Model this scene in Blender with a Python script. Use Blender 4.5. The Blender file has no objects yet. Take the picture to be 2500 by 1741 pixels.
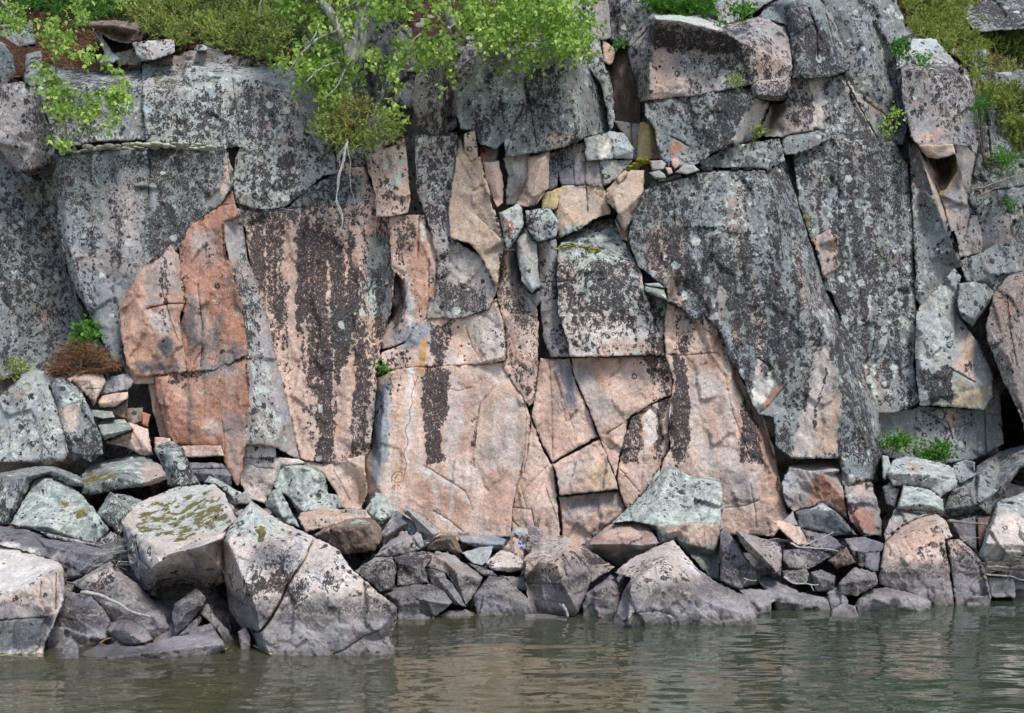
import bpy, math, random
import numpy as np
from mathutils import Vector
from mathutils.geometry import delaunay_2d_cdt
from mathutils.bvhtree import BVHTree

random.seed(7)
rng = np.random.default_rng(7)
scene = bpy.context.scene
col = scene.collection

# ---------------------------------------------------------------- camera
F = 3000.0            # focal length in photograph pixels (2500 wide)
CX, HY = 1250.0, 1045.0   # centre column, horizon row
EYE = 1.5
cam = bpy.data.cameras.new('camera')
cam.sensor_width = 36.0
cam.lens = 36.0 * F / 2500.0
cam.shift_y = (HY - 870.5) / 2500.0
cam.clip_end = 2000.0
cam_o = bpy.data.objects.new('camera', cam)
cam_o.location = (0, 0, EYE)
cam_o.rotation_euler = (math.radians(90), 0, 0)
col.objects.link(cam_o)
scene.camera = cam_o

# ---------------------------------------------------------------- sky and sun (bright overcast)
SUN_EL, SUN_AZ = 56.0, 152.0     # azimuth measured clockwise from +Y (north)
world = bpy.data.worlds.new('World')
scene.world = world
world.use_nodes = True
wn, wl = world.node_tree.nodes, world.node_tree.links
wn.clear()
sky = wn.new('ShaderNodeTexSky')
sky.sky_type = 'NISHITA'
sky.sun_disc = False
sky.sun_elevation = math.radians(SUN_EL)
sky.sun_rotation = math.radians(SUN_AZ)
sky.air_density = 1.0
sky.dust_density = 1.5
sky.ozone_density = 1.0
bg = wn.new('ShaderNodeBackground')
bg.inputs['Strength'].default_value = 0.092
wo = wn.new('ShaderNodeOutputWorld')
wl.new(sky.outputs[0], bg.inputs[0])
wl.new(bg.outputs[0], wo.inputs[0])
sun = bpy.data.lights.new('sun', 'SUN')
sun.energy = 1.5
sun.angle = math.radians(14)
sun.color = (1.0, 0.97, 0.93)
sun_o = bpy.data.objects.new('sun', sun)
az, el = math.radians(SUN_AZ), math.radians(SUN_EL)
sd = Vector((math.sin(az) * math.cos(el), math.cos(az) * math.cos(el), math.sin(el)))
sun_o.rotation_euler = sd.to_track_quat('Z', 'Y').to_euler()
sun_o.location = (6, -4, 12)
col.objects.link(sun_o)
scene.view_settings.view_transform = 'Standard'
scene.view_settings.look = 'None'
scene.view_settings.exposure = 1.2
scene.view_settings.gamma = 1.0
scene.view_settings.use_curve_mapping = False

# ---------------------------------------------------------------- coordinates
TILES = {'A': (0, 0), 'B': (800, 0), 'C': (1600, 0), 'D': (0, 557), 'E': (800, 557), 'F': (1600, 557),
         'G': (0, 1114), 'H': (800, 1114), 'I': (1600, 1114)}

def px(spec):
    """'A12,34,5 56,78' -> array of photograph columns, rows and depth offsets (m)."""
    out = []; t = (0, 0)
    for tok in spec.split():
        if tok[0].isalpha():
            t = TILES[tok[0]]; tok = tok[1:]
        v = [float(s) for s in tok.split(',')]
        out.append((t[0] + v[0] / 2.55, t[1] + v[1] / 2.55, (v[2] / 100.0) if len(v) > 2 else 0.0))
    return np.array(out)

def at(sx, sy, Y):
    return np.stack([(sx - CX) / F * Y, Y + 0 * sx, EYE - (sy - HY) / F * Y], -1)

def yref(sx, sy):
    """Distance of the cliff face: it leans back and swings away to the right."""
    lean = np.clip((1190 - sy) / 1190, -0.3, 1.3) * 0.95
    right = np.clip((sx - 1950) / 500, 0, 1.6) * 0.45
    left = np.clip((350 - sx) / 350, 0, 1.5) * -0.25
    return 12.25 + lean + right + left

# ---------------------------------------------------------------- noise in numpy
_perm = rng.permutation(4096)
_grad = rng.normal(size=(4096, 3)); _grad /= np.linalg.norm(_grad, axis=1)[:, None]

def _h(i, j, k):
    return _perm[(_perm[(_perm[i & 4095] + j) & 4095] + k) & 4095]

def perlin(p):
    i = np.floor(p).astype(np.int64); f = p - i
    u = f * f * f * (f * (f * 6 - 15) + 10)
    r = 0
    for a in (0, 1):
        for b in (0, 1):
            for c in (0, 1):
                g = _grad[_h(i[:, 0] + a, i[:, 1] + b, i[:, 2] + c)]
                d = g[:, 0] * (f[:, 0] - a) + g[:, 1] * (f[:, 1] - b) + g[:, 2] * (f[:, 2] - c)
                w = (u[:, 0] if a else 1 - u[:, 0]) * (u[:, 1] if b else 1 - u[:, 1]) * (u[:, 2] if c else 1 - u[:, 2])
                r = r + d * w
    return r * 1.5

def fbm(p, oct=4, gain=0.5):
    r = 0; a = 1.0; s = 0
    for o in range(oct):
        r = r + a * perlin(p * (2.03 ** o) + o * 17.3); s += a; a *= gain
    return r / s

def chips(x, z, sz, seed):
    """cellular broken planes: every cell is a small plane of its own tilt"""
    gx, gz = x / sz, z / sz
    ci, cj = np.floor(gx).astype(int), np.floor(gz).astype(int)
    best = np.full(len(x), 1e9); val = np.zeros(len(x))
    for a in (-1, 0, 1):
        for b in (-1, 0, 1):
            ii, jj = ci + a, cj + b
            h = _h(ii, jj, ii * 0 + seed)
            g = _grad[h]
            ox, oz = ii + 0.5 + g[:, 0] * 0.45, jj + 0.5 + g[:, 1] * 0.45
            dx, dz = gx - ox, gz - oz
            d = dx * dx + dz * dz
            g2 = _grad[_h(ii, jj, ii * 0 + seed + 7)]
            v = g2[:, 2] * 0.5 + g2[:, 0] * dx + g2[:, 1] * dz
            m = d < best
            best = np.where(m, d, best); val = np.where(m, v, val)
    return val

# ---------------------------------------------------------------- polygons
def inside(P, poly):
    r = np.zeros(len(P), bool); n = len(poly)
    x, y = P[:, 0], P[:, 1]
    for i in range(n):
        x1, y1 = poly[i][0], poly[i][1]; x2, y2 = poly[(i + 1) % n][0], poly[(i + 1) % n][1]
        if y1 == y2: continue
        c = ((y1 > y) != (y2 > y)) & (x < (x2 - x1) * (y - y1) / (y2 - y1) + x1)
        r ^= c
    return r

def seg_dist(P, line, closed=False):
    d = np.full(len(P), 1e9); n = len(line)
    for i in range(n if closed else n - 1):
        a = line[i][:2]; b = line[(i + 1) % n][:2]
        ab = b - a; L = ab @ ab
        if L < 1e-9: continue
        t = np.clip(((P - a) @ ab) / L, 0, 1)
        q = a + t[:, None] * ab
        d = np.minimum(d, np.hypot(P[:, 0] - q[:, 0], P[:, 1] - q[:, 1]))
    return d

def resample(line, step, closed):
    out = []; n = len(line)
    for i in range(n if closed else n - 1):
        a, b = line[i], line[(i + 1) % n]
        k = max(1, int(round(np.hypot(*(b[:2] - a[:2])) / step)))
        for j in range(k):
            out.append(a + (b - a) * j / k)
    if not closed: out.append(line[-1])
    return np.array(out)

def smooth(t):
    t = np.clip(t, 0, 1); return t * t * (3 - 2 * t)

# ---------------------------------------------------------------- stains (lichen, rust, bare bands of the stone, plus one boulder's painted underside shade)
C = dict(G=(.205, .228, .225), DG=(.112, .120, .125), LG=(.335, .36, .345), PK=(.53, .392, .318), TN=(.46, .36, .28), OR=(.39, .205, .14),
         WH=(.68, .65, .60), VI=(.165, .16, .18), BR=(.17, .125, .095), GN=(.24, .275, .245), PG=(.31, .285, .275), RD=(.30, .13, .09),
         BL=(.26, .29, .32), OC=(.47, .36, .19), PW=(.56, .50, .45), SL=(.44, .275, .20))
STAINS_AND_SHADE = []
def stain_and_shade(ch, val, soft, spec, op=1.0):
    STAINS_AND_SHADE.append((ch, C[val] if isinstance(val, str) else val, soft, px(spec), op))

def paint(S, W, colr, D, L, seed, wline, only=None, wz=None):
    """S: px positions, W: world positions -> base colour, (dark lichen, pale lichen, moss), (orange, wetness, 0)"""
    n = len(S)
    base = np.tile(np.array(colr, float), (n, 1))
    m1 = np.zeros((n, 3)); m2 = np.zeros((n, 3))
    m1[:, 0] = D; m1[:, 1] = L
    q = W * 1.0 + seed * 3.7
    big = fbm(q * np.array([1.6, 1.6, 0.9]), 3)
    mid = fbm(q * np.array([6, 6, 3.2]) + 31, 3)
    vert = fbm(q * np.array([9, 9, 0.8]) + 77, 3)
    m1[:, 0] += (D * (1 - D) * 4) ** 0.7 * (0.70 * big + 0.42 * mid + 0.30 * vert) if D > 0 else 0
    m1[:, 1] += (0.5 * (L > 0.02)) * (big * 0.3 - mid * 0.45)
    warp = np.stack([fbm(q * 7 + 5, 4, .7), fbm(q * 7 + 51, 4, .7)], -1) * np.array([1.6, 2.4])
    base *= (1 + 0.40 * mid + 0.22 * vert)[:, None]
    base *= (1 + 0.28 * fbm(q * 3.1 + 9, 3))[:, None] ** np.array([.35, 0.9, 1.5])
    if only is None:
        lo, hi = S.min(0) - 40, S.max(0) + 40
        for ch, val, soft, poly, op in STAINS_AND_SHADE:
            if poly[:, 0].max() < lo[0] or poly[:, 0].min() > hi[0] or poly[:, 1].max() < lo[1] or poly[:, 1].min() > hi[1]:
                continue
            b0, b1 = poly[:, :2].min(0) - soft - 14, poly[:, :2].max(0) + soft + 14
            idx = np.where((S[:, 0] > b0[0]) & (S[:, 0] < b1[0]) & (S[:, 1] > b0[1]) & (S[:, 1] < b1[1]))[0]
            if len(idx) == 0: continue
            T = S[idx] + warp[idx] * (7 + soft * 0.8)
            d = seg_dist(T, poly, True)
            d = np.where(inside(T, poly), d, -d)
            w = smooth((d + soft) / (2 * soft + 1e-6)) * (min(1.0, op * 1.45) if ch == 'col' else op)
            if ch == 'col': base[idx] = base[idx] * (1 - w)[:, None] + np.array(val) * (0.9 + 0.35 * mid[idx])[:, None] * w[:, None]
            elif ch == 'D': m1[idx, 0] = m1[idx, 0] * (1 - w) + (val + (0.32 * mid[idx] + 0.22 * vert[idx] + .2 * big[idx]) * (val > .1)) * w
            elif ch == 'L': m1[idx, 1] = m1[idx, 1] * (1 - w) + val * w
            elif ch == 'M': m1[idx, 2] = m1[idx, 2] * (1 - w) + val * w
            elif ch == 'O': m2[idx, 0] = m2[idx, 0] * (1 - w) + val * w
    if wline:
        z = W[:, 2] + 0.04 * mid + 0.06 * big + (0.045 * math.sin(seed * 2.4) if wz is None else wz)
        film = smooth((0.37 - z) / 0.12)
        low = smooth((0.24 - z) / 0.12)
        vio = np.array([.060, .056, .064]); pale = np.array([.20, .193, .208])
        fc = vio * (1 - low)[:, None] + pale * low[:, None]
        fc = fc * (1 + 0.8 * mid + .75 * fbm(W * np.array([1.2, 1.2, 17]), 3))[:, None]
        w = film * 0.9
        base = base * (1 - w)[:, None] + fc * w[:, None]
        ring = np.exp(-((z - 0.385) / 0.13) ** 2)
        m1[:, 0] = np.clip(np.maximum(m1[:, 0] * (1 - .75 * film), ring * (0.52 + 0.8 * big + .5 * mid)), 0, 1)
        m1[:, 1] *= (1 - film)
        m1[:, 2] *= (1 - film)
        m2[:, 1] = smooth((0.060 - W[:, 2] + .05 * mid) / 0.04)
        m2[:, 2] = film * (1 - low * .5)
    return np.clip(base, 0.01, 0.85), np.clip(m1, 0, 1), np.clip(m2, 0, 1)

# ---------------------------------------------------------------- rocks
ROCK = None
def put_attr(me, name, arr):
    a = me.color_attributes.new(name, 'FLOAT_COLOR', 'POINT')
    v = np.ones((len(arr), 4), np.float32); v[:, :3] = arr
    a.data.foreach_set('color', v.ravel())

def mesh_from(name, V, faces, mat, origin=None, parent=None):
    me = bpy.data.meshes.new(name)
    if origin is None: origin = np.zeros(3)
    me.from_pydata((np.asarray(V) - origin).tolist(), [], faces)
    me.polygons.foreach_set('use_smooth', np.ones(len(me.polygons), bool))
    me.materials.append(mat)
    o = bpy.data.objects.new(name, me)
    o.location = origin
    if parent is not None: o.parent = parent
    col.objects.link(o)
    return o

ALL = {}
_seed = [0]
def rock(name, spec, d=None, Y=None, ridges=(), cracks=(), c='G', D=0.3, L=0.2, thick=0.6, lean=0.45, bev=0.005, gap=0.4, fs=1.5,
         parent=None, amp=1.0, step=4.6, wline=False, label=None, cat=None, group=None, key=None, M=None, moss=None, rough=1.0, wz=None):
    """A solid block: traced outline, coarse facets through ridge lines, weathered surface, sides and back."""
    _seed[0] += 1; seed = _seed[0]; D = min(1.0, D * 1.15)
    O = px(spec)
    # orientation
    area = 0.5 * np.sum(O[:, 0] * np.roll(O[:, 1], -1) - np.roll(O[:, 0], -1) * O[:, 1])
    if area < 0: O = O[::-1].copy()
    R = [px(r) for r in ridges]
    O[:, 2] *= fs
    for r_ in R: r_[:, 2] *= fs
    bottom = O[:, 1].max()
    def ybase(s):
        if Y is None: return yref(s[:, 0], s[:, 1]) + (d or 0)
        return Y + lean * (bottom - s[:, 1]) / F * Y
    # coarse facets
    cv = [tuple(v[:2]) for v in O]; cd = list(O[:, 2]); ce = []
    for r in R:
        k = len(cv)
        cv += [tuple(v[:2]) for v in r]; cd += list(r[:, 2])
        ce += [(k + i, k + i + 1) for i in range(len(r) - 1)]
    res = delaunay_2d_cdt([Vector(v) for v in cv], ce, [list(range(len(O)))], 1, 0.05)
    tv = np.array([tuple(v) for v in res[0]]); tf = res[2]; ov = res[3]
    td = np.zeros(len(tv))
    known = np.array([len(o) > 0 for o in ov])
    for i, o in enumerate(ov):
        if len(o): td[i] = cd[max(o)] if len(o) > 1 else cd[o[0]]
    for i in np.where(~known)[0]:
        w = 1 / (np.hypot(*(tv[known] - tv[i]).T) + 1e-3) ** 2
        td[i] = (w * td[known]).sum() / w.sum()
    def facet(Pp):
        best = np.full(len(Pp), -1e9); out = np.zeros(len(Pp))
        for f in tf:
            for k in range(1, len(f) - 1):
                a, b, e = f[0], f[k], f[k + 1]
                A, B_, E_ = tv[a], tv[b], tv[e]
                den = (B_[1] - E_[1]) * (A[0] - E_[0]) + (E_[0] - B_[0]) * (A[1] - E_[1])
                if abs(den) < 1e-6: continue
                w0 = ((B_[1] - E_[1]) * (Pp[:, 0] - E_[0]) + (E_[0] - B_[0]) * (Pp[:, 1] - E_[1])) / den
                w1 = ((E_[1] - A[1]) * (Pp[:, 0] - E_[0]) + (A[0] - E_[0]) * (Pp[:, 1] - E_[1])) / den
                w2 = 1 - w0 - w1
                m = np.minimum(np.minimum(w0, w1), w2)
                u = m > best
                best = np.where(u, m, best)
                out = np.where(u, w0 * td[a] + w1 * td[b] + w2 * td[e], out)
        return out
    # outline with a broken, slightly uneven edge
    ring = resample(O, step * 0.8, True)
    nx = np.roll(ring, -1, 0) - np.roll(ring, 1, 0)
    nl = np.hypot(nx[:, 0], nx[:, 1]) + 1e-6
    nrm = np.stack([-nx[:, 1] / nl, nx[:, 0] / nl], -1)      # inward for positive area
    q = np.stack([ring[:, 0] / 34.0, ring[:, 1] / 34.0, np.full(len(ring), seed * 5.1)], -1)
    size = min(np.ptp(O[:, 0]), np.ptp(O[:, 1]))
    wob = (fbm(q, 4, 0.6) * min(4.5, size * 0.06) + perlin(q * 4.1) * min(2.3, size * .035)) * rough
    ring[:, :2] += nrm * (gap + wob + 0.2)[:, None]
    poly = ring[:, :2]
    # fine points
    lo, hi = poly.min(0), poly.max(0)
    hx = np.arange(lo[0], hi[0], step); hy = np.arange(lo[1], hi[1], step * 0.866)
    gx, gy = np.meshgrid(hx, hy); gx[1::2] += step / 2
    g = np.stack([gx.ravel(), gy.ravel()], -1)
    g += rng.uniform(-0.18, 0.18, g.shape) * step
    g = g[inside(g, poly)]
    if len(g): g = g[seg_dist(g, poly, True) > step * 0.55]
    extra = []
    KR = []
    for cr in cracks:
        w = 1.9
        if isinstance(cr, tuple): cr, w, dep = cr
        else: dep = 0.05
        ln = px(cr); ln = resample(ln, step * 0.8, False)
        qq = np.stack([ln[:, 0] / 15, ln[:, 1] / 15, ln[:, 0] * 0 + seed], -1)
        ln[:, 0] += fbm(qq, 3) * 2.5; ln[:, 1] += fbm(qq + 40, 3) * 2.5
        t = np.gradient(ln[:, :2], axis=0); t /= (np.linalg.norm(t, axis=1)[:, None] + 1e-6)
        nn = np.stack([-t[:, 1], t[:, 0]], -1)
        KR.append((ln, w, dep))
        for s in (-1.0, 0.0, 1.0): extra.append(ln[:, :2] + nn * w * s)
        if len(g): g = g[seg_dist(g, ln) > w + step * 0.35]
    for r in R:
        rr = resample(r, step * 0.8, False)[:, :2]
        if len(g): g = g[seg_dist(g, r) > step * 0.4]
        extra.append(rr)
    pts = [poly]
    if extra:
        ex = np.concatenate(extra)
        ex = ex[inside(ex, poly)]
        if len(ex): ex = ex[seg_dist(ex, poly, True) > step * 0.3]
        pts.append(ex)
    pts.append(g)
    Pall = np.concatenate(pts)
    res = delaunay_2d_cdt([Vector(v) for v in Pall.tolist()], [], [list(range(len(poly)))], 1, 0.01)
    V2 = np.array([tuple(v) for v in res[0]]); T = [list(f)[::-1] for f in res[2]]
    back = {}
    for i, o in enumerate(res[3]):
        for k in o:
            if k < len(poly): back[k] = i
    loop = []
    for k in range(len(poly)):
        if k in back and (not loop or loop[-1] != back[k]): loop.append(back[k])
    if len(loop) > 1 and loop[0] == loop[-1]: loop.pop()
    fd = facet(V2)
    y0 = ybase(V2) + fd
    if Y is not None: y0 = np.maximum(y0, 3.0)
    dist = seg_dist(V2, poly, True)
    r = min(3.4, size * 0.08)
    t = np.clip(dist / r, 0, 1)
    y = y0 + bev * (1 - np.sqrt(np.clip(1 - (1 - t) ** 2, 0, 1)))
    W0 = at(V2[:, 0], V2[:, 1], y)
    sc = min(1.0, size / 90.0)
    k = amp * (0.35 + 0.65 * sc)
    Wn = W0 + seed * 1.37
    disp = 0.014 * fbm(Wn * np.array([1.3, 1.3, .9]), 3) * sc + 0.009 * fbm(Wn * np.array([5, 5, 3.2]), 4, 0.6) \
        + 0.010 * fbm(Wn * 19, 3, 0.65) + 0.042 * chips(W0[:, 0] + 0.03 * perlin(Wn * 9) + .12 * W0[:, 2], W0[:, 2] * 0.55, 0.24, seed) * sc \
        - 0.010 * np.abs(perlin(Wn * np.array([2.6, 2.6, 1.5]) + 8)) * sc \
        + 0.014 * chips(W0[:, 0] + .01 * perlin(Wn * 30), W0[:, 2] * .8, 0.08, seed + 3)
    y = y + disp * k
    for ln, w, dep in KR:
        dd = seg_dist(V2, ln)
        y = y + np.clip(1 - dd / w, 0, 1) * dep + 0.006 * np.clip(1 - dd / (w * 4), 0, 1)
    W = at(V2[:, 0], V2[:, 1], y)
    nV = len(W)
    colr = C[c] if isinstance(c, str) else c
    base, m1, m2 = paint(V2, W, colr, D, L, seed, wline, wz=wz)
    if moss is not None:
        up = smooth((fbm(W * 7 + 3, 3) + moss) * 3); m1[:, 2] = np.maximum(m1[:, 2], up * 0.8)
    VV = [W]; BB = [base]; A1 = [m1]; A2 = [m2]
    faces = T
    prev = list(loop); lw = W[loop]
    m = len(loop)
    dirs = lw - np.array([0, 0, EYE])
    dirs = dirs / dirs[:, 1:2]
    cen = lw.mean(0)
    for s, tk in enumerate((0.10, 0.35, 1.0)):
        ww = lw.copy()
        dep = thick * tk
        nz = fbm(lw * 4 + s * 9 + seed, 2) * 0.06 * tk
        shrink = 1.0 - (0.02, 0.05, 0.16)[s]
        ww = cen + (ww - cen) * np.array([shrink, 1, shrink])
        ww = ww + np.array([0, 1, 0]) * (dep + nz)[:, None]
        # keep the sides behind the front outline as seen along each ray
        ww[:, 0] += (lw[:, 0] / lw[:, 1]) * dep * 0.9
        ww[:, 2] += ((lw[:, 2] - EYE) / lw[:, 1]) * dep * 0.9
        k0 = sum(len(v) for v in VV)
        VV.append(ww); BB.append(base[loop] * 0.9); A1.append(m1[loop] * 0.6); A2.append(m2[loop])
        cur = [k0 + i for i in range(m)]
        for i in range(m):
            j = (i + 1) % m
            faces.append([prev[i], prev[j], cur[j], cur[i]])
        prev = cur
    k0 = sum(len(v) for v in VV)
    VV.append(VV[-1].mean(0)[None]); BB.append(base[:1]); A1.append(m1[:1]); A2.append(m2[:1])
    for i in range(m):
        faces.append([prev[i], prev[(i + 1) % m], k0])
    V = np.concatenate(VV)
    org = np.array([W[:, 0].mean(), y.mean(), W[:, 2].min()])
    o = mesh_from(name, V, faces, ROCK, org, parent)
    me = o.data
    put_attr(me, 'base', np.concatenate(BB)); put_attr(me, 'lichen', np.concatenate(A1)); put_attr(me, 'extra', np.concatenate(A2))
    if label: o['label'] = label
    if cat: o['category'] = cat
    if group: o['group'] = group
    if key: ALL[key] = o
    return o

# ---------------------------------------------------------------- materials
def mat(name):
    m = bpy.data.materials.new(name); m.use_nodes = True
    nt = m.node_tree; nt.nodes.clear()
    return m, nt.nodes, nt.links

class NT:
    def __init__(s, name):
        s.m, s.n, s.l = mat(name)
        s.out = s.n.new('ShaderNodeOutputMaterial')
    def add(s, t, **kw):
        nd = s.n.new(t)
        for k, v in kw.items():
            setattr(nd, k, v)
        return nd
    def put(s, sock, v):
        if hasattr(v, 'is_linked') or hasattr(v, 'links'): s.l.new(v, sock)
        else: sock.default_value = v
    def math(s, op, a, b=0.0, c=0.0, clamp=False):
        nd = s.n.new('ShaderNodeMath'); nd.operation = op; nd.use_clamp = clamp
        s.put(nd.inputs[0], a); s.put(nd.inputs[1], b)
        if len(nd.inputs) > 2: s.put(nd.inputs[2], c)
        return nd.outputs[0]
    def mix(s, f, a, b, mode='MIX'):
        nd = s.n.new('ShaderNodeMix'); nd.data_type = 'RGBA'; nd.blend_type = mode
        s.put(nd.inputs[0], f)
        for i, v in ((6, a), (7, b)):
            s.put(nd.inputs[i], (*v, 1.0) if isinstance(v, tuple) and len(v) == 3 else v)
        return nd.outputs[2]
    def noise(s, vec, scale, detail=3.0, rough=0.5, dist=0.0):
        nd = s.n.new('ShaderNodeTexNoise')
        s.l.new(vec, nd.inputs['Vector'])
        nd.inputs['Scale'].default_value = scale; nd.inputs['Detail'].default_value = detail
        nd.inputs['Roughness'].default_value = rough; nd.inputs['Distortion'].default_value = dist
        return nd.outputs[0]
    def vec(s, src, scale):
        nd = s.n.new('ShaderNodeMapping'); s.l.new(src, nd.inputs[0]); nd.inputs['Scale'].default_value = scale
        return nd.outputs[0]
    def rampf(s, v, lo, hi, a=0.0, b=1.0):
        nd = s.n.new('ShaderNodeMapRange'); nd.clamp = True
        s.put(nd.inputs[0], v); s.put(nd.inputs[1], lo); s.put(nd.inputs[2], hi); s.put(nd.inputs[3], a); s.put(nd.inputs[4], b)
        return nd.outputs[0]

def rock_material():
    t = NT('weathered_granite')
    geo = t.add('ShaderNodeNewGeometry'); P = geo.outputs['Position']
    at_ = {}
    for k in ('base', 'lichen', 'extra'):
        a = t.add('ShaderNodeAttribute'); a.attribute_name = k; at_[k] = a.outputs['Color']
    sl = t.add('ShaderNodeSeparateColor'); t.l.new(at_['lichen'], sl.inputs[0])
    se = t.add('ShaderNodeSeparateColor'); t.l.new(at_['extra'], se.inputs[0])
    D, L, M = sl.outputs[0], sl.outputs[1], sl.outputs[2]
    O, WET, FILM = se.outputs[0], se.outputs[1], se.outputs[2]
    PV = t.vec(P, (1, 1, 0.72))
    fine = t.noise(P, 95, 3, 0.8)
    grain = t.noise(P, 38, 5, 0.75)
    mott = t.noise(PV, 11, 5, 0.65)
    tint = t.noise(P, 4.3, 4, 0.6)
    drip = t.noise(t.vec(P, (1, 1, 0.14)), 9, 5, 0.65)
    calm = t.rampf(t.noise(P, 1.1, 3, .6), .38, .62, .35, 1.0)
    colr = t.mix(calm, at_['base'], t.mix(1.0, at_['base'], t.mix(t.rampf(fine, 0.3, 0.7), (0.62, 0.62, 0.64), (1.32, 1.30, 1.27)), 'MULTIPLY'))
    colr = t.mix(1.0, colr, t.mix(t.rampf(grain, 0.32, 0.68), (0.66, 0.66, 0.69), (1.27, 1.26, 1.24)), 'MULTIPLY')
    colr = t.mix(t.rampf(mott, 0.45, 0.62, 0.0, 0.45), colr, t.mix(1.0, colr, (1.10, 0.95, 0.86), 'MULTIPLY'))
    colr = t.mix(t.rampf(tint, 0.50, 0.66, 0.0, 0.55), colr, t.mix(1.0, colr, (0.66, 0.72, 0.78), 'MULTIPLY'))
    colr = t.mix(t.rampf(drip, 0.55, 0.68, 0.0, 0.32), colr, (0.50, 0.46, 0.41))
    colr = t.mix(t.rampf(drip, 0.42, 0.30, 0.0, 0.45), colr, t.mix(1.0, colr, (0.55, 0.52, 0.52), 'MULTIPLY'))
    # thin hairline fractures as dark flecks
    vo = t.add('ShaderNodeTexVoronoi'); vo.feature = 'DISTANCE_TO_EDGE'; vo.inputs['Scale'].default_value = 4.2
    wp = t.add('ShaderNodeVectorMath'); wp.operation = 'ADD'
    nz = t.add('ShaderNodeTexNoise'); nz.inputs['Scale'].default_value = 6; nz.inputs['Detail'].default_value = 4
    t.l.new(P, nz.inputs['Vector'])
    sc = t.add('ShaderNodeVectorMath'); sc.operation = 'SCALE'; sc.inputs['Scale'].default_value = 0.35
    t.l.new(nz.outputs['Color'], sc.inputs[0]); t.l.new(PV, wp.inputs[0]); t.l.new(sc.outputs[0], wp.inputs[1])
    t.l.new(wp.outputs[0], vo.inputs['Vector'])
    hair = t.math('MULTIPLY', t.rampf(vo.outputs['Distance'], 0.0, 0.012, 1.0, 0.0), t.rampf(tint, 0.48, 0.6))
    colr = t.mix(t.math('MULTIPLY', hair, 0.45), colr, (0.10, 0.08, 0.07))
    # crustose lichens: lacy clumps with a density taken from the stone
    n1 = t.noise(PV, 27, 5, 0.72, 0.8)
    n1f = t.noise(t.vec(P, (1, 1, .5)), 66, 4, 0.72, 0.5)
    n1 = t.mix(t.rampf(t.noise(P, 0.9, 2, .5), .46, .56), n1, n1f)
    n2 = t.noise(PV, 13, 3, 0.55)
    nn = t.math('ADD', t.math('MULTIPLY', n1, 0.68), t.math('MULTIPLY', n2, 0.32))
    thr = t.rampf(D, 0.0, 1.0, 0.655, 0.392)
    lace = t.rampf(t.noise(PV, 60, 3, 0.7), 0.59, 0.62, 1.0, 0.4)
    dk = t.math('MULTIPLY', t.rampf(t.math('SUBTRACT', nn, thr), -0.006, 0.014), t.math('MULTIPLY', lace, t.rampf(D, 0.02, 0.08)))
    # round crusts: rosettes and rings of many sizes
    def crust(scale, rmax, dens, hollow):
        v = t.add('ShaderNodeTexVoronoi'); v.inputs['Scale'].default_value = scale; t.l.new(wpl, v.inputs['Vector'])
        sp_ = t.add('ShaderNodeSeparateColor'); t.l.new(v.outputs['Color'], sp_.inputs[0])
        r_ = t.math('MULTIPLY', t.math('MULTIPLY', sp_.outputs[0], rmax), t.rampf(t.math('SUBTRACT', dens, sp_.outputs[1]), -.05, .1))
        m_ = t.rampf(t.math('SUBTRACT', r_, v.outputs['Distance']), 0.0, 0.05)
        if hollow:
            inn = t.rampf(t.math('SUBTRACT', t.math('MULTIPLY', r_, .55), v.outputs['Distance']), 0.0, 0.06)
            m_ = t.math('SUBTRACT', m_, t.math('MULTIPLY', inn, t.math('GREATER_THAN', sp_.outputs[2], .55)), clamp=True)
        return m_
    wv = t.add('ShaderNodeTexNoise'); wv.inputs['Scale'].default_value = 34; wv.inputs['Detail'].default_value = 4; wv.inputs['Roughness'].default_value = .7
    t.l.new(P, wv.inputs['Vector'])
    wsc = t.add('ShaderNodeVectorMath'); wsc.operation = 'SCALE'; wsc.inputs['Scale'].default_value = 0.055; t.l.new(wv.outputs['Color'], wsc.inputs[0])
    wad = t.add('ShaderNodeVectorMath'); wad.operation = 'ADD'; t.l.new(P, wad.inputs[0]); t.l.new(wsc.outputs[0], wad.inputs[1]); wpl = wad.outputs[0]
    dk = t.math('MAXIMUM', dk, t.math('MULTIPLY', crust(15, .60, t.math('MULTIPLY', D, 0.95), True), t.rampf(D, .04, .10)))
    dk = t.math('MAXIMUM', dk, t.math('MULTIPLY', crust(27, .55, D, False), t.rampf(D, .04, .10)))
    palecrust = t.math('MULTIPLY', crust(9.5, .52, t.math('MULTIPLY', L, 0.8), False), t.rampf(L, .05, .15))
    n3 = t.noise(PV, 26, 5, 0.72, 0.5)
    n3b = t.noise(t.vec(P, (1.3, 1.3, 1.1)), 9, 3, 0.5)
    nn3 = t.math('ADD', t.math('MULTIPLY', n3, 0.6), t.math('MULTIPLY', n3b, 0.4))
    thr3 = t.rampf(L, 0.0, 1.0, 0.68, 0.38)
    lt = t.math('MULTIPLY', t.rampf(t.math('SUBTRACT', nn3, thr3), -0.01, 0.03), t.rampf(L, 0.02, 0.08))
    pale = t.mix(t.rampf(n3b, 0.4, 0.6), (0.33, 0.36, 0.345), (0.52, 0.56, 0.50))
    pale = t.mix(1.0, pale, t.mix(t.rampf(fine, 0.3, 0.7), (0.72, 0.72, 0.72), (1.15, 1.15, 1.15)), 'MULTIPLY')
    pale = t.mix(1.0, pale, t.mix(t.rampf(grain, 0.35, 0.65), (0.66, 0.68, 0.68), (1.2, 1.2, 1.2)), 'MULTIPLY')
    dark = t.mix(t.rampf(grain, 0.35, 0.65), (0.012, 0.010, 0.012), (0.042, 0.036, 0.040))
    colr = t.mix(t.math('MULTIPLY', lt, 0.85), colr, pale)
    colr = t.mix(t.math('MULTIPLY', dk, 0.94), colr, dark)
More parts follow.
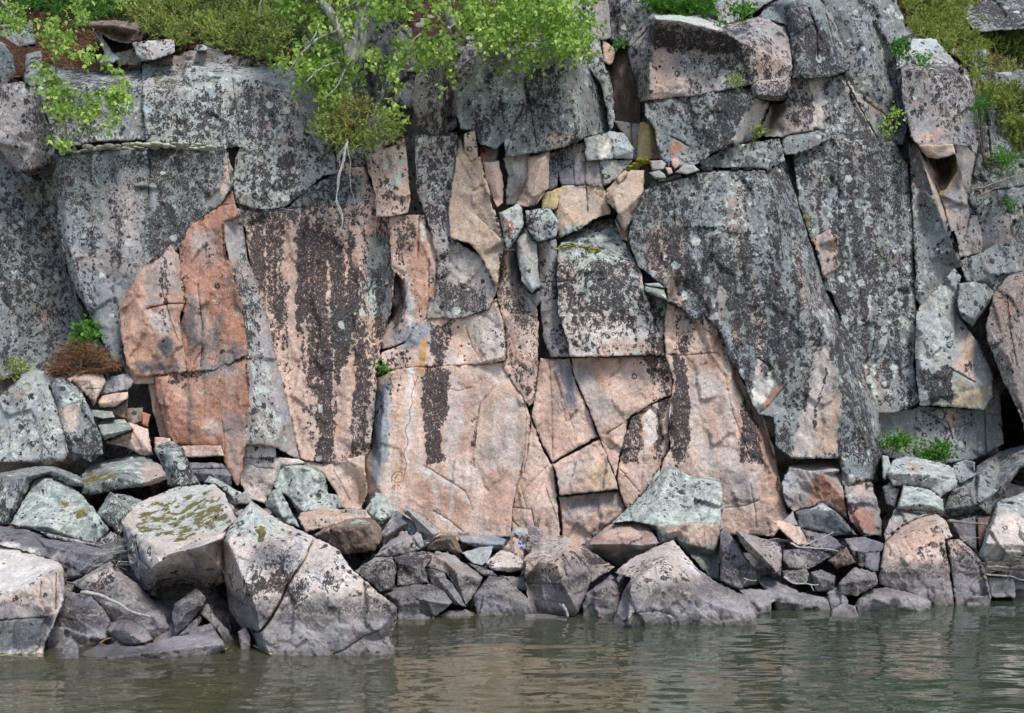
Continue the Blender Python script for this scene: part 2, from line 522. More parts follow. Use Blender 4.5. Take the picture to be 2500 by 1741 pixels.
    colr = t.mix(t.math('MULTIPLY', palecrust, 0.8), colr, pale)
    # sparse pale and dark crystals on top of everything
    fl = t.rampf(t.noise(P, 62, 3, 0.7), 0.61, 0.65)
    colr = t.mix(t.math('MULTIPLY', fl, t.math('MULTIPLY', calm, 0.6)), colr, (0.52, 0.50, 0.47))
    ff = t.rampf(t.math('ADD', t.math('MULTIPLY', t.noise(P, 55, 4, 0.75), 0.6), t.math('MULTIPLY', t.noise(t.vec(P, (1.5, 1.5, 7)), 2.2, 3), 0.4)), 0.505, 0.545)
    colr = t.mix(t.math('MULTIPLY', ff, t.math('MULTIPLY', FILM, 0.5)), colr, (0.42, 0.38, 0.33))
    # orange crust
    on = t.rampf(t.math('ADD', t.math('MULTIPLY', t.noise(P, 30, 5, .8), 1.0), t.math('MULTIPLY', O, 0.27)), 0.64, 0.72)
    colr = t.mix(t.math('MULTIPLY', on, t.rampf(O, 0.1, 0.4)), colr, (0.46, 0.26, 0.11))
    # moss
    mn = t.rampf(t.math('ADD', t.noise(t.vec(P, (1, .45, 1)), 13, 5, .65), t.math('MULTIPLY', M, 0.36)), 0.74, 0.80)
    mossc = t.mix(t.rampf(grain, 0.35, 0.65), (0.070, 0.062, 0.018), (0.20, 0.17, 0.055))
    colr = t.mix(t.math('MULTIPLY', mn, t.rampf(M, 0.05, 0.2)), colr, mossc)
    # wet line
    colr = t.mix(t.math('MULTIPLY', WET, 0.6), colr, t.mix(1.0, colr, (0.35, 0.34, 0.30), 'MULTIPLY'))
    b = t.add('ShaderNodeBsdfPrincipled')
    t.l.new(colr, b.inputs['Base Color'])
    t.put(b.inputs['Roughness'], t.rampf(WET, 0, 1, 0.88, 0.3))
    b.inputs['Specular IOR Level'].default_value = 0.25
    hgt = t.math('ADD', t.math('MULTIPLY', fine, 0.004), t.math('MULTIPLY', grain, 0.012))
    hgt = t.math('ADD', hgt, t.math('MULTIPLY', mott, 0.035))
    hgt = t.math('ADD', hgt, t.math('MULTIPLY', mn, t.math('MULTIPLY', M, 0.012)))
    hgt = t.math('ADD', hgt, t.math('MULTIPLY', lt, 0.0012))
    hgt = t.math('SUBTRACT', hgt, t.math('MULTIPLY', hair, 0.006))
    bp = t.add('ShaderNodeBump'); bp.inputs['Strength'].default_value = 0.75; bp.inputs['Distance'].default_value = 1.0
    t.l.new(hgt, bp.inputs['Height']); t.l.new(bp.outputs[0], b.inputs['Normal'])
    t.l.new(b.outputs[0], t.out.inputs[0])
    return t.m
ROCK = rock_material()

def leaf_material(name, ca, cb, trans=0.45):
    t = NT(name)
    a = t.add('ShaderNodeAttribute'); a.attribute_name = 'tint'
    s = t.add('ShaderNodeSeparateColor'); t.l.new(a.outputs['Color'], s.inputs[0])
    cc = t.mix(s.outputs[0], ca, cb)
    d = t.add('ShaderNodeBsdfPrincipled'); t.l.new(cc, d.inputs['Base Color']); d.inputs['Roughness'].default_value = 0.55
    d.inputs['Specular IOR Level'].default_value = 0.3
    tr = t.add('ShaderNodeBsdfTranslucent'); t.l.new(t.mix(1.0, cc, (1.1, 1.25, 0.7), 'MULTIPLY'), tr.inputs[0])
    mx = t.add('ShaderNodeMixShader'); mx.inputs[0].default_value = trans
    t.l.new(d.outputs[0], mx.inputs[1]); t.l.new(tr.outputs[0], mx.inputs[2]); t.l.new(mx.outputs[0], t.out.inputs[0])
    return t.m

def plain_material(name, ca, cb, scale, rough=0.85, bump=0.004, stretch=(1, 1, 1)):
    t = NT(name)
    geo = t.add('ShaderNodeNewGeometry')
    P = t.vec(geo.outputs['Position'], stretch)
    n = t.noise(P, scale, 5, 0.65)
    n2 = t.noise(P, scale * 6, 4, 0.7)
    cc = t.mix(t.rampf(n, 0.35, 0.65), ca, cb)
    cc = t.mix(1.0, cc, t.mix(t.rampf(n2, 0.3, 0.7), (0.6, 0.6, 0.6), (1.3, 1.3, 1.3)), 'MULTIPLY')
    b = t.add('ShaderNodeBsdfPrincipled'); t.l.new(cc, b.inputs['Base Color']); b.inputs['Roughness'].default_value = rough
    b.inputs['Specular IOR Level'].default_value = 0.2
    bp = t.add('ShaderNodeBump'); bp.inputs['Distance'].default_value = 1.0; bp.inputs['Strength'].default_value = 0.8
    t.l.new(t.math('MULTIPLY', n2, bump), bp.inputs['Height']); t.l.new(bp.outputs[0], b.inputs['Normal'])
    t.l.new(b.outputs[0], t.out.inputs[0])
    return t.m

M_BIRCHLEAF = leaf_material('birch_leaf', (0.15, 0.27, 0.045), (0.50, 0.63, 0.18), 0.42)
M_JUNIPER = leaf_material('juniper_needle', (0.12, 0.16, 0.035), (0.40, 0.46, 0.13), 0.25)
M_JUNIPER2 = leaf_material('golden_juniper_needle', (0.10, 0.14, 0.03), (0.34, 0.38, 0.09), 0.25)
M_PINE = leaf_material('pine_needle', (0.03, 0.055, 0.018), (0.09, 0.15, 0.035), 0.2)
M_FERN = leaf_material('fern_leaf', (0.05, 0.15, 0.02), (0.12, 0.28, 0.04), 0.35)
M_BARK = plain_material('pale_birch_bark', (0.09, 0.085, 0.08), (0.60, 0.58, 0.54), 17, 0.8, 0.012, (1, 1, 0.5))
M_TWIG = plain_material('grey_twig', (0.12, 0.10, 0.08), (0.30, 0.26, 0.22), 20)
M_DEAD = plain_material('bleached_wood', (0.22, 0.21, 0.20), (0.46, 0.45, 0.42), 20, 0.8, 0.002)
M_DUFF = plain_material('needle_litter', (0.022, 0.014, 0.010), (0.15, 0.07, 0.04), 22, 0.95, 0.06)
M_STRAW = plain_material('dead_needles', (0.10, 0.055, 0.03), (0.34, 0.19, 0.10), 30, 0.95)
M_CUSHION = plain_material('reindeer_lichen', (0.34, 0.36, 0.24), (0.62, 0.64, 0.50), 22, 0.95, 0.02)
M_YMOSS = plain_material('yellow_moss', (0.12, 0.13, 0.02), (0.36, 0.36, 0.05), 30, 0.95, 0.02)
M_POLLEN = plain_material('pollen_scum', (0.28, 0.30, 0.05), (0.55, 0.58, 0.14), 30, 0.8)

# ---------------------------------------------------------------- stains traced from the face, with one patch of painted shade
STN = [
 # black-streaked wall left of centre
 ('D', .85, 8, 'D1530,60 1650,-40 1760,0 1765,300 1770,560 1720,640 1660,480 1590,260'),
 ('D', .50, 8, 'D1670,560 1780,600 1760,900 1720,760'),
 ('D', .88, 7, 'D1850,-200 2180,-200 2210,200 2230,600 2180,800 2190,1100 2180,1400 2110,1455 1960,1460 1975,1200 1940,1000 1870,900 1850,600'),
 ('col', 'GN', 10, 'D2060,500 2200,480 2200,780 2090,740', .55),
 ('L', .65, 8, 'D2080,500 2200,480 2190,700 2090,740'), ('L', .7, 6, 'E200,320 300,330 310,560 240,540'),
 ('L', .5, 8, 'D1640,40 1740,40 1740,220 1660,200'), ('L', .6, 8, 'E30,540 150,500 130,800 30,780'),
 ('D', .04, 4, 'D1770,-100 1840,-100 1840,500 1850,940 1880,960 1960,1060 1975,1300 1960,1440 1850,1440 1790,1100 1740,800 1770,500'),
 ('D', .05, 5, 'D2170,850 2210,640 2225,900 2200,1100 2120,1440 2070,1440 2110,1150'),
 ('D', .06, 5, 'D2200,-60 2250,-60 2240,240 2210,200'),
 ('D', .85, 6, 'E60,300 160,200 220,600 260,860 250,1200 240,1380 150,1400 140,1100 190,900 180,600'),
 ('D', .12, 5, 'E80,850 150,860 140,1400 40,1460 60,1100'),
 ('D', .80, 6, 'E-20,850 60,880 60,1100 40,1450 -30,1450'),
 ('col', 'G', 12, 'E210,60 380,60 400,400 380,560 260,540 240,300', .8), ('D', .45, 10, 'E210,60 380,60 400,400 380,560 260,540 240,300'),
 ('D', .55, 5, 'D1880,1010 1950,1020 1950,1080 1880,1060'), ('D', .5, 5, 'D1870,1080 1950,1100 1950,1330 1900,1310'),
 ('D', .60, 20, 'A1480,1290 2080,1130 2200,1250 2200,1400 1480,1400'),
 # pink bare wall above roots
 ('col', 'PK', 10, 'A1880,1180 2060,1130 2250,1150 2280,1599 1900,1599 1880,1280', .6),
 # orange slab right of the crack
 ('D', .62, 5, 'B430,1370 540,1350 550,1480 480,1599 420,1560'), ('D', .6, 4, 'E420,60 520,0 540,120 480,160 430,110'), ('D', .6, 4, 'E410,150 490,160 470,230 420,210'),
 ('col', 'OR', 10, 'E530,0 600,-60 620,100 640,400 610,590 540,560 500,300', .45),
 ('col', 'WH', 8, 'B560,1340 600,1340 600,1480 570,1500', .6), ('col', 'VI', 10, 'E350,440 480,320 500,600 420,740 350,740', .4), ('D', .5, 7, 'E440,330 490,300 500,620 400,700 420,500'),
 ('col', 'WH', 6, 'E490,290 540,480 545,600 500,700 480,560', .7),
 ('col', 'BL', 10, 'E400,700 560,590 640,580 640,720 500,760', .8), ('D', .6, 7, 'E370,780 500,760 500,870 370,870'),
 # speckled column
 ('D', .52, 8, 'B560,900 790,880 770,1180 740,1400 840,1560 900,1599 600,1400'), ('D', .72, 6, 'E680,140 740,150 820,330 1000,400 1000,500 850,550 690,500'),
 ('D', .82, 5, 'E640,600 780,560 760,700 700,860 640,860'), ('L', .5, 8, 'B560,860 700,860 760,1300 600,1250'),
 ('D', .03, 8, 'E740,200 860,260 880,340 800,360 740,300'), ('col', 'PW', 8, 'E740,180 960,200 1050,420 880,340', .7),
 # left top pink block
 ('L', .60, 8, 'B250,980 480,880 490,1150 400,1200 330,1120'), ('D', .50, 8, 'B280,1000 330,1000 320,1110 400,1150 500,1240 500,1320 300,1340 300,1200'),
 ('col', 'PK', 10, 'B300,1170 480,1180 505,1300 310,1330', .8),
 # panel row above the horizontal joint
 ('col', 'PW', 7, 'E850,570 1040,490 1100,620 1110,800 980,800 900,700', .95), ('D', .25, 6, 'E950,640 1020,650 1010,740 950,720'),
 ('D', .70, 5, 'E640,620 780,600 770,700 720,850 630,850'), ('col', 'OR', 12, 'E890,760 960,740 970,850 880,850', .35),
 # speckled right column
 ('D', .55, 6, 'E1050,420 1200,400 1300,560 1310,860 1250,1050 1140,900 1110,640'), ('D', .72, 5, 'E1060,150 1110,200 1150,330 1200,460 1260,560 1250,640 1130,560 1060,400'),
 ('D', .50, 5, 'E1120,620 1300,640 1300,850 1240,920 1130,860'), ('col', 'BL', 7, 'E1130,130 1170,140 1180,300 1260,480 1300,700 1270,560 1150,330 1130,280', .8),
 ('col', 'OC', 5, 'E1090,200 1130,200 1130,290 1090,280', .7), ('col', 'PK', 12, 'E1120,800 1300,860 1240,1080 1160,1000', .8),
 # pictograph panel
 ('D', .96, 5, 'E600,860 760,860 745,1100 770,1130 720,1200 700,1300 730,1460 610,1460 595,1200 585,1000'),
 ('D', .60, 4, 'E940,1130 960,1100 930,1220 920,1460 885,1460 885,1380 910,1200'), ('D', .55, 4, 'E320,1040 360,960 350,1150 310,1400 290,1390 300,1200'),
 ('D', .5, 3, 'E360,960 400,900 410,1000 410,1200 380,1400 370,1400 400,1200 385,1050'), ('D', .45, 3, 'E430,900 455,900 455,980 435,1040'),
 ('col', 'BL', 7, 'E300,1010 380,920 400,1000 400,1200 370,1450 330,1599 250,1599 270,1400', .85), ('col', 'WH', 6, 'E505,870 540,880 530,1150 500,1450 480,1440 500,1100', .7),
 ('O', .95, 4, 'E570,700 610,640 620,760 595,920 565,920 570,800'), ('O', .6, 4, 'E505,700 520,700 515,740'),
 ('col', 'OC', 16, 'E340,1480 460,1440 470,1599 H480,150 340,260', .25), ('col', 'OR', 18, 'E570,1520 700,1500 H720,300 600,330 570,100', .28),
 ('col', 'WH', 5, 'H600,60 700,120 860,220 900,300 870,280 760,190 620,110', .8), ('col', 'WH', 5, 'H660,335 760,400 840,470 800,470 700,390', .7),
 ('col', 'WH', 8, 'H850,30 930,30 920,130 860,120', .5), ('col', 'PW', 14, 'E780,870 1090,840 1120,940 1040,980 960,1060 1000,960 850,900', .6),
 ('col', 'OR', 12, 'E850,900 980,900 1000,1040 900,1060', .28), ('col', 'TN', 18, 'E960,1080 1130,970 1240,1160 1220,1599 940,1599', .5),
 ('col', 'PG', 16, 'E760,880 850,900 880,1300 740,1300', .35),
 ('col', 'RD', 5, 'E1270,1180 1520,1200 1680,1300 1520,1230 1280,1200', .0),
 ('col', 'OR', 14, 'H560,120 700,100 720,300 560,260', .3), ('col', 'OR', 14, 'H780,120 900,200 880,440 700,400 640,380', .22),
 # centre right slabs
 ('D', .70, 8, 'E1440,180 1900,200 2000,560 2040,700 1700,620 1620,780 1530,780 1440,520'), ('L', .75, 8, 'E1560,170 1900,160 1960,380 2000,560 1700,500 1560,400'),
 ('D', .35, 8, 'E1640,640 2060,640 2090,790 1660,790'), ('col', 'PK', 10, 'E1680,700 2090,720 2090,790 1660,790', .8), ('L', .8, 8, 'B1450,1420 1780,1350 1890,1599 1450,1599'),
 ('col', 'GN', 10, 'B1450,1420 1780,1350 1890,1599 1450,1599', .8),
 ('col', 'BL', 10, 'E1340,-40 1440,60 1440,560 1500,780 1430,560', .6), ('D', .5, 6, 'E1330,160 1420,200 1430,440 1340,420'), ('D', .5, 6, 'E1350,560 1480,620 1500,780 1400,780 1350,700'),
 ('M', .7, 5, 'E1440,110 1560,90 1690,130 1680,170 1540,130 1450,160'),
 ('col', 'VI', 12, 'E1420,810 1510,810 1560,1000 1540,1180 1500,1120 1440,940', .75), ('col', 'DG', 16, 'E1520,830 1680,850 1660,930 1600,980 1560,960', .5),
 ('D', .62, 5, 'E1900,830 1960,810 1940,900 1890,1000 1910,1080 1880,1080 1870,940'), ('D', .55, 6, 'E1960,800 2080,800 2140,950 2080,1010 1980,900'),
 ('D', .78, 5, 'E2130,1050 2090,1240 2080,1460 2030,1440 2040,1200 2060,1060'), ('D', .75, 5, 'E1870,1180 2060,1060 1960,1180 1950,1460 1810,1460 1840,1340'),
 ('col', 'WH', 7, 'E1990,1110 2050,1100 2040,1340 1960,1400 1980,1200', .6),
 ('col', 'OC', 16, 'E1620,1490 1740,1470 1780,1570 H1760,180 1640,200', .35), ('col', 'PG', 14, 'H1460,260 1800,215 1820,300 1600,370 1480,360', .7),
 ('col', 'OR', 14, 'E1280,800 1400,830 1480,1200 1500,1400 1400,1440 1300,1200', .22),
 # right panel
 ('D', .66, 6, 'F130,500 220,560 250,680 200,790 110,780 130,640'), ('D', .92, 5, 'F100,800 190,800 210,1000 220,1300 190,1450 90,1440 90,1200 120,1000'),
 ('D', .9, 5, 'F540,1040 600,1150 650,1280 680,1470 530,1450 535,1200'), ('L', .5, 6, 'F120,480 220,560 240,680 180,640'),
 ('col', 'GN', 8, 'F130,480 230,560 250,640 170,620', .5), ('col', 'RD', 9, 'F200,800 390,780 400,880 230,890', .35), ('col', 'PG', 12, 'F220,890 420,900 400,1100 230,1100', .5),
 ('col', 'BR', 4, 'F300,1020 315,1020 325,1140 305,1150', .6), ('col', 'OR', 10, 'F600,1150 700,1300 770,1599 720,1599 680,1400', .45), ('col', 'OR', 14, 'F420,1250 500,1250 490,1420 430,1420', .3),
 ('col', 'PW', 20, 'F200,900 540,1000 540,1500 240,1500', .5), ('col', 'PG', 14, 'I440,60 640,140 600,300 430,320', .6),
 # big right wall
 ('D', .66, 20, 'F150,60 900,40 1000,700 700,900 500,900 250,500 200,300'), ('col', 'OR', 7, 'F470,570 520,580 520,700 480,720', .7),
 ('col', 'OR', 14, 'F-60,0 60,0 70,350 -40,250', .4), ('D', .05, 5, 'F400,340 430,360 420,540 350,600 370,440'), ('col', 'PG', 5, 'F400,340 450,380 430,540 350,620 360,440', .9),
 ('D', 0, 4, 'F100,200 150,320 180,400 160,460 90,460 80,300'), ('col', 'BR', 4, 'F100,200 150,320 180,400 160,460 90,460 80,300', .95), ('L', 0, 4, 'F100,200 180,400 90,460'),
 ('D', 0, 3, 'F640,810 665,860 660,930 730,890 735,1000 680,1100 620,1105 600,1000'), ('col', 'WH', 3, 'F640,810 665,860 660,930 730,890 735,1000 680,1100 620,1105 600,1000', .95), ('L', 0, 4, 'F640,810 730,890 680,1100 600,1000'),
 ('col', 'OR', 6, 'F720,1000 790,990 700,1120 640,1150 690,1070', .7), ('D', .2, 12, 'F780,830 960,720 900,1000 720,1150 700,1000'),
 ('D', .05, 6, 'F1080,700 1090,830 1140,900 1150,1040 1130,1400 850,1430 960,1000 980,800'), ('L', .05, 8, 'F1080,700 1140,900 1150,1040 1130,1400 850,1430 960,1000 980,800'),
 ('col', 'PW', 7, 'F1080,700 1090,830 1110,900 1010,1180 980,1420 850,1430 940,1100 980,800', .9), ('col', 'TN', 10, 'F1110,960 1150,1040 1130,1400 990,1420 1010,1180', .75),
 ('D', .75, 4, 'F1060,860 1080,900 1050,1010 1010,1120 1000,1260 980,1230 1000,1100 1040,980'), ('D', .82, 4, 'F940,900 980,860 960,1000 930,1150 920,1080'),
 ('D', .72, 10, 'F1150,900 1300,1150 1380,1300 1400,1500 1130,1440 1150,1200'), ('L', .6, 8, 'F1160,1380 1350,1380 1350,1500 1150,1450'), ('L', .6, 8, 'F960,500 1100,520 1180,700 1080,700 1000,620'),
 # grey tall wall
 ('D', .55, 30, 'C900,500 1600,900 1600,1599 F1600,0 1600,1100 1380,1100 1200,600 1140,300 1140,0'), ('L', .45, 30, 'C1100,900 1600,1100 F1600,500 1400,500 1140,200'),
 ('col', 'WH', 3, 'F1315,430 1338,430 1335,560 1318,560', .95), ('D', 0, 3, 'F1312,430 1338,430 1335,620 1318,560'), ('col', 'WH', 3, 'F1320,570 1332,570 1330,640', .8),
 ('D', .03, 4, 'C940,490 1030,490 1050,600 1040,800 985,790 990,640'), ('col', 'PW', 4, 'C940,490 1030,490 1050,600 1040,800 985,790 990,640', .9),
 ('D', .03, 5, 'C1170,480 1230,500 1290,620 1370,700 1390,860 1300,740 1230,620'), ('col', 'PW', 5, 'C1170,480 1230,500 1290,620 1370,700 1390,860 1300,740 1230,620', .85),
 ('D', .2, 5, 'C1280,600 1420,640 1420,720 1360,720'), ('col', 'PK', 5, 'C1280,620 1420,640 1420,700 1360,710', .5),
 ('M', .9, 4, 'C900,1290 920,1290 970,1350 950,1440 930,1400'), ('M', .8, 4, 'C1250,870 1290,870 1270,920 1200,920'), ('M', .7, 4, 'F1390,130 1420,130 1410,210 1385,190'),
 ('D', 0, 6, 'F960,80 1135,60 1130,260 1060,300 1020,200'), ('col', 'PK', 5, 'F980,90 1135,60 1130,250 1050,300', .9), ('D', .7, 3, 'F1060,150 1120,150 1120,220 1060,220'), ('L', 0, 5, 'F960,80 1135,60 1060,300'),
 ('col', 'OR', 8, 'F1300,850 1340,800 1340,950 1310,1000', .5), ('col', 'OC', 12, 'F1340,900 1420,1000 1440,1080 1360,1060', .3),
 # upper right blocks
 ('D', .80, 4, 'B2020,170 C0,140 150,150 300,180 430,200 535,270 480,325 250,315 0,285 B2020,260'), ('L', .95, 4, 'C0,85 150,85 300,110 430,185 300,160 150,130 0,125'),
 ('col', 'WH', 5, 'B2040,90 C0,85 150,85 300,110 430,185 300,160 150,130 0,125', .8), ('D', 0, 4, 'C0,85 150,85 300,110 430,185 300,160 150,130 0,125'),
 ('col', 'PK', 12, 'B2020,300 2150,330 2140,600 2030,620', .7), ('D', .15, 10, 'B2020,300 2150,330 2140,600 2030,620'), ('D', 0, 5, 'C130,500 200,480 220,530 160,560'), ('col', 'PK', 5, 'C130,500 200,480 220,530 160,560', .6),
 ('D', .5, 20, 'C150,330 450,330 450,540 200,600'), ('L', .4, 20, 'C100,300 450,330 450,500 200,500'), ('col', 'PK', 16, 'C560,330 820,330 830,480 600,500', .45),
 ('D', .82, 8, 'C960,60 1010,150 1020,360 990,340 960,200'),
 ('D', 0, 5, 'C620,620 705,640 690,700 600,850 500,900 480,880 560,720'), ('col', 'PW', 6, 'C620,620 705,640 690,700 600,850 500,900 480,880 560,720', .8), ('L', .35, 5, 'C620,620 705,640 600,850 500,900'),
 ('D', .0, 5, 'C120,850 200,900 190,950 90,980 90,900'), ('col', 'OR', 5, 'C120,890 175,910 170,950 90,980 95,910', .9),
 ('col', 'BR', 14, 'C710,640 840,640 820,760 780,830 670,830 680,740', .4), ('D', .0, 6, 'C710,640 820,640 810,800 670,830'), ('D', .62, 7, 'C830,540 930,500 980,640 990,780 830,790 820,660'),
 ('D', .55, 8, 'C610,530 830,500 800,590 640,580'), ('col', 'OC', 8, 'C1310,640 1400,640 1420,700 1340,700', .4),
 # upper centre blocks
 ('L', .95, 5, 'B920,340 980,350 970,470 930,470'), ('L', .95, 4, 'B1000,500 1060,500 1060,555 985,555'), ('L', .5, 20, 'B900,450 1200,300 1200,650 960,640'),
 ('D', .58, 14, 'B900,650 1200,640 1240,500 1480,400 1520,700 1400,900 1150,900 940,880'), ('D', .40, 14, 'B820,600 900,600 900,800 830,800'), ('D', .78, 8, 'B1240,440 1440,430 1480,600 1260,640'),
 ('col', 'TN', 14, 'B1350,840 1500,840 1500,900 1400,920', .6), ('col', 'LG', 8, 'B1510,560 1580,560 1600,840 1560,840', .7), ('D', .25, 8, 'B1510,560 1580,560 1600,840 1560,840'),
 # dome and left big slab
 ('L', .85, 20, 'A1120,330 1500,350 1400,560 1250,640 1150,560'), ('L', .7, 12, 'A890,380 1080,350 1060,470 900,480'), ('M', .7, 8, 'A910,480 1080,470 1090,560 980,540'),
 ('D', .66, 20, 'A920,620 1450,560 1700,520 1750,800 1600,900 1300,900 950,820'), ('D', .48, 20, 'A1450,900 2000,700 2060,1050 1500,1290'), ('L', .5, 20, 'A1000,780 1350,800 1300,900 940,880'),
 ('col', 'PG', 30, 'A1500,550 1850,500 1950,1000 1550,900', .6), ('D', .12, 10, 'A1890,560 2050,900 2080,1050 1950,900'), ('D', .35, 12, 'A1700,720 1880,700 1900,1000 1750,900'),
 ('D', .62, 14, 'A370,1000 900,980 640,1180 650,1560 D640,100 420,80 A430,1400'), ('D', .16, 12, 'A660,1150 880,1100 880,1599 D880,200 780,300 640,260 A650,1400'),
 ('col', 'PG', 14, 'A660,1120 880,1100 890,1599 D880,220 700,400 480,380 440,130 660,120', .6), ('D', .42, 14, 'A660,1120 880,1100 890,1599 D880,220 700,400 480,380 440,130 660,120'), ('D', .75, 12, 'A900,1200 1000,1250 1150,1380 1250,1340 1100,1520 D980,180 900,160'),
 ('D', .6, 14, 'A1000,1000 1380,950 1420,1080 1300,1200 1050,1150'), ('col', 'BL', 6, 'A930,1000 960,1180 990,1320 960,1340 930,1180', .8), ('D', .1, 5, 'A935,1160 985,1180 990,1300 950,1330'),
 ('col', 'BL', 14, 'D440,260 760,340 740,500 740,800 640,650', .5), ('D', .30, 14, 'D560,300 760,340 740,800 640,650'), ('col', 'TN', 8, 'A1410,950 1460,1000 1400,1200 1360,1200', .6), ('D', .05, 6, 'A1410,950 1470,1060 1360,1280 1290,1280 1400,1100'),
 ('col', 'PK', 4, 'A1420,925 1500,905 1480,980', .9), ('D', 0, 3, 'A1420,925 1500,905 1480,980'),
 ('D', .15, 16, 'A560,560 880,600 900,840 600,800'),
 # red slab and tan slab
 ('col', 'BR', 14, 'A1330,1390 1380,1380 1400,1599 D1420,200 1480,400 1440,420 1380,200', .5), ('col', 'OR', 12, 'D1220,230 1400,220 1480,420 1520,560 1400,640 1300,600 1220,400', .7),
 ('col', 'DG', 12, 'D1180,420 1240,480 1260,760 1180,760 1120,600', .55), ('col', 'DG', 12, 'D1360,800 1450,700 1530,780 1440,900 1340,900', .55), ('col', 'OR', 10, 'D1150,780 1250,760 1240,870 1170,860', .8),
 ('col', 'DG', 12, 'D1260,640 1380,560 1380,760 1280,800', .5), ('col', 'PW', 12, 'D900,240 1050,120 1100,200 1130,400 1000,440 890,380', .3), ('col', 'BL', 8, 'D930,400 1020,480 960,540 920,500', .5),
 ('col', 'RD', 4, 'D930,470 980,470 980,505 930,505', .8), ('col', 'RD', 10, 'D750,480 860,320 880,420 800,560', .35), ('col', 'DG', 10, 'D980,720 1040,660 1100,760 1000,820', .7), ('col', 'DG', 10, 'D830,840 1100,830 1140,870 860,910', .6),
 ('col', 'PW', 12, 'D920,540 1080,560 1070,640 960,650', .6), ('D', .5, 8, 'D1000,890 1320,900 1200,960 1150,1010 1040,1000'), ('col', 'OR', 10, 'D1080,1000 1200,1020 1250,1100 1100,1240 1060,1120', .5),
 ('col', 'BR', 20, 'D1300,920 1540,900 1540,1300 1300,1300', .3), ('col', 'OR', 4, 'D1400,1100 1440,1080 1490,1150 1400,1140', .9), ('col', 'OR', 6, 'D1200,960 1400,920 1300,1000', .6),
 ('col', 'OR', 8, 'D1050,1200 1350,1300 1350,1400 1100,1320', .4), ('col', 'PG', 14, 'D1380,1180 1540,1180 1500,1560 1440,1560', .4),
 ('L', .55, 10, 'D1450,200 1530,180 1640,700 1700,1100 1600,1340 1520,1340 1550,900 1500,450'), ('D', .60, 9, 'D1460,260 1560,300 1620,600 1560,1000 1700,1150 1760,1350 1530,1340 1550,1000 1500,450'),
 ('D', .02, 6, 'A1380,1400 1480,1320 1530,1599 D1540,150 1440,180'), ('D', .03, 6, 'D1600,500 1640,500 1700,800 1760,1000 1850,1430 1720,1100 1640,760'), ('D', .03, 6, 'D1530,820 1580,860 1570,1100 1550,1080'),
 ('D', .6, 4, 'D1590,1440 1700,1420 1700,1470 1590,1470'),
 # left recess wall
 ('D', .52, 30, 'A0,1100 340,1050 350,1599 D500,600 100,600 0,100'), ('L', .25, 30, 'D100,440 350,440 350,700 120,700'), ('col', 'PK', 5, 'D240,545 305,545 305,590 245,590', .5),
 ('col', 'BR', 12, 'A110,1100 200,1200 220,1320 130,1280', .25),
 # right side blocks
 ('col', 'BR', 3, 'C1700,990 1850,980 1830,1120 1760,1180 1730,1080', .9), ('D', 0, 3, 'C1680,980 1900,970 1900,1200 1800,1340 1760,1200'), ('col', 'OC', 6, 'C1850,970 1890,1040 1860,1150 1790,1230 1790,1320 1760,1200 1830,1120', .8),
 ('col', 'PK', 10, 'C1640,820 1780,800 1780,880 1640,890', .6), ('D', .1, 8, 'C1640,820 1780,800 1780,880 1640,890'), ('col', 'OR', 8, 'C1600,900 1650,910 1660,1300 1620,1200', .5), ('D', 0, 6, 'C1600,900 1650,910 1680,1200 1620,1150'),
 ('col', 'PK', 6, 'C1650,930 1700,1000 1780,1250 1840,1400 1790,1340 1700,1120', .7), ('D', 0, 5, 'C1650,930 1700,1000 1780,1250 1840,1400 1790,1340 1700,1120'),
 ('D', .95, 6, 'F1650,880 1850,880 1855,980 1840,1085 1700,1080 1650,960'), ('col', 'OC', 8, 'F1860,970 1900,960 2095,1000 2080,1080 2000,1120 1850,1100', .45), ('D', .02, 6, 'F1860,880 2095,960 2090,1100 1860,1100'),
 ('col', 'PK', 8, 'F1920,620 1980,700 1990,960 1850,870 1900,800', .7), ('D', .02, 6, 'F1920,620 2070,760 2090,960 1880,880 1900,780'), ('D', .6, 4, 'F1930,830 1990,840 1970,910 1930,890'),
 ('L', .5, 16, 'F1660,500 1850,300 1880,600 1860,800 1640,800'), ('col', 'OR', 16, 'F2120,400 2280,420 2250,560 2150,520', .3), ('L', .6, 8, 'F2060,600 2110,640 2180,900 2300,1250 2250,1180 2100,900'),
 ('col', 'PK', 8, 'F1750,1130 1880,1150 1890,1280 1830,1260', .5),
 # shore boulders
 ('L', .75, 10, 'G1560,270 1490,370 1420,480 1560,540 1700,510 1900,520 1740,400'), ('M', .9, 6, 'G1590,440 1680,460 1640,540 1610,500'), ('M', .9, 6, 'G1750,430 1840,450 1820,530 1770,500'),
 ('col', 'VI', 20, 'G1540,540 1900,520 1840,700 1560,740', .55), ('col', 'PW', 16, 'G1880,660 H-100,600 40,600 140,720 0,740 G1820,740', .7), ('col', 'PK', 12, 'G1400,540 1440,560 1580,1000 1620,1090 1500,900', .5),
 ('L', .8, 14, 'G820,420 1100,190 1330,180 1460,390 1380,480 900,510'), ('M', .75, 12, 'G820,480 900,300 1250,210 1330,180 1460,390 1380,460 1200,520 900,500'),
 ('col', 'PW', 12, 'G860,520 1200,520 1380,490 1250,560 1050,610 940,690', .8), ('L', .1, 10, 'G860,530 1380,500 1380,720 1200,900 980,940 930,700'), ('col', 'PK', 12, 'G1150,600 1330,620 1340,740 1200,820 1100,700', .5),
 ('col', 'WH', 10, 'G-60,540 0,545 200,600 380,665 230,790 0,850 -60,850', .9), ('L', .05, 8, 'G-60,540 380,665 400,1200 -60,1300'), ('col', 'TN', 14, 'G0,870 240,800 380,700 380,950 320,1050 0,1050', .4),
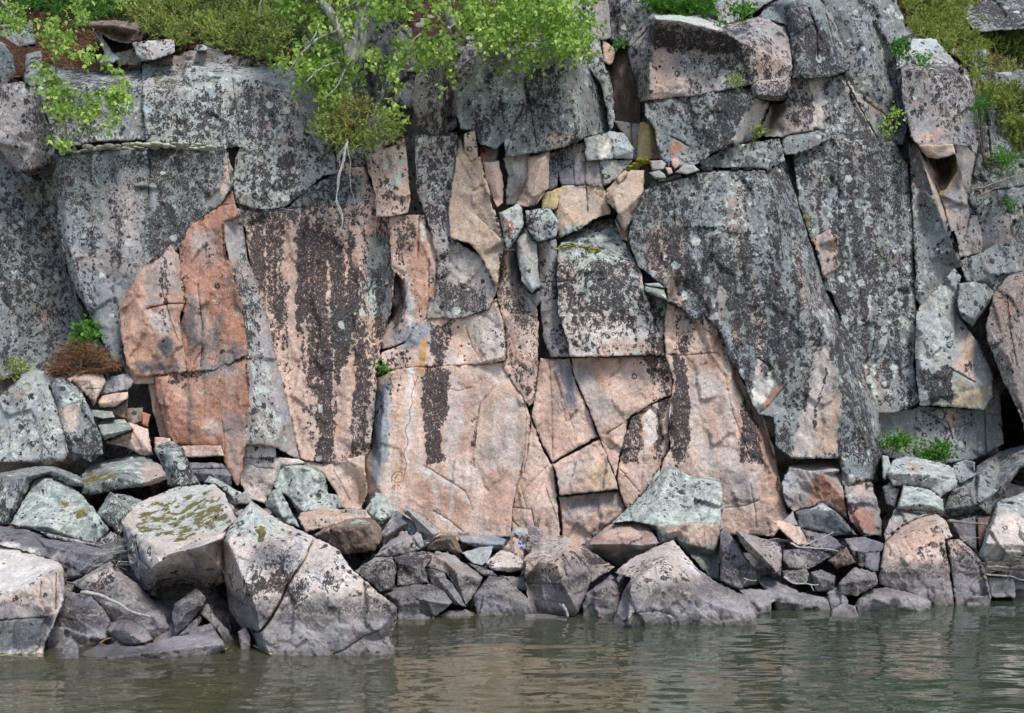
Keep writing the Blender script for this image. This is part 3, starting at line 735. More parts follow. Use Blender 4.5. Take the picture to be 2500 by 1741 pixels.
 ('L', .7, 14, 'G80,430 220,130 420,160 540,300 620,400 660,450 250,470'), ('M', .7, 8, 'G320,270 400,250 580,360 640,400 540,420 420,380'), ('col', 'PK', 8, 'G360,290 450,300 500,340 400,370', .8),
 ('M', .8, 8, 'G510,210 530,90 740,80 760,130 600,180'), ('L', .6, 8, 'G620,40 920,20 980,80 760,120'), ('col', 'PK', 10, 'G900,50 1010,60 1030,130 860,180', .6),
 ('L', .65, 16, 'D0,1200 200,900 300,1000 420,1390 0,1440'), ('M', .9, 6, 'D-40,900 140,930 100,1000 0,1050 -40,1040'), ('M', .8, 6, 'G0,30 140,30 240,50 60,80 0,90'), ('col', 'PK', 8, 'D90,1000 160,1000 150,1090 100,1060', .6),
 ('col', 'PK', 8, 'D380,1130 480,1140 470,1260 430,1280', .8), ('D', 0, 8, 'D380,1130 480,1140 470,1260 430,1280'), ('L', .6, 8, 'D380,970 480,970 560,1060 480,1130 390,1110'),
 ('L', .8, 16, 'I0,200 90,50 210,120 400,140 415,410 0,420 H1780,410 1960,220 2100,70'), ('col', 'GN', 12, 'I0,200 90,50 210,120 400,140 415,410 0,420 H1780,410 1960,220 2100,70', .45), ('D', .42, 14, 'I0,200 90,50 210,120 300,140 200,300 0,380 H1780,410 1960,220 2100,70'), ('col', 'RD', 8, 'H1640,430 2030,430 2040,520 1900,545 1640,540', .45), ('col', 'PK', 8, 'H1700,420 1960,420 1960,520 1700,510', .7),
 ('col', 'PK', 8, 'I60,430 410,420 400,560 300,555 80,480', .7), ('L', .1, 6, 'I0,430 410,425 400,780 0,600'), ('L', .0, 6, 'H1620,430 2060,430 2060,640 1620,640'),
 ('col', 'OR', 8, 'I960,200 1020,100 1100,150 1180,260 1170,380 1080,290 950,300', .85), ('L', .0, 6, 'I900,150 1020,100 1180,260 1180,400 900,330'), ('L', .5, 8, 'I860,70 1000,10 1180,40 1150,100 1000,100'),
 ('col', 'PW', 8, 'I850,60 1000,20 1130,30 1130,90 960,110', .6), ('col', 'OR', 8, 'I1200,330 1330,330 1380,440 1300,480 1210,400', .6), ('L', .5, 8, 'I1190,250 1380,250 1370,330 1200,310'), ('col', 'PK', 8, 'I1230,130 1330,150 1350,240 1250,230', .5),
 ('L', .9, 6, 'I960,320 1040,285 1120,335 970,340'), ('L', .6, 10, 'I1450,60 1560,10 1700,30 1860,80 1860,160 1700,200 1480,120'), ('col', 'OR', 8, 'I1580,20 1640,60 1630,150 1580,100', .6), ('col', 'PK', 10, 'I1480,130 1560,120 1560,180 1480,180', .6),
 ('L', .9, 8, 'I1500,300 1540,190 1700,200 1780,260 1700,290'), ('col', 'GN', 8, 'I1500,300 1540,190 1700,200 1780,260 1770,330 1560,320', .7), ('col', 'PK', 6, 'I1680,210 1760,220 1770,250', .6),
 ('L', .7, 6, 'I1680,380 1740,355 1810,400 1700,400'), ('col', 'PK', 14, 'I1450,480 1700,400 1800,420 1820,560 1430,580', .75), ('col', 'PW', 8, 'I1760,400 1810,400 1850,500 1800,510', .6), ('col', 'PK', 10, 'I1810,520 1880,520 1960,600 1820,620', .6),
 ('L', .6, 8, 'I2130,270 2280,230 2400,210 2400,350 2130,350'), ('col', 'PW', 8, 'I2100,370 2400,350 2400,600 2040,600', .8), ('col', 'OR', 12, 'I2180,180 2260,100 2260,200 2180,240', .0),
 ('L', .5, 8, 'H0,320 240,340 260,380 0,370'), ('L', .9, 8, 'H240,290 310,220 370,260 340,330'), ('L', .6, 8, 'H80,420 180,390 280,400 240,440'), ('L', .6, 6, 'H480,320 600,380 560,400'), ('M', .7, 5, 'H600,370 710,460 690,470 600,400'),
 ('col', 'PK', 10, 'G1860,385 H0,390 200,380 0,430 G1900,450', .7), ('L', .95, 10, 'G1740,60 1950,60 2030,130 2000,280 1860,330 1720,180'), ('col', 'GN', 10, 'G1740,60 1950,60 2030,130 2000,280 1860,330 1720,180', .6),
 ('col', 'PW', 8, 'G510,750 680,650 720,700 640,770', .7), ('D', .4, 8, 'G760,760 1000,960 960,1000 640,780'),
 ('D', .35, 10, 'H1000,640 1230,660 1200,600 1080,590'), ('col', 'PW', 10, 'H1230,620 1340,500 1500,510 1480,560 1420,650', .6), ('col', 'VI', 10, 'H1440,620 1560,600 1700,640 1640,780 1480,780', .5), ('D', .45, 8, 'H1500,620 1640,600 1700,660 1500,740'),
 ('col', 'PW', 12, 'H1880,640 2020,560 2140,520 I190,600 200,680 0,720 H1900,760', .7), ('D', .5, 5, 'H1930,700 2100,620 2150,640 1960,720'),
 ('col', 'RD', 4, 'B1090,1340 1140,1380 1150,1490 1110,1470', .7), ('L', .7, 6, 'B1090,1310 1180,1270 1200,1420 1140,1440'), ('L', .6, 6, 'B1240,1310 1380,1290 1440,1380 1320,1400'),
 ('col', 'OR', 8, 'B1210,1520 1250,1480 1270,1580 1220,1599', .4), ('col', 'OC', 8, 'B1950,780 2020,780 2050,900 2000,980 1950,960', .6), ('col', 'WH', 8, 'B1680,930 1730,850 1780,930 1740,990 1690,980', .7), ('L', .4, 6, 'B1690,840 1780,980 1700,990'),
 ('col', 'VI', 12, 'B1450,1030 1600,1030 1590,1130 1460,1140', .5), ('D', .6, 8, 'B1380,960 1520,910 1530,1010 1420,1060'), ('col', 'PK', 8, 'B1330,1030 1370,1000 1360,1160 1280,1270 1250,1270', .7), ('col', 'OC', 8, 'B1255,1010 1330,990 1330,1020 1260,1060', .4), ('col', 'BR', 8, 'B1190,1190 1240,1130 1240,1270 1180,1260', .5),
 ('col', 'WH', 10, 'B1130,980 1250,950 1240,1100 1130,1060', .5), ('col', 'OR', 8, 'B780,880 840,880 940,1000 960,1100 900,1010', .3), ('O', .6, 3, 'B755,1330 765,1330 768,1470 790,1490 760,1470'), ('O', .5, 3, 'B850,1010 900,1030 880,1040'),
 ('col', 'VI', 6, 'G755,400 830,490 900,600 945,700 930,880 870,830 800,650 760,500', .7), ('col', 'PG', 10, 'G960,700 1200,640 1380,720 1200,900 980,945 930,860', .45),  # last patch puts the shade under the mossy boulder into its colour
 ('col', 'PW', 9, 'D1180,40 1260,0 1330,120 1220,180', .4), ('col', 'PW', 8, 'D1300,1180 1400,1250 1330,1330 1240,1280', .35), ('col', 'SL', 12, 'D1060,940 1260,960 1320,1120 1180,1180 1060,1060', .5), ('L', .4, 6, 'D1300,300 1380,320 1360,460 1300,430'),
 ('col', 'PK', 14, 'D1160,440 1260,380 1320,600 1240,700', .5), ('L', .6, 10, 'D1500,260 1560,330 1640,600 1700,1000 1780,1300 1620,1340 1580,900'),
 ('col', 'OR', 14, 'E780,900 860,900 900,1100 880,1400 800,1300', .22), ('col', 'SL', 16, 'H1000,100 1200,60 1200,400 1000,450', .35), ('col', 'SL', 12, 'E1560,820 1700,830 1800,950 1700,1000', .35), ('col', 'SL', 14, 'F240,1000 420,1100 420,1400 260,1300', .3), ('col', 'SL', 8, 'F560,1100 720,1350 770,1599 690,1599 600,1300', .5),
 ('col', 'SL', 12, 'B400,1380 540,1400 540,1599 420,1599', .5), ('col', 'SL', 14, 'D1780,0 1840,0 1840,700 1790,700', .3),
 # broad weathering
 ('col', 'G', 14, 'A1470,1270 1700,1290 2090,1080 2230,1080 2260,1250 2000,1270 1500,1390', .7), ('D', .62, 14, 'A1470,1270 1700,1290 2090,1080 2200,1100 2200,1400 1480,1400'),
 ('D', .6, 22, 'A1450,950 2060,800 2090,1080 1500,1290'), ('L', .5, 22, 'A1100,330 1850,420 1900,700 1500,600 1200,560'),
 ('D', .5, 25, 'C-10,1130 700,1070 800,1599 0,1599'), ('L', .5, 20, 'C180,1100 700,1070 800,1400 500,1599 200,1300'),
 ('D', .6, 20, 'F880,0 1000,100 1060,450 950,640 700,640 800,200'),
 ('D', .55, 16, 'C870,1000 1100,930 1130,1400 980,1480 900,1250'), ('D', .62, 18, 'C1060,480 1170,480 1400,900 1200,900 1050,700'),
 ('D', .5, 18, 'C1200,100 1480,400 1500,600 1250,500'), ('D', .55, 12, 'C1560,440 1950,480 2000,700 1850,780 1600,780'),
 ('col', 'PW', 16, 'E1000,1080 1200,1100 1200,1500 960,1500', .5), ('col', 'PW', 10, 'E760,880 850,1000 820,1400 760,1400', .5), ('col', 'PW', 10, 'H500,60 600,20 640,90 600,140', .4),
 ('col', 'WH', 5, 'E800,1440 870,1400 930,1480 900,1599 820,1599', .4), ('col', 'PW', 14, 'E1560,900 1700,1000 1800,1150 1680,1250 1600,1100', .4), ('col', 'PW', 12, 'E1460,1480 1560,1460 1540,1599 1440,1599', .5),
 ('col', 'DG', 8, 'G-60,1010 330,1000 290,1200 -60,1230', .8), ('col', 'VI', 8, 'G-60,880 60,900 300,960 340,1020 -60,1040', .5), ('D', .3, 10, 'G60,800 330,700 360,930 100,930'),
 ('col', 'PG', 9, 'D1000,200 1060,110 1110,190 1140,400 1040,420 900,400 890,280', .4), ('col', 'PW', 5, 'D930,520 1010,520 1060,600 1060,650 990,640', .5),
 ('col', 'BR', 10, 'D1440,230 1500,450 1530,680 1480,560 1420,330', .5), ('col', 'OR', 6, 'D1390,620 1460,640 1440,740 1360,760', .7), ('col', 'PW', 3, 'D1230,1010 1290,1035 1250,1035', .9), ('col', 'PW', 3, 'D1120,1050 1175,1100 1150,1095', .8),
 ('col', 'PG', 14, 'D1180,60 1340,30 1360,200 1240,220', .4), ('col', 'PG', 12, 'D1260,860 1500,860 1500,920 1260,930', .6),
]
for s in STN:
    stain_and_shade(s[0], s[1], s[2], s[3], s[4] if len(s) > 4 else 1.0)
# narrow seepage streaks that run down the faces and thin out below
def streaks(n, x0, x1, y0, y1, l0, l1, w, ch, val, op, slant=0.0):
    for _ in range(n):
        x, y = rng.uniform(x0, x1), rng.uniform(y0, y1); ln = rng.uniform(l0, l1); ww = w * rng.uniform(.5, 1.6)
        p = np.array([(x - ww * .4, y, 0), (x + ww * .4, y, 0), (x + ww * .6 + slant * ln * .5, y + ln * .45, 0), (x + ww * .1 + slant * ln, y + ln, 0),
                      (x - ww * .2 + slant * ln, y + ln, 0), (x - ww * .6 + slant * ln * .5, y + ln * .5, 0)])
        STAINS_AND_SHADE.append((ch, C[val] if isinstance(val, str) else val, ww * .45, p, op * rng.uniform(.5, 1)))
streaks(26, 1960, 2220, 200, 800, 120, 380, 11, 'col', 'PG', .6, .06)
streaks(22, 1960, 2230, 300, 900, 100, 300, 8, 'D', .12, .9, .06)
streaks(22, 1980, 2220, 200, 700, 150, 420, 14, 'D', .95, .8, .06)
streaks(26, 1580, 1960, 430, 850, 120, 300, 14, 'D', .9, .8, .10)
streaks(16, 1580, 1960, 430, 850, 80, 240, 9, 'D', .12, .8, .10)
streaks(14, 1580, 1960, 430, 800, 100, 240, 12, 'col', 'PK', .45, .10)
streaks(16, 620, 930, 500, 800, 120, 330, 8, 'D', .9, .85, .02)
streaks(16, 620, 930, 520, 900, 80, 260, 5, 'D', .05, .9, .02)
streaks(12, 150, 540, 380, 600, 100, 300, 12, 'D', .85, .7, .06)
streaks(16, 940, 1330, 900, 1150, 80, 260, 9, 'col', 'PW', .6, .01)
streaks(9, 940, 1300, 900, 1100, 80, 260, 8, 'col', 'OR', .3, .01)
streaks(9, 1330, 1840, 880, 1150, 80, 220, 9, 'col', 'PW', .55, .05)
streaks(8, 1640, 1840, 900, 1150, 80, 260, 8, 'col', 'OR', .3, .16)
streaks(14, 360, 850, 150, 400, 80, 220, 12, 'D', .85, .7, .03)
streaks(14, 1140, 1450, 130, 330, 60, 160, 9, 'D', .85, .7, .02)
streaks(10, 360, 600, 700, 1000, 60, 200, 9, 'col', 'DG', .5, .02)

# ---------------------------------------------------------------- the cliff
cliff = bpy.data.objects.new('cliff', None)
cliff['kind'] = 'structure'
cliff['label'] = 'granite cliff of cracked pink and grey slabs above the water'
col.objects.link(cliff)

TOP = np.array([(-600, 170), (0, 175), (60, 210), (300, 200), (360, 145), (500, 128), (640, 150), (740, 180), (800, 250), (900, 300), (930, 200),
                (1200, 60), (1380, -10), (1700, 10), (1900, -20), (2130, -20), (2190, 60), (2240, 110), (2330, 150), (2400, 230), (2500, 300), (3200, 300)], float)
PITS = [(2465, 1040, 42, 80, 2.4), (980, 335, 30, 60, .5)]
def core_depth(sx, sy):
    top = np.interp(sx, TOP[:, 0], TOP[:, 1])
    Y = yref(sx, sy) + 0.62 - 0.26 * smooth((sx - 540) / 80) * smooth((2060 - sx) / 80) * smooth((sy - 310) / 50)
    over = np.clip(top - sy, 0, None)
    Y = Y + over * 0.0085
    for (cx_, cy_, wx, wy, dp) in PITS:
        Y = Y + dp * np.exp(-((sx - cx_) / wx) ** 2 - ((sy - cy_) / wy) ** 2)
    return Y, over

def sheet(name, x0, x1, y0, y1, step, fn, mt, parent=None, keep=None):
    xs = np.arange(x0, x1 + step, step); ys = np.arange(y0, y1 + step, step)
    gx, gy = np.meshgrid(xs, ys); sh = gx.shape
    V, attrs = fn(gx.ravel(), gy.ravel())
    faces = []
    for j in range(sh[0] - 1):
        for i in range(sh[1] - 1):
            a = j * sh[1] + i
            faces.append([a, a + sh[1], a + sh[1] + 1, a + 1])
    o = mesh_from(name, V, faces, mt, None, parent)
    for k, v in (attrs or {}).items(): put_attr(o.data, k, v)
    return o

def core_fn(sx, sy):
    Y, over = core_depth(sx, sy)
    W = at(sx, sy, Y)
    Y = Y + 0.16 * chips(W[:, 0] + .1 * perlin(W * 3), W[:, 2], 0.42, 11) + 0.12 * fbm(W * 3, 4)
    W = at(sx, sy, Y)
    S = np.stack([sx, sy], -1)
    b, m1, m2 = paint(S, W, C['PG'], 0.30, 0.15, 3, False, only=1)
    return W, dict(base=b, lichen=m1, extra=m2)
sheet('rock_face', -420, 2920, -60, 1400, 9, core_fn, ROCK, cliff)

def hill_fn(sx, sy):
    Y, over = core_depth(sx, sy)
    W = at(sx, sy, Y - 0.03)
    Y = Y - 0.10 + np.where(over <= 4, 0.9, 0) + 0.22 * fbm(W * 1.7, 4)
    return at(sx, sy, Y), None
hill = sheet('hillside', -420, 2920, -760, 330, 11, hill_fn, M_DUFF)
hill['kind'] = 'structure'

def cr(name, spec, d=0.0, **k):
    k.setdefault('step', 4.6); k.setdefault('gap', -2.0)
    return rock(name, spec, d=d, parent=cliff, **k)

# left part
cr('rock_block', 'A-60,520 0,530 140,510 210,560 310,800 345,1010,12 180,1100,20 100,1050,10 0,920 -60,880', -0.28, c='PG', D=.42, L=.35, ridges=['A150,560,-8 230,800,-10 180,1060,-2'])
cr('rock_face_panel', 'A-60,880 100,1040 190,1090 350,1000 D395,60 420,280 540,600 640,860 740,960 400,1000 100,920 -60,960', 0.25, c='G', D=.5, L=.3, ridges=['D350,0,10 400,400,14 480,700,10'])
cr('rock_block', 'D-60,440 0,440 100,550 120,860 60,935 0,955 -60,960', 0.02, c='G', D=.45, L=.35)
cr('rock_ledge', 'A235,430,70 280,385,70 500,400,60 700,420,60 868,405,50 885,520 885,640 912,868 600,880 330,930 300,740 240,560', 0.08, c='G', D=.42, L=.45, ridges=['A250,530,5 560,540,2 860,530'], cracks=['A540,560 560,700 500,860'])
cr('rock_block', 'A165,340,20 250,320,20 262,420 280,500 200,540 150,500', 0.5, c='G', D=.3, L=.3)
cr('rock_block', 'A-60,280,10 20,270,10 75,350 95,460 40,520 -60,540', 0.5, c='G', D=.3, L=.3)
cr('rock_block', 'A820,265,10 1080,250,20 1085,320 940,375 890,380 850,330', 0.15, c='PG', D=.3, L=.5, ridges=['A880,270,0 930,370,-3'])
cr('rock_block', 'A590,190,20 640,250 690,320 745,365 700,390 620,390 660,330 640,290', 0.45, c='LG', D=.1, L=.5)
cr('rock_block', 'A505,150 560,138 700,128 850,148 890,200 880,245 800,268 740,258 690,240 640,205 600,178 540,170', .30, c='BR', D=.3, L=.2, amp=1.6, ridges=['A540,158,-4 700,160,-8 860,190,-6', 'A640,190,6 780,240,10'])
cr('rock_block', 'A640,210 880,240 880,380 740,390 660,320', .95, c='BR', D=.2, L=.02)
cr('rock_block', 'A700,340 860,300 880,370 870,400 740,400', 0.5, c='PG', D=.2)
cr('rock_slab', 'A890,385,40 1100,322,60 1300,315,70 1600,360,60 1850,410,50 1950,560,20 2010,760,10 2075,960,4 2100,1080 2010,1085 1900,1190 1760,1288 1640,1310 1475,1268 1455,1150 1470,1000 1500,905 1405,925 1340,908 1130,890 910,880 895,700 885,580', -0.02, c='LG', D=.36, L=.35,
   ridges=['A900,560,8 1140,560,0 1300,470,8 1600,500,2 1750,600,-4', 'A1750,600,-4 1880,760,-2 1930,900,0 1980,1030,2', 'A1170,400,26 1200,520,14 1190,560,4'], cracks=['A870,600 900,820', 'A1890,720 1960,900 2050,1050', 'A1440,430 1480,760 1490,900'])
cr('rock_slab', 'A342,968 920,925 1335,912 1408,940 1445,1060 1445,1165 1370,1270 1225,1380 1150,1560 D1110,130 900,230,-4 825,400 742,510 755,650 770,850 700,815 600,620 530,480 470,380 425,260 390,100 A370,1400 350,1150', -0.34, c='G', D=.5, L=.2, thick=.7,
   ridges=['A400,1000,-5 430,1500,-8 D460,250,-6 640,600,-2'], cracks=[('A925,940 935,1080 905,1380 890,1599', 2.2, .04), ('A1410,945 1440,1170', 1.6, .03)])
cr('rock_wedge', 'A1375,1275 1445,1190 1462,1268', -0.3, c='OR', D=0, L=0, thick=.3)
cr('rock_slab', 'A1225,1385 1370,1285 1462,1272 1490,1330 1390,1375 1395,1500 1400,1599 D1440,230 1500,450 1530,690 1532,790 1330,880 1170,888 1120,650 1155,470 1150,400 1125,260 1120,130 1140,60 1190,-30', -0.5, c='OR', D=.04, L=.0, thick=.5,
   ridges=['A1370,1385,-6 1385,1599,-4 D1430,230,-4 1500,500,0', 'A1290,1350,4 1370,1385,-6', 'D1150,200,0 1200,500,-3 1250,860,-2'], cracks=['D1230,350 1260,600 1250,860'])
cr('rock_slab', 'D1060,108 1108,170 1145,400 1150,470 1112,560 1122,650 1165,885 1000,908 840,922 795,840 760,690 742,512 890,240 985,175', -0.52, c='SL', D=.03, L=.02, thick=.5,
   ridges=['D880,260,-6 870,420,-8 920,620,-8 960,800,-3', 'D870,420,-8 760,520,2', 'D1000,200,-6 1040,500,-9 1060,700,-7 1120,870,-2'], cracks=[('D1005,360 1020,430 1060,560 1110,700', 1.4, .03), 'D920,500 1050,470 1150,470'])
cr('rock_wedge', 'D800,860 845,925 960,912 955,960 840,968 825,940', -0.42, c='TN', D=0, L=0, thick=.4)
cr('rock_wedge', 'D740,690 800,860 825,940 790,900 750,800 725,740', -0.30, c='PG', D=.1, L=0, thick=.4)
cr('rock_slab', 'D960,925 1170,893 1335,885 1532,795 1552,1050 1540,1250 1505,1500 1480,1599 G1475,180 1440,110 1400,40 D1370,1350 1270,1352 1100,1340 1050,1290 1000,1150', -0.46, c='OR', D=.04, L=0, thick=.5,
   ridges=['D1000,940,-3 1040,1150,-5 1100,1300,-2', 'D1520,850,-4 1500,1100,-6 1390,1300,-2 1440,1560,-2'], cracks=[('D1385,1200 1400,1350 1390,1440', 1.3, .02)])
cr('rock_wedge', 'D925,965 955,960 1000,1150 1060,1300 1000,1300 960,1150', -0.3, c='TN', D=.05, L=0)
cr('rock_slab', 'A1392,1378 1485,1300,8 1510,1450,10 1530,1599,12 D1562,260,14 1642,480,16 1700,760,18 1750,950,20 1800,1150,22 1862,1440,24 1700,1352 1520,1345 1548,1050 1536,700 1502,450 1442,230 1400,60', -0.47, c='PG', D=.28, L=.1, thick=.4)
cr('rock_block', 'D1512,1352 1600,1346 1712,1352 1715,1425 1600,1432 1510,1420', -0.32, c='PW', D=.25, L=.05)
cr('rock_block', 'D1505,1425 1720,1430 1862,1442 1890,1460 G1745,60 1700,190 1645,290 1560,262 1500,180 1490,60', -0.25, c='PW', D=.04, L=.03, ridges=['G1560,60,-4 1600,180,2 1650,260,4'], cracks=[('G1510,20 1600,70 1700,80', 1.3, .02)])
# black-streaked wall
cr('rock_slab', 'A1478,1280 1640,1318 1800,1297 1895,1190 2090,1085 B60,960 150,1045 225,1050 290,1200 300,1352 380,1358 E385,40 412,240 398,500 328,690 318,860 296,872 302,1000 258,1380 230,1415 130,1432 60,1466 D2095,1468 1900,1442 1864,1430 1802,1150 1702,760 1642,480 1564,260 1532,0 A1510,1400', -0.02, c='PK', D=.44, L=.12, thick=.6,
   ridges=['A2270,1340,-4 E200,200,-4 220,700,-3 150,1300,-4', 'E350,0,8 330,400,10 290,700,6', 'A1600,1400,6 D1720,600,4 1850,1300,4'], cracks=[('A1480,1290 1640,1322 1800,1300 2000,1280', 1.2, .015)])
cr('rock_block', 'D1895,1455 2095,1472 E60,1470 130,1436 228,1420 230,1500 240,1599 H245,230 210,330 120,325 G2120,320 2100,230 2020,110 1900,50', -0.02, c='PK', D=.02, L=.02, ridges=['E120,1440,-2 H190,180,8 200,300,10'], cracks=[('H40,90 100,200 150,300', 1.2, .02)])
cr('rock_block', 'B25,865 130,870 240,905 250,980 290,1195 225,1048 150,1035 60,955', 0.22, c='G', D=.3, L=.4)
cr('rock_block', 'A2095,920 B50,900 60,955 50,1040 A2095,1080', 0.12, c='LG', D=.3, L=.4)
# pink blocks and columns
cr('rock_block', 'B242,962,10 475,862,14 490,1000 512,1250 500,1320 390,1345 305,1350 300,1210 255,1050', -0.14, c='PK', D=.2, L=.3, ridges=['B262,985,0 470,885,0'], thick=.7)
cr('rock_slab', 'B548,850,8 805,832,10 802,1000 775,1180 754,1330 767,1482 900,1572 E950,172 1060,350 1003,498 850,556 655,562 625,560 640,440 680,420 690,180 B610,1330 558,1200 552,1000', -0.16, c='PG', D=.3, L=.25, thick=.7,
   ridges=['B560,860,0 800,845,0', 'B600,1240,2 650,1500,0 E720,160,-2', 'E740,190,3 880,330,6 960,360,2'], cracks=[('B750,1180 770,1150 800,1000', 1.3, .02)])
cr('rock_slab', 'B388,1350,2 565,1338 602,1345 612,1420 690,1540 E688,130 684,300 676,420 640,440 622,560 610,590 545,615 490,700 350,752 318,740,10 332,700 400,560,30 430,300,30 400,240 B392,1500', -0.06, c='PK', D=.12, L=.05, thick=.6,
   ridges=['E400,245,-2 480,330,0 490,500,2 420,660,0 350,745,2', 'E520,150,0 500,350,-2 540,560,0', 'B565,1345,-2 590,1500,-4 E640,200,-3 625,440,-2'], cracks=['B570,1350 560,1599', 'E630,200 630,440 610,580'])
cr('rock_slab', 'B812,852,12 850,958 900,1005 950,972 975,1100 1030,1280 1070,1420 1103,1545 E1096,110 1062,280 1052,345 955,172 900,100 B767,1478 757,1330 777,1185 805,1000', -0.24, c='TN', D=.02, L=.02, thick=.6,
   ridges=['B930,985,-2 1000,1200,-8 1080,1500,-6', 'B960,1000,10 1030,1300,10', 'B930,1330,0 1080,1480,-3'], cracks=[('B935,1340 1010,1420 1080,1480', 1.6, .03)])
cr('rock_slab', 'E338,778 485,722 545,622 622,570 660,566 852,560 1003,502 1050,440 1094,560 1112,640 1115,815 1000,842 770,855 488,868 375,872 330,800', -0.10, c='PK', D=.10, L=.04, thick=.6,
   ridges=['E850,575,3 870,700,5 960,800,0', 'E1050,470,-6 1095,640,-7 1100,800,-6 960,835,-2'], cracks=[('E860,620 900,740 960,830', 1.3, .015)])
cr('rock_slab', 'E1098,132 1165,142 1182,300 1212,400 1292,485 1312,600 1303,880 1282,1060 1255,1110 1215,1038 1132,930 1092,850 1117,812 1114,640 1098,560 1056,420 1054,350 1066,280', -0.13, c='PK', D=.25, L=.1, thick=.6,
   ridges=['E1120,150,-3 1130,400,-2 1220,600,-2 1260,1000,-2', 'E1165,200,6 1200,420,6 1290,560,4'])
cr('rock_slab', 'E312,935,10 430,872 490,872 770,858 1090,838 1130,932 1215,1040 1262,1170 1245,1400 1215,1520 H1212,30 1148,320 1140,500 820,530 500,600 300,560,10 228,325,20 235,230,20 232,40,20 E232,1440,20 272,1380,20 292,1100,20', -0.10, c='PK', D=.02, L=.02, thick=.7, step=4.4,
   ridges=['E400,900,-2 360,1000,0 340,1200,-1 330,1500,-2 H300,150,-2', 'E1040,985,1 950,1090,1 920,1240,1 900,1450,1', 'E1044,992,-2.5 955,1096,-2.5 926,1245,-2.5 910,1440,0', 'E1050,990,-2.5 1130,968,-2.5 1205,1060,-3 1235,1180,-2.5 1215,1400,-1'],
   cracks=[('E1215,1040 1240,1180 1225,1400 1200,1560', 1.6, .02), ('E1040,985 950,1090 925,1240', 1.3, .015), ('H600,60 700,120 860,220 900,330', 1.2, .012), ('H660,340 760,400 840,470', 1.2, .012), ('E750,1000 820,1015 900,990', 1.1, .01)], key='panel', rough=.8, amp=.65, gap=-.6)
cr('rock_slab', 'E1310,100 1420,72 1432,540 1490,690 1505,796 1392,798 1345,680 1332,500 1322,380', -0.14, c='PG', D=.12, L=.1, ridges=['E1345,120,-2 1380,500,-3 1420,780,-2'], cracks=[('E1330,340 1430,335', 1.2, .02)])
cr('rock_slab', 'B1470,1485,30 1600,1402,36 1775,1350,40 1835,1490,20 1890,1599,10 E1930,232 1978,420 2042,620 2093,786 1512,798 1495,690 1440,545 1432,200 1438,120', -0.34, c='PW', D=.32, L=.2, thick=.8, ridges=['E1435,150,2 1560,112,0 1690,160,0 1900,180,2'], cracks=['E1440,335 1500,325'])
cr('rock_slab', 'E1318,806 1388,812 1508,808 1530,922 1630,1152 1684,1298 1400,1462 1336,1350 1266,1172 1285,1070 1308,900', -0.05, gap=.55, c='PK', D=.01, L=.02, ridges=['E1400,820,-2 1460,1000,-1 1520,1230,0'], cracks=[('E1380,830 1395,1100 1400,1450', 1.2, .015), ('E1410,900 1470,1080 1530,1240', 1.2, .012)])
cr('rock_slab', 'E1514,804 2090,794 2105,850 2150,952 2140,1038 2000,1100 1880,1180 1832,1360 1812,1455 1792,1555 1745,1440 1692,1298 1634,1150 1534,920', -0.10, gap=.55, c='PK', D=.02, L=.03, ridges=['E1700,900,-3 1800,1150,-4 1760,1350,-1'], cracks=[('E1695,1310 1760,1380 1810,1350', 1.2, .015), 'E1740,1280 1830,1220'])
cr('rock_slab', 'E1690,1310 1748,1450 1808,1599 H1812,208 1440,246 1420,100 1397,40 E1402,1470', -0.14, gap=.55, c='PK', D=.01, L=.02, ridges=['E1500,1450,-2 H1600,100,-1'])
cr('rock_slab', 'H1438,256 1812,214 1862,346 1760,420 1640,520 1600,620 1465,580 1458,400', 0.02, gap=.55, c='PK', D=.03, L=.05, ridges=['H1470,300,0 1600,380,-6 1800,330,-2'])
cr('rock_slab', 'E1264,1180 1332,1360 1392,1474 H1398,45 1428,245 1438,400 1458,560 1310,590 1215,560 1142,500 1150,320 1214,0 E1218,1500 1246,1380', -0.04, gap=.55, c='PK', D=.01, L=.01,
   ridges=['H1240,100,-1 1330,300,-2'], cracks=[('E1300,1280 1390,1470', 1.2, .01), ('H1370,60 1250,180 1170,300', 1.2, .015), ('H1160,320 1260,330 1330,200 1360,100', 1.2, .015), ('H1270,330 1300,500', 1.8, .04), ('H1360,200 1430,400', 1.3, .02), ('H1150,400 1220,470 1300,470', 1.3, .015), ('H1200,180 1240,330 1230,480', 1.1, .012)])
cr('rock_wedge', 'H1272,335 1325,337 1308,465 1302,500', -0.06, c='BR', D=0, L=0, thick=.2, amp=.4)
cr('rock_slab', 'E1978,392 2108,462 2105,600 2100,700 2150,940 2148,960 2105,850 2090,786 2044,618', -0.10, c='LG', D=.08, L=.2, ridges=['E2040,440,0 2080,700,0'])
cr('rock_slab', 'E2140,1046 2125,1200 2130,1380 2080,1450 2060,1599 H2060,80 1990,200 1862,342 1816,208 E1800,1560 1816,1455 1836,1360 1884,1182 2002,1102', -0.06, gap=.55, c='PK', D=.04, L=.03, ridges=['E2000,1150,-2 1960,1500,-2'], cracks=[('H1820,80 1940,220', 1.2, .012)])
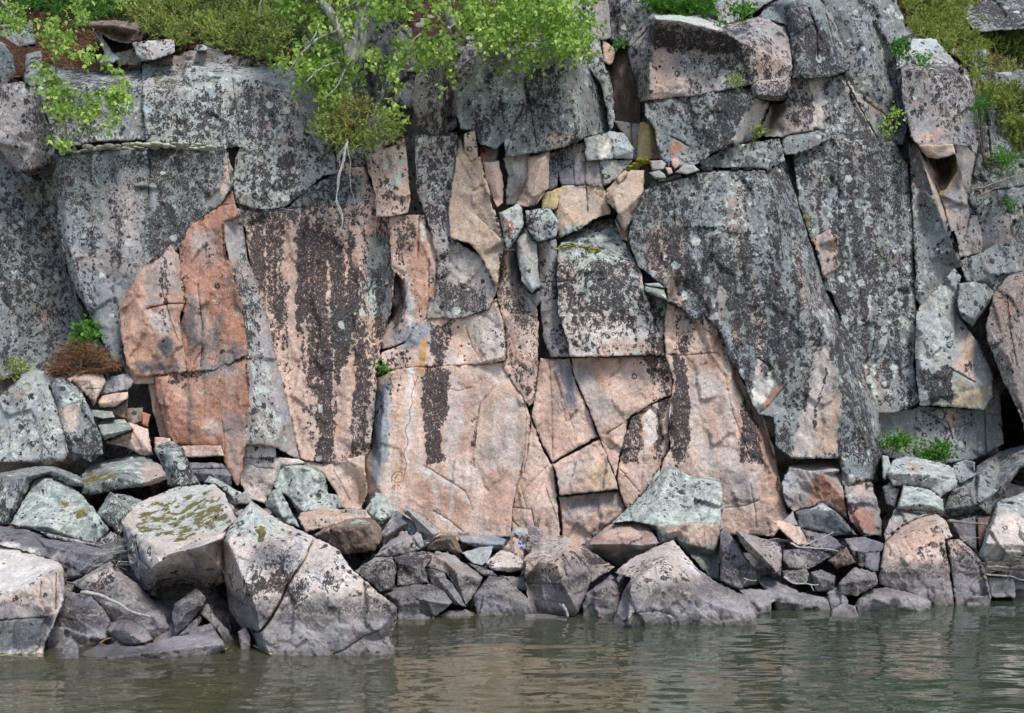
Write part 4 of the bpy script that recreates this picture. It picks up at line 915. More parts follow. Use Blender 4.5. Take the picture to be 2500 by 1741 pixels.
cr('rock_slab', 'F72,470,-2 130,470 222,545 250,572 300,532 395,640 460,790 560,1000 680,1200 740,1400 775,1599 I822,380 735,495 420,480 300,520 0,420 H1990,210 2060,90 E2064,1599 2090,1450 2135,1380 F92,1180 106,1040 118,950 72,790 60,690 64,600', -0.20, c='PK', D=.02, L=.03, thick=.7,
   ridges=['F250,580,2 310,760,0', 'F300,545,-8 345,770,-3', 'F130,500,-2 240,620,-2 320,780,0', 'F430,700,-4 500,1000,-7 640,1280,-7 720,1560,-6', 'F400,650,8 520,960,8 660,1220,10 750,1450,12'],
   cracks=[('F90,790 230,790 330,775 400,780', 1.4, .025), ('F100,1050 95,1350', 1.5, .02), ('I590,180 620,330 630,440', 1.3, .015), ('I440,320 560,310 650,270', 1.2, .01), ('F430,900 480,1150 600,1450', 1.1, .01)])
# small columns and wedges in the broken bay
cr('rock_wedge', 'B852,838 915,812 932,978 895,1002 856,945', -0.26, c='TN', D=.1, L=.05, thick=.3)
cr('rock_block', 'B938,905 988,912 992,1015 962,1015', -0.05, c='OR', D=0, L=0, thick=.3)
cr('rock_block', 'B985,922 1062,925 1042,1000 992,1005', -0.02, c='PG', D=.1, L=.1, thick=.3)
cr('rock_column', 'B972,1015 1060,1005 1092,1150 1085,1262 1055,1285 1030,1230 992,1130', -0.16, c='PK', D=.03, L=.08, ridges=['B1030,1015,-2 1060,1200,-3'], thick=.3)
cr('rock_column', 'B1095,985 1250,928 1260,1100 1180,1270 1112,1275 1130,1090', -0.10, c='PG', D=.03, L=.02, ridges=['B1150,1000,0 1140,1200,-2'], thick=.4)
cr('rock_column', 'B1255,985,4 1375,930 1378,1000 1370,1170 1285,1282 1180,1278 1245,1130', -0.22, c='PK', D=.02, L=.0, ridges=['B1335,1000,-6 1255,1270,-6'], thick=.4)
cr('rock_block', 'B1380,962 1520,902 1525,1010 1430,1060 1428,1160 1372,1182', -0.12, c='VI', D=.3, L=.1, thick=.4)
cr('rock_block', 'B1526,900 1610,888 1602,1000 1528,1010', -0.08, c='PG', D=.1, L=.1, thick=.4)
cr('rock_block', 'B1432,1060 1528,1014 1602,1004 1606,1148 1460,1150', -0.10, c='VI', D=.08, L=.05, thick=.4, cracks=['B1530,1014 1535,1150'])
cr('rock_block', 'B1602,862 1742,828 1778,905 1768,985 1612,995', -0.20, c='LG', D=.1, L=.2, ridges=['B1730,845,-4 1680,975,-2', 'B1745,850,2 1775,960,2'], thick=.4)
cr('rock_block', 'B1748,825,10 1842,832,10 1902,930 1895,985 1775,985 1782,890', -0.18, c='LG', D=.15, L=.35, ridges=['B1800,910,-2 1890,940,-4'], thick=.4)
cr('rock_block', 'B1610,1004 1690,998 1722,1150 1640,1160 1606,1130', -0.12, c='PG', D=.1, L=.1, thick=.4)
cr('rock_block', 'B1695,998 1890,1000 1855,1050 1790,1112 1726,1150', -0.14, c='LG', D=.12, L=.25, thick=.4)
cr('rock_block', 'B1345,1205 1455,1172 1422,1302 1335,1295', -0.16, c='OC', D=.0, L=.03, thick=.3)
cr('rock_block', 'B1460,1158 1700,1155 1725,1190 1758,1330 1650,1362 1555,1430 1445,1475 1412,1330 1440,1250', -0.12, c='TN', D=.02, L=.04, ridges=['B1440,1260,-2 1560,1410,-6', 'B1580,1170,2 1560,1400,-2', 'B1610,1320,4 1740,1200,0'], cracks=['B1610,1165 1620,1320'], thick=.4)
cr('rock_wedge', 'B1742,1180 1862,1062,6 1968,1062,8 1962,1200 1905,1330,2 1850,1440 1800,1360 1815,1330 1750,1260', -0.28, c='TN', D=.03, L=.08, ridges=['B1760,1200,-2 1820,1330,-8 1960,1200,-3'], thick=.4)
cr('rock_wedge', 'B1790,1370 1848,1442 1905,1335 1860,1470 1868,1500 1835,1490', -0.12, c='OR', D=.05, L=0, thick=.3)
cr('rock_block', 'B1800,1110 1870,1050 1870,1066 1815,1140', -0.30, c='PK', D=0, L=.05, thick=.2)
cr('rock_column', 'B1782,752 1940,772 1945,900 1922,990 1895,990 1890,900 1842,830', 0.10, c='PG', D=.08, L=.05, thick=.4, cracks=['B1890,770 1895,900'])
cr('rock_column', 'B1947,765 2032,765 2062,900 2065,985 1930,992', -0.02, c='OC', D=.04, L=.1, ridges=['B2000,780,-5 2010,980,-5'], thick=.4)
cr('rock_block', 'B2040,772 2140,830 2230,895 2215,960 2165,1050 2110,1005 2070,985', -0.05, c='PG', D=.35, L=.1, ridges=['B2180,880,2 2130,960,-4'], thick=.4)
# upper middle
cr('rock_block', 'B562,430,15 700,300,30 880,250,30 938,300,10 918,440 812,590 800,790 720,852 582,838 542,700 522,620', 0.02, c='PG', D=.42, L=.2, ridges=['B700,420,-8 715,640,-10 715,840,-4', 'B820,300,20 740,600,14 740,830,10'])
cr('rock_block', 'B-100,180 300,80 520,180 560,400 520,600 560,700 300,640 -100,620', 0.62, c='DG', D=.3, L=.2, amp=1.4, ridges=['B420,100,-10 480,300,-12 400,600,-5'])
cr('rock_block', 'B815,582 905,452 932,332 1010,262,20 1300,240,30 1450,262,20 1600,400,25 1700,520,40 1742,700,45 1758,820,45 1602,852,10 1562,880 1400,930 1112,974 1098,880 1048,922 942,888 922,810 832,800 805,700', -0.30, c='G', D=.40, L=.30, thick=.8,
   ridges=['B1460,290,-4 1530,600,-8 1560,860,-6', 'B1010,320,-2 1240,420,-6 1250,640,-4', 'B880,640,-5 1180,640,-10 1250,640,-4'], cracks=[('B1240,420 1230,520 1260,650', 2.4, .06), ('B1240,640 1160,780 1110,960', 1.4, .03), 'B1260,650 1300,900'])
cr('rock_wall', 'B1420,-40 1622,-40 1680,230 1722,400 1772,560 1782,745 1762,815 1746,700 1704,515 1600,395 1452,258', 0.12, c='LG', D=.35, L=.3, ridges=['B1600,0,-4 1640,300,-3 1740,560,0'])
cr('rock_block', 'B1630,-40 1738,-40 1752,100 1758,232 1700,250 1682,220', 0.26, c='PG', D=.03, L=.05)
cr('rock_block', 'B1742,-40 2000,-40 2002,75 1905,225 1852,285 1792,300 1758,225 1755,100', 0.28, c='G', D=.4, L=.25, ridges=['B1790,0,-4 1840,280,-4'])
cr('rock_wedge', 'B1714,252 1790,312 1768,395 1752,400 1722,380', 0.3, c='PK', D=.02, L=0)
cr('rock_panel', 'B1794,318 1868,290 1945,620 1942,768 1790,750 1782,560 1772,410', 0.46, c='BR', D=.1, L=.02, ridges=['B1820,450,-6 1850,740,0'])
cr('rock_block', 'B1870,286,22 1960,132,22 2022,70,16 C150,75,26 290,98,26 440,160,22 640,108,26 820,158,20 852,418 838,476 600,520 450,556 250,588 10,618 B1992,622 1950,628,14 1890,400,20', -0.36, c='PG', D=.34, L=.25, thick=.9,
   ridges=['B2035,110,-6 2015,300,-6 2005,560,-4', 'C0,120,-26 150,130,-28 300,170,-28 430,200,-26 530,265,-14', 'C0,285,0 250,320,0 480,330,0'], cracks=['B1880,300 1990,180', ('C640,190 600,330', 1.1, .01)])
cr('rock_block', 'C645,105,20 700,20,30 830,-40,30 1000,-40,26 1100,100,16 1180,300,10 1202,428 1162,452 1060,480 942,480 852,484 858,418 826,154', -0.20, c='G', D=.45, L=.25, ridges=['C830,20,0 900,200,-6 930,460,-4', 'C1010,40,-2 1090,300,0 1100,460,0'], cracks=[('C960,60 1005,200 1010,360', 2.2, .05), 'C1060,80 1120,300'])
cr('rock_block', 'C340,-40 640,-40 810,-40 700,15 560,100 470,150 400,130', 0.15, c='LG', D=.25, L=.35)
cr('rock_slab', 'C1004,-40 1250,-40 1330,80 1390,160 1470,300 1502,430 1502,520 1560,700 1572,760 1542,900 1412,905 1385,860 1282,648 1182,462 1206,430 1184,300 1104,100', 0.10, c='G', D=.36, L=.4, ridges=['C1120,0,-2 1300,300,-4 1450,700,-4', 'C1390,200,8 1480,500,10 1540,800,14'], cracks=['C1300,620 1440,720 1560,690'])
cr('rock_block', 'C1255,-40 1420,-60 1490,0 1535,100 1552,205 1590,210 1480,260 1455,280 1392,158 1334,76', 0.42, c='G', D=.3, L=.45)
cr('rock_block', 'C-60,650 10,622 250,592 450,560 582,556 640,620 704,635,20 697,700,24 615,862,22 482,912,4 350,950 258,1020 185,1038 80,1040 30,960 0,800 -60,720', -0.32, c='G', D=.52, L=.2, thick=.8,
   ridges=['C620,625,-2 560,700,-4 480,895,-4', 'C100,840,0 200,900,8 190,950,8 90,985,0'], cracks=['C100,850 200,905'])
cr('rock_wedge', 'C592,540,6 622,515 838,474 842,556 792,622,8 732,624,10 600,605,8', -0.42, c='PG', D=.4, L=.15, thick=.5, ridges=['C640,590,-4 780,600,-4 830,545,-3'])
cr('rock_block', 'C852,490 922,486 988,640 1000,790 992,810 852,828 785,852 682,848 662,800 706,700 730,632,20 796,628,20 844,560', -0.04, c='PG', D=.12, L=.08, ridges=['C810,640,4 820,700,0 800,820,2', 'C740,650,26 700,820,10'])
cr('rock_ledge', 'C788,868,6 862,832,10 1050,812,10 1082,862 950,930 882,952 802,962', -0.16, c='G', D=.4, L=.25, ridges=['C800,875,0 1060,840,0'])
cr('rock_wall', 'C937,488 1062,482 1177,464 1280,650 1385,882 1500,906 1522,980 1560,1020 1592,1300 1606,1599 F1612,300 1622,600 1604,850 1640,1080 1560,1132 1387,1152 1322,970 1252,800 1180,640 1130,480 1100,400 1058,385 1045,300 1002,110 972,70 C950,1430 897,1250 870,1050 862,962 960,932 1085,868 1052,808 1003,790 992,640', 0.02, c='G', D=.42, L=.45, thick=.7,
   ridges=['C1130,900,-4 1135,1599,-4', 'C870,1000,4 1110,900,0', 'C1180,480,0 1290,680,4 1400,880,6', 'F1140,50,0 1140,300,4 1350,700,0 1300,850,6'], cracks=[('C1135,950 1140,1420', 1.3, .012), ('F1230,600 1180,700 1250,800', 1.3, .02), 'F1370,640 1340,800 1300,840', 'C1170,480 1380,860'])
cr('rock_wedge', 'F972,75 1075,15,-6 1135,45 1132,250 1060,290 1045,295 1003,110', -0.02, c='PK', D=.04, L=.03, ridges=['F1000,85,0 1130,62,-10 1125,130,-2'], thick=.3)
cr('rock_slab', 'C268,1010 482,915 770,866 800,1000 705,1052 640,1042 300,1040', -0.20, c='G', D=.3, L=.5, ridges=['C300,1020,4 770,900,0'])
cr('rock_slab', 'C-10,1128,14 100,1108,20 280,1045,30 640,1046,30 702,1062,20 770,1012,20 805,1002,30 905,1290,30 968,1490,30 F1024,250,30 1062,400,28 1120,520,26 1182,640,26 1262,820,26 1342,1020,26 1387,1160,26 1410,1380,26 1415,1599,26 1170,1599 1160,1430 840,1430 752,1352 742,1170 640,1150,4 600,1080 558,955 462,790 402,640 302,525 250,566 222,540 132,468 78,458 72,375 E1932,232 B1875,1485 1905,1350 1962,1200', -0.38, c='G', D=.50, L=.28, thick=.9, step=4.8,
   ridges=['C40,1150,0 300,1080,0 640,1070,0 700,1100,-2', 'C700,1100,-2 760,1320,-4 800,1599,-6 F900,300,-6 960,480,-6 1060,640,-6 1120,900,-4 1250,1200,-4 1330,1560,-4', 'F780,830,0 740,1100,8 700,1180,4', 'F980,760,0 900,1150,6 850,1420,6', 'F1010,1180,-4 980,1420,-4', 'F110,240,10 130,400,14 100,440,8', 'F400,330,-2 440,540,2'],
   cracks=[('C700,1100 760,1330 790,1599', 1.4, .03), ('F820,970 700,1110 650,1150', 1.4, .03), ('F100,200 70,380', 2.0, .04), 'F640,810 740,880', ('F1000,200 1020,500 960,700', 1.3, .015)])
cr('rock_wedge', 'F650,1155 740,1172 752,1300 720,1290 690,1220', -0.18, c='BR', D=.1, L=0)
# far right
cr('rock_block', 'C1532,425 1570,405,10 1650,398,20 1880,400,20 1942,480,10 1992,640 2012,780 2002,960 1932,905 1850,896 1640,902 1602,860 1582,780 1542,620', -0.30, c='PG', D=.48, L=.2, ridges=['C1560,440,0 1700,450,-6 1880,470,-2 1950,800,0'])
cr('rock_block', 'C1500,300 1582,330 1602,246,20 1742,246,20 1862,392,10 1700,395 1560,402 1502,432', 0.02, c='LG', D=.25, L=.4)
cr('rock_wedge', 'C1502,435 1530,430 1540,600 1560,680 1510,520', .1, c='DG', D=.3, L=.2)
cr('rock_block', 'C1642,906 1850,900 1862,955 1762,985,6 1690,972,6', -0.34, c='TN', D=.06, L=.08, thick=.4)
cr('rock_slab', 'C1582,900 1642,912 1655,960 1700,1050 1790,1300 1890,1599,0 F1905,235 1862,252 1700,440 1662,500 1626,430 1618,100 C1606,1400 1592,1000', -0.02, c='G', D=.3, L=.3, thick=.5, ridges=['C1650,960,-14 1740,1250,-16 1860,1560,-14 F1895,220,-8', 'C1620,960,0 1660,1400,2 F1700,200,2'], cracks=['F1740,130 1790,80'])
cr('rock_block', 'C1684,975,2 1762,990 1862,960 1902,1080 1952,1300 1945,1490 1902,1599 F1890,110 1860,0 C1845,1440 1780,1230 1705,1050', 0.08, c='PG', D=.25, L=.1, thick=.6, ridges=['C1710,1000,22 1845,985,18 1825,1120,16 1760,1175,6', 'C1870,990,-6 1885,1060,-8 1790,1220,-6', 'C1740,1010,30 1800,1080,30'])
cr('rock_block', 'F1642,502 1862,256 1902,300 1888,330 1880,540 1922,610 2002,700 2092,900 2097,1050 2040,1130 1860,1110 1652,1100 1622,870 1628,520', -0.12, c='LG', D=.3, L=.3, ridges=['F1650,870,-6 1845,880,-8 1900,900,-6 2000,960,-6 2090,1000,-4', 'F1860,300,-4 1850,870,-8'], cracks=['F1845,880 1990,960'])
cr('rock_block', 'F1380,1156 1560,1136 1645,1112 1860,1125 2050,1140 2150,1170 2162,1340 2002,1430 1830,1460 1640,1470 1420,1420', 0.15, c='G', D=.25, L=.25, ridges=['F1400,1200,6 1640,1140,4 1850,1300,0', 'F1850,1300,0 2060,1150,2'], cracks=['F1640,1130 1820,1210 1850,1310', 'F2050,1150 2060,1400'])
cr('rock_block', 'F2040,1135 2100,1060 2100,960 2140,1020 2148,1165', .18, c='PG', D=.2, L=.1)
cr('rock_block', 'F2112,402,10 2200,300,20 2295,270,20 2440,260,20 2440,1320,30 2315,1290 2268,1140 2172,950 2072,700 2062,600 2092,480', -0.42, c=(.215, .185, .165), D=.36, L=.16, ridges=['F2110,450,-4 2200,800,-10 2295,1150,-6', 'F2200,440,0 2240,700,-4 2295,900,-6'], cracks=['F2190,420 2210,640 2250,850'])
cr('rock_block', 'F1905,205 2032,160 2120,100 2200,100,10 2295,-20,20 2440,-40,20 2440,260 2290,262 2195,295 2110,395 2060,348 2000,330 1940,330 1915,260', 0.0, c='G', D=.38, L=.3, ridges=['F2030,180,-2 2080,300,-6', 'F2200,120,-4 2200,280,-6'])
cr('rock_wedge', 'C1945,1350,10 2002,1345,10 2032,1500 2030,1599 F2010,150 1920,180 1902,140', 0.1, c='PG', D=.3, L=.2, ridges=['C1960,1370,-4 1925,1560,2', 'C1960,1370,-4 2000,1599,-2'])
cr('rock_slab', 'C1996,650 2240,690 2440,740 2440,1599 F2440,-50 2290,-30 2200,90 2120,90 2030,140 C2035,1500 2005,1340 1955,1240 2010,960', 0.62, c='G', D=.35, L=.35, amp=1.5, ridges=['C2080,700,-8 2100,1000,-12 2060,1300,-4', 'C2180,720,4 2260,1100,-14 2200,1599,-6'], cracks=[('C2060,700 2090,1000 2080,1100', 2, .05), ('C2100,960 2300,990', 2, .05), 'C2000,1200 2295,1160'])
cr('rock_block', 'C1940,480 2000,470 2300,440 2300,620 2010,600 1990,630', .75, c='G', D=.5, L=.3, amp=1.4)
cr('rock_block', 'C1900,100,30 2080,-10,40 2440,-40,40 2440,160 2000,200', 1.3, c='G', D=.5, L=.3, amp=1.4)
cr('rock_block', 'C1870,330 2060,310 2060,460 1960,500 1900,420', .8, c='G', D=.5, L=.3)
cr('rock_block', 'A0,160 200,140 215,270 100,290 0,240', 1.3, c='G', D=.3, L=.3)
cr('rock_block', 'A1000,-40 1280,-40 1260,80 1000,60', 1.6, c='LG', D=.2, L=.3)
cr('rock_block', 'D540,730 600,690 650,740 690,780 600,770', .1, c='PG', D=.2, L=.1, thick=.3)

# ---------------------------------------------------------------- loose rocks along the shore and in the cracks
def bo(name, label, spec, Y, cat='boulder', **k):
    k.setdefault('wline', True); k.setdefault('thick', 0.55); k.setdefault('c', 'PG'); k.setdefault('D', .3); k.setdefault('L', .12)
    k.setdefault('step', 3.7); k.setdefault('bev', .012); k.setdefault('amp', 1.45); k.setdefault('fs', 1.7)
    return rock(name, spec, Y=Y, label=label, cat=cat, group='loose rocks fallen along the foot of the cliff', **k)

BO = bo
# jammed in the cracks of the face
def wedge(label, spec, d, **k):
    k.setdefault('thick', .25)
    return rock('wedged_stone', spec, d=d, label=label, cat='stone', group='loose stones jammed in the crack of the face', **k)
wedge('upright whitish stone with a rust red left side jammed beside the tan slab', 'B1068,1325,6 1182,1266 1212,1302 1222,1390 1182,1480 1122,1560 1098,1500', -0.42, c='LG', D=.25, L=.3, ridges=['B1090,1330,0 1155,1480,-4 1130,1550,0'])
wedge('rounded grey block perched at the top of the central crack', 'B1228,1312 1388,1292 1442,1382 1422,1475 1302,1508 1242,1425', -0.45, c='LG', D=.35, L=.3, ridges=['B1240,1320,0 1300,1400,-6 1410,1450,0', 'B1300,1400,-6 1430,1385,-2'])
wedge('long narrow stone hanging point down in the central crack', 'B1175,1490 1242,1422 1282,1500 E1302,100 1322,368 1272,408 1212,340 1182,200', -0.36, c='LG', D=.2, L=.25, ridges=['B1240,1440,-2 E1200,100,-5 1270,380,-4', 'E1195,260,-2 1275,395,0'])
wedge('small pale stone under the whitish wedged stone', 'B1100,1562 1168,1560 E1165,130 1100,125', -0.30, c='LG', D=.1, L=.2)
wedge('dark grey triangular stone below the hanging stone', 'E1212,380 1272,412 1325,385 1335,455 1300,490 1250,440', -0.16, c='DG', D=.1, L=.05)
wedge('flat greenish flake lying on the ledge beside the big grey block', 'E1970,352,8 2095,378,8 2098,395 2118,452 2050,430 1975,392', -0.55, c='GN', D=.1, L=.4, ridges=['E1975,370,0 2112,445,-2'])
wedge('thin pale flake above the greenish flake', 'E1968,345 2060,340 2100,372 2000,362', -0.5, c='LG', D=.1, L=.3)
wedge('angular grey rock wedged above the dark hole at the right', 'F1892,345 1978,330 2058,348 2112,402 2090,470 1975,612 1902,560 1882,480', -0.30, c='G', D=.32, L=.25, ridges=['F1900,520,-4 1980,560,-6 2080,440,-4', 'F1980,340,-2 1980,560,-6'])
for lab, sp, dd, cc in (('rounded pinkish stone on the ledge beside the reddish hollow', 'C-40,1000 40,995 70,1020 55,1055 -20,1060', -.42, 'PG'),
                        ('small orange pink stone touching the grey block on the ledge', 'C95,990 140,985 165,1020 120,1060 100,1030', -.42, 'PK'),
                        ('pink pebble between the two ledge stones', 'C60,1040 100,1045 110,1080 80,1090', -.42, 'PK'),
                        ('pale grey humped stone on the ledge top', 'C120,1075 180,1022 240,1025 275,1060 200,1090', -.46, 'LG'),
                        ('low grey stone at the left end of the ledge', 'C-40,1075 30,1058 60,1085 70,1110 0,1115', -.44, 'LG')):
    rock('ledge_stone', sp, d=dd, label=lab, cat='stone', group='small stones lying on the ledge', c=cc, D=.08, L=.15, thick=.2)
rock('rounded_stone', 'A1210,300 1230,282 1260,275 1290,290 1292,315 1215,318', d=.25, label='round grey stone on top of the big dome of rock', cat='stone', c='LG', D=.2, L=.5, thick=.25)

# left shore, back row
BO('boulder', 'grey white speckled boulder at the left edge with a mossy top', 'D-60,1020,30 0,1040,30 150,905,20 200,880,20 270,890 290,960 360,1130 430,1395 G400,30 100,40 -60,40', 11.0, c='LG', D=.3, L=.4, ridges=['D-60,1090,0 100,980,-5 230,920,-8 290,1150,-6 400,1400,-4'])
BO('boulder', 'dark lichened rock with a pink patch beside the mossy left boulder', 'D310,945 370,930,8 440,960 510,1010 562,1130 632,1300 642,1400 560,1465 425,1390 345,1130', 11.0, c='G', D=.45, L=.3, ridges=['D380,990,-6 400,1260,-8 500,1400,-2'])
BO('stone', 'angular cream coloured block below the brown needle pile', 'D400,935,10 500,875,14 640,912,8 662,955 582,1112 545,1050 480,980', 11.7, 'stone', c='TN', D=.03, L=.03, ridges=['D420,950,0 560,940,-5 600,1050,-5'], cracks=[('D540,1000 640,1000', 1.0, .01)])
BO('stone', 'brownish pink slab behind the cream block', 'D640,960 700,920 800,900 835,960 800,1010 620,1040', 11.9, 'stone', c='PG', D=.1, L=.05)
BO('stone', 'flat pink slab resting above the green slabs', 'D600,1075,4 640,1040 800,1015 800,1060 720,1115 620,1118', 11.8, 'stone', c='PK', D=.02, L=.05, ridges=['D610,1090,-3 790,1065,-3'])
BO('stone', 'brown stone under the flat pink slab', 'D600,1110 720,1118 800,1060 780,1190 700,1160', 11.85, 'stone', c='BR', D=.1, L=.05)
BO('stone', 'small dark stone beside the vertical gap', 'D790,1120 890,1115 885,1200 820,1230 780,1190', 11.8, 'stone', c='BR', D=.2, L=.1)
BO('stone', 'rust brown chip leaning in the gap under the red slab', 'D880,1140 940,1160 920,1240 880,1220', 11.8, 'stone', c='OR', D=.1, L=0)
BO('stone', 'thin green slab lying above a larger green slab', 'D568,1130,6 700,1140,6 716,1178 640,1188 575,1170', 11.5, 'stone', c='GN', D=.1, L=.5)
BO('stone', 'larger pointed green slab with a dark underside', 'D605,1195,20 780,1188,20 825,1255,4 650,1320 622,1280', 11.3, 'stone', c='GN', D=.05, L=.5, ridges=['D640,1290,-10 820,1250,-8'])
BO('stone', 'smooth brownish pink triangular slab under the green slab', 'D640,1335 825,1262 790,1205 920,1252 952,1410 900,1425 790,1370', 11.4, 'stone', c='PK', D=.02, L=.03, ridges=['D830,1262,-4 940,1400,-5'])
BO('stone', 'small pink block left of the lichened grey rock', 'D960,1300 1060,1305 1072,1345 965,1385', 11.6, 'stone', c='PK', D=.05, L=.05)
BO('stone', 'pale pink ledge stone under the red slab', 'D1130,1355 1270,1350 1375,1352 1400,1420 1150,1430', 11.75, 'stone', c='PK', D=.03, L=.05)
BO('stone', 'purplish layered stone under the pale pink ledge', 'G1150,35 1385,40 1440,110 1442,185 1240,170', 11.6, 'stone', c='VI', D=.1, L=.1, ridges=['G1200,100,-5 1430,120,-5'], cracks=['G1190,80 1400,75'])
BO('boulder', 'lichened grey green rock leaning behind the big mossy boulder', 'D955,1375 1000,1335,8 1080,1325,8 1130,1360,6 1200,1500 1245,1599 G1240,165 1150,210 1040,185 1010,60', 11.1, c='G', D=.35, L=.5, ridges=['D980,1400,-4 1060,1400,-8 1120,1599,-8', 'D1060,1400,-8 1140,1390,-4'])
BO('boulder', 'flat topped rock with moss beside the pale speckled boulder', 'G500,240 510,110,20 570,45,40 900,-30,50 930,10,40 1010,60,20 1045,140,5 930,185 740,205 560,245', 10.6, c='G', D=.2, L=.4, ridges=['G520,190,-2 750,130,-6 880,170,-6 1030,120,-6'])
BO('boulder', 'dark lichened rock at the left edge below the speckled boulder', 'G-60,110,30 0,100,30 240,50,30 340,55,30 505,130,10 525,190 430,180 300,115 200,140 165,230 60,425 -60,440', 10.4, c='G', D=.35, L=.4, ridges=['G-60,150,0 160,130,-8 40,400,-4', 'G160,130,-8 330,90,-4 520,170,-4'])
BO('boulder', 'humped green lichened boulder with moss and a pink patch', 'G60,425 180,210,20 222,120,30 330,115,30 430,172,24 520,250,14 620,370 680,460 600,545 520,530 260,475', 10.0, c='GN', D=.2, L=.6, ridges=['G80,430,0 300,440,-8 640,450,-4', 'G300,150,14 420,320,6 520,480,0'])
BO('boulder', 'grey green pointed rock just left of the mossy boulder', 'G600,355 685,222,14 830,250,14 905,285,10 790,380 765,470 740,490 640,400', 10.1, c='GN', D=.25, L=.5, ridges=['G690,240,4 700,340,-6 750,450,-4'])
BO('boulder', 'dark pink grey rock below the humped green boulder', 'G250,470 520,530 600,540 690,465 800,530 850,640 740,600 520,545 320,515', 9.7, c='PG', D=.35, L=.2)
BO('boulder', 'long grey violet slab behind the white topped block', 'G-60,430,40 180,460,40 310,512,30 520,542,20 745,600,10 700,640 600,705 500,760 405,780 380,665 180,598 -60,545', 9.2, c='VI', D=.12, L=.18, ridges=['G-60,470,10 300,600,0 500,720,-4', 'G300,560,-2 620,620,-6'])
BO('boulder', 'dark rock deep behind the twigs and the plank shaped facet', 'G600,560 760,520 860,700 880,840 760,740 690,650', 9.4, c='DG', D=.2, L=.1, wline=False)
BO('boulder', 'big square block with a bright white top at the left edge', 'G-60,535,90 0,545,90 180,596,80 380,665,50 402,700,20 396,900 335,1050 290,1140 272,1210 280,1330 -60,1400', 8.1, c='PW', D=.06, L=.03, thick=.8, fs=1.1, wline=False,
   ridges=['G-60,872,0 0,852,0 120,820,0 230,790,0 350,720,0', 'G350,720,0 350,960,0 300,1060,8'], cracks=['G350,730 345,950', 'G255,780 250,880', 'G300,1000 0,1020'])
BO('boulder', 'big boulder covered with moss behind the split boulder', 'G755,400,10 860,290,70 980,240,80 1100,190,90 1330,170,80 1400,230,60 1472,390,20 1425,450,10 1395,530,10 1385,720,10 1330,795,16 1200,900,52 1100,950,60 980,945,60 930,870,50 870,830,10 800,650,10', 8.75, lean=.2, c='PW', D=.1, L=.3, thick=1.0,
   ridges=['G820,480,4 900,515,0 1200,520,-4 1370,480,-2 1450,410,6', 'G820,480,4 880,600,-2 940,700,-6 932,860,8', 'G940,700,-14 1050,612,-22 1250,560,-22 1385,510,-8', 'G780,440,6 850,700,4 905,840,6'], cracks=['G840,500 870,640 930,700'])
BO('boulder', 'speckled brown grey block under the plank shaped facet', 'G510,752,20 680,650,24 760,720,14 850,790,8 1010,960 1082,1110 1000,1142 930,1130 700,1032 560,862 430,790,10', 8.6, D=.3, L=.05, ridges=['G530,760,6 690,700,0 840,860,-6 960,1000,-6', 'G600,900,0 760,960,-8 900,1130,-4'])
BO('boulder', 'dark bluish rock beside the white topped block', 'G400,835 560,865 640,940 692,1030 662,1110 690,1150 620,1180 500,1215 280,1260 280,1150 335,1035 390,950', 8.45, c='VI', D=.1, L=.03, ridges=['G390,990,-4 480,1010,-8 640,1130,-4'])
BO('stone', 'dark angular rock in front of the speckled brown block', 'G658,1085 762,975 842,990 960,1142 890,1172 785,1185', 8.35, 'stone', c='BR', D=.3, L=.03, ridges=['G780,990,-2 780,1080,-8 890,1160,-4'])
BO('stone', 'dark wedge shaped stone under the mossy boulder', 'G1080,920 1222,820,8 1285,880 1250,955 1170,1055 1092,1112 1070,1000', 8.5, 'stone', c='DG', D=.3, L=.1, ridges=['G1100,930,-2 1150,980,-8 1255,920,-4', 'G1150,980,-8 1090,1090,-2'])
BO('stone', 'grey stone between the dark wedge and the low slab', 'G1095,1125 1240,985 1262,1010 1230,1060 1310,1040 1345,1080 1250,1110', 8.5, 'stone', c='VI', D=.1, L=.1)
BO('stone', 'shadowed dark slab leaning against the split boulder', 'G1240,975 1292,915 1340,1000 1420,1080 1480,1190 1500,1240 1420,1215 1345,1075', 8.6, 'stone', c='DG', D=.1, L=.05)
BO('stone', 'small dark stone standing in the gap at the waterline', 'G1480,1090 1530,1060 1560,1120 1560,1230 1500,1240', 8.3, 'stone', c='BR', D=.1, L=.05)
BO('boulder', 'long low grey slab lying along the waterline', 'G430,1262 620,1170,10 770,1180 860,1182 1080,1122,10 1340,1080,10 1392,1150 1412,1212 1200,1280 900,1340 430,1350', 8.05, c='VI', D=.03, L=.06, ridges=['G450,1260,-4 800,1240,-10 1380,1170,-6'], lean=.9)
BO('stone', 'small pointed dark stone at the water beside the white topped block', 'G380,1240 395,1180 438,1115 490,1190 490,1290 370,1290', 7.95, 'stone', c='DG', D=.1, L=.03)
BO('stone', 'half sunken pinkish stone in the left foreground water', 'G20,1480 200,1350,14 380,1258,10 422,1258 400,1360 385,1480 380,1599 20,1599', 7.72, 'stone', c='PG', D=.03, L=.03, lean=.7)
BO('stone', 'rounded pink stone just under the water surface', 'G1360,1400 1400,1325,10 1470,1335,10 1530,1390 1560,1480 1340,1480', 7.35, 'stone', c='PK', D=0, L=0, lean=2.0)
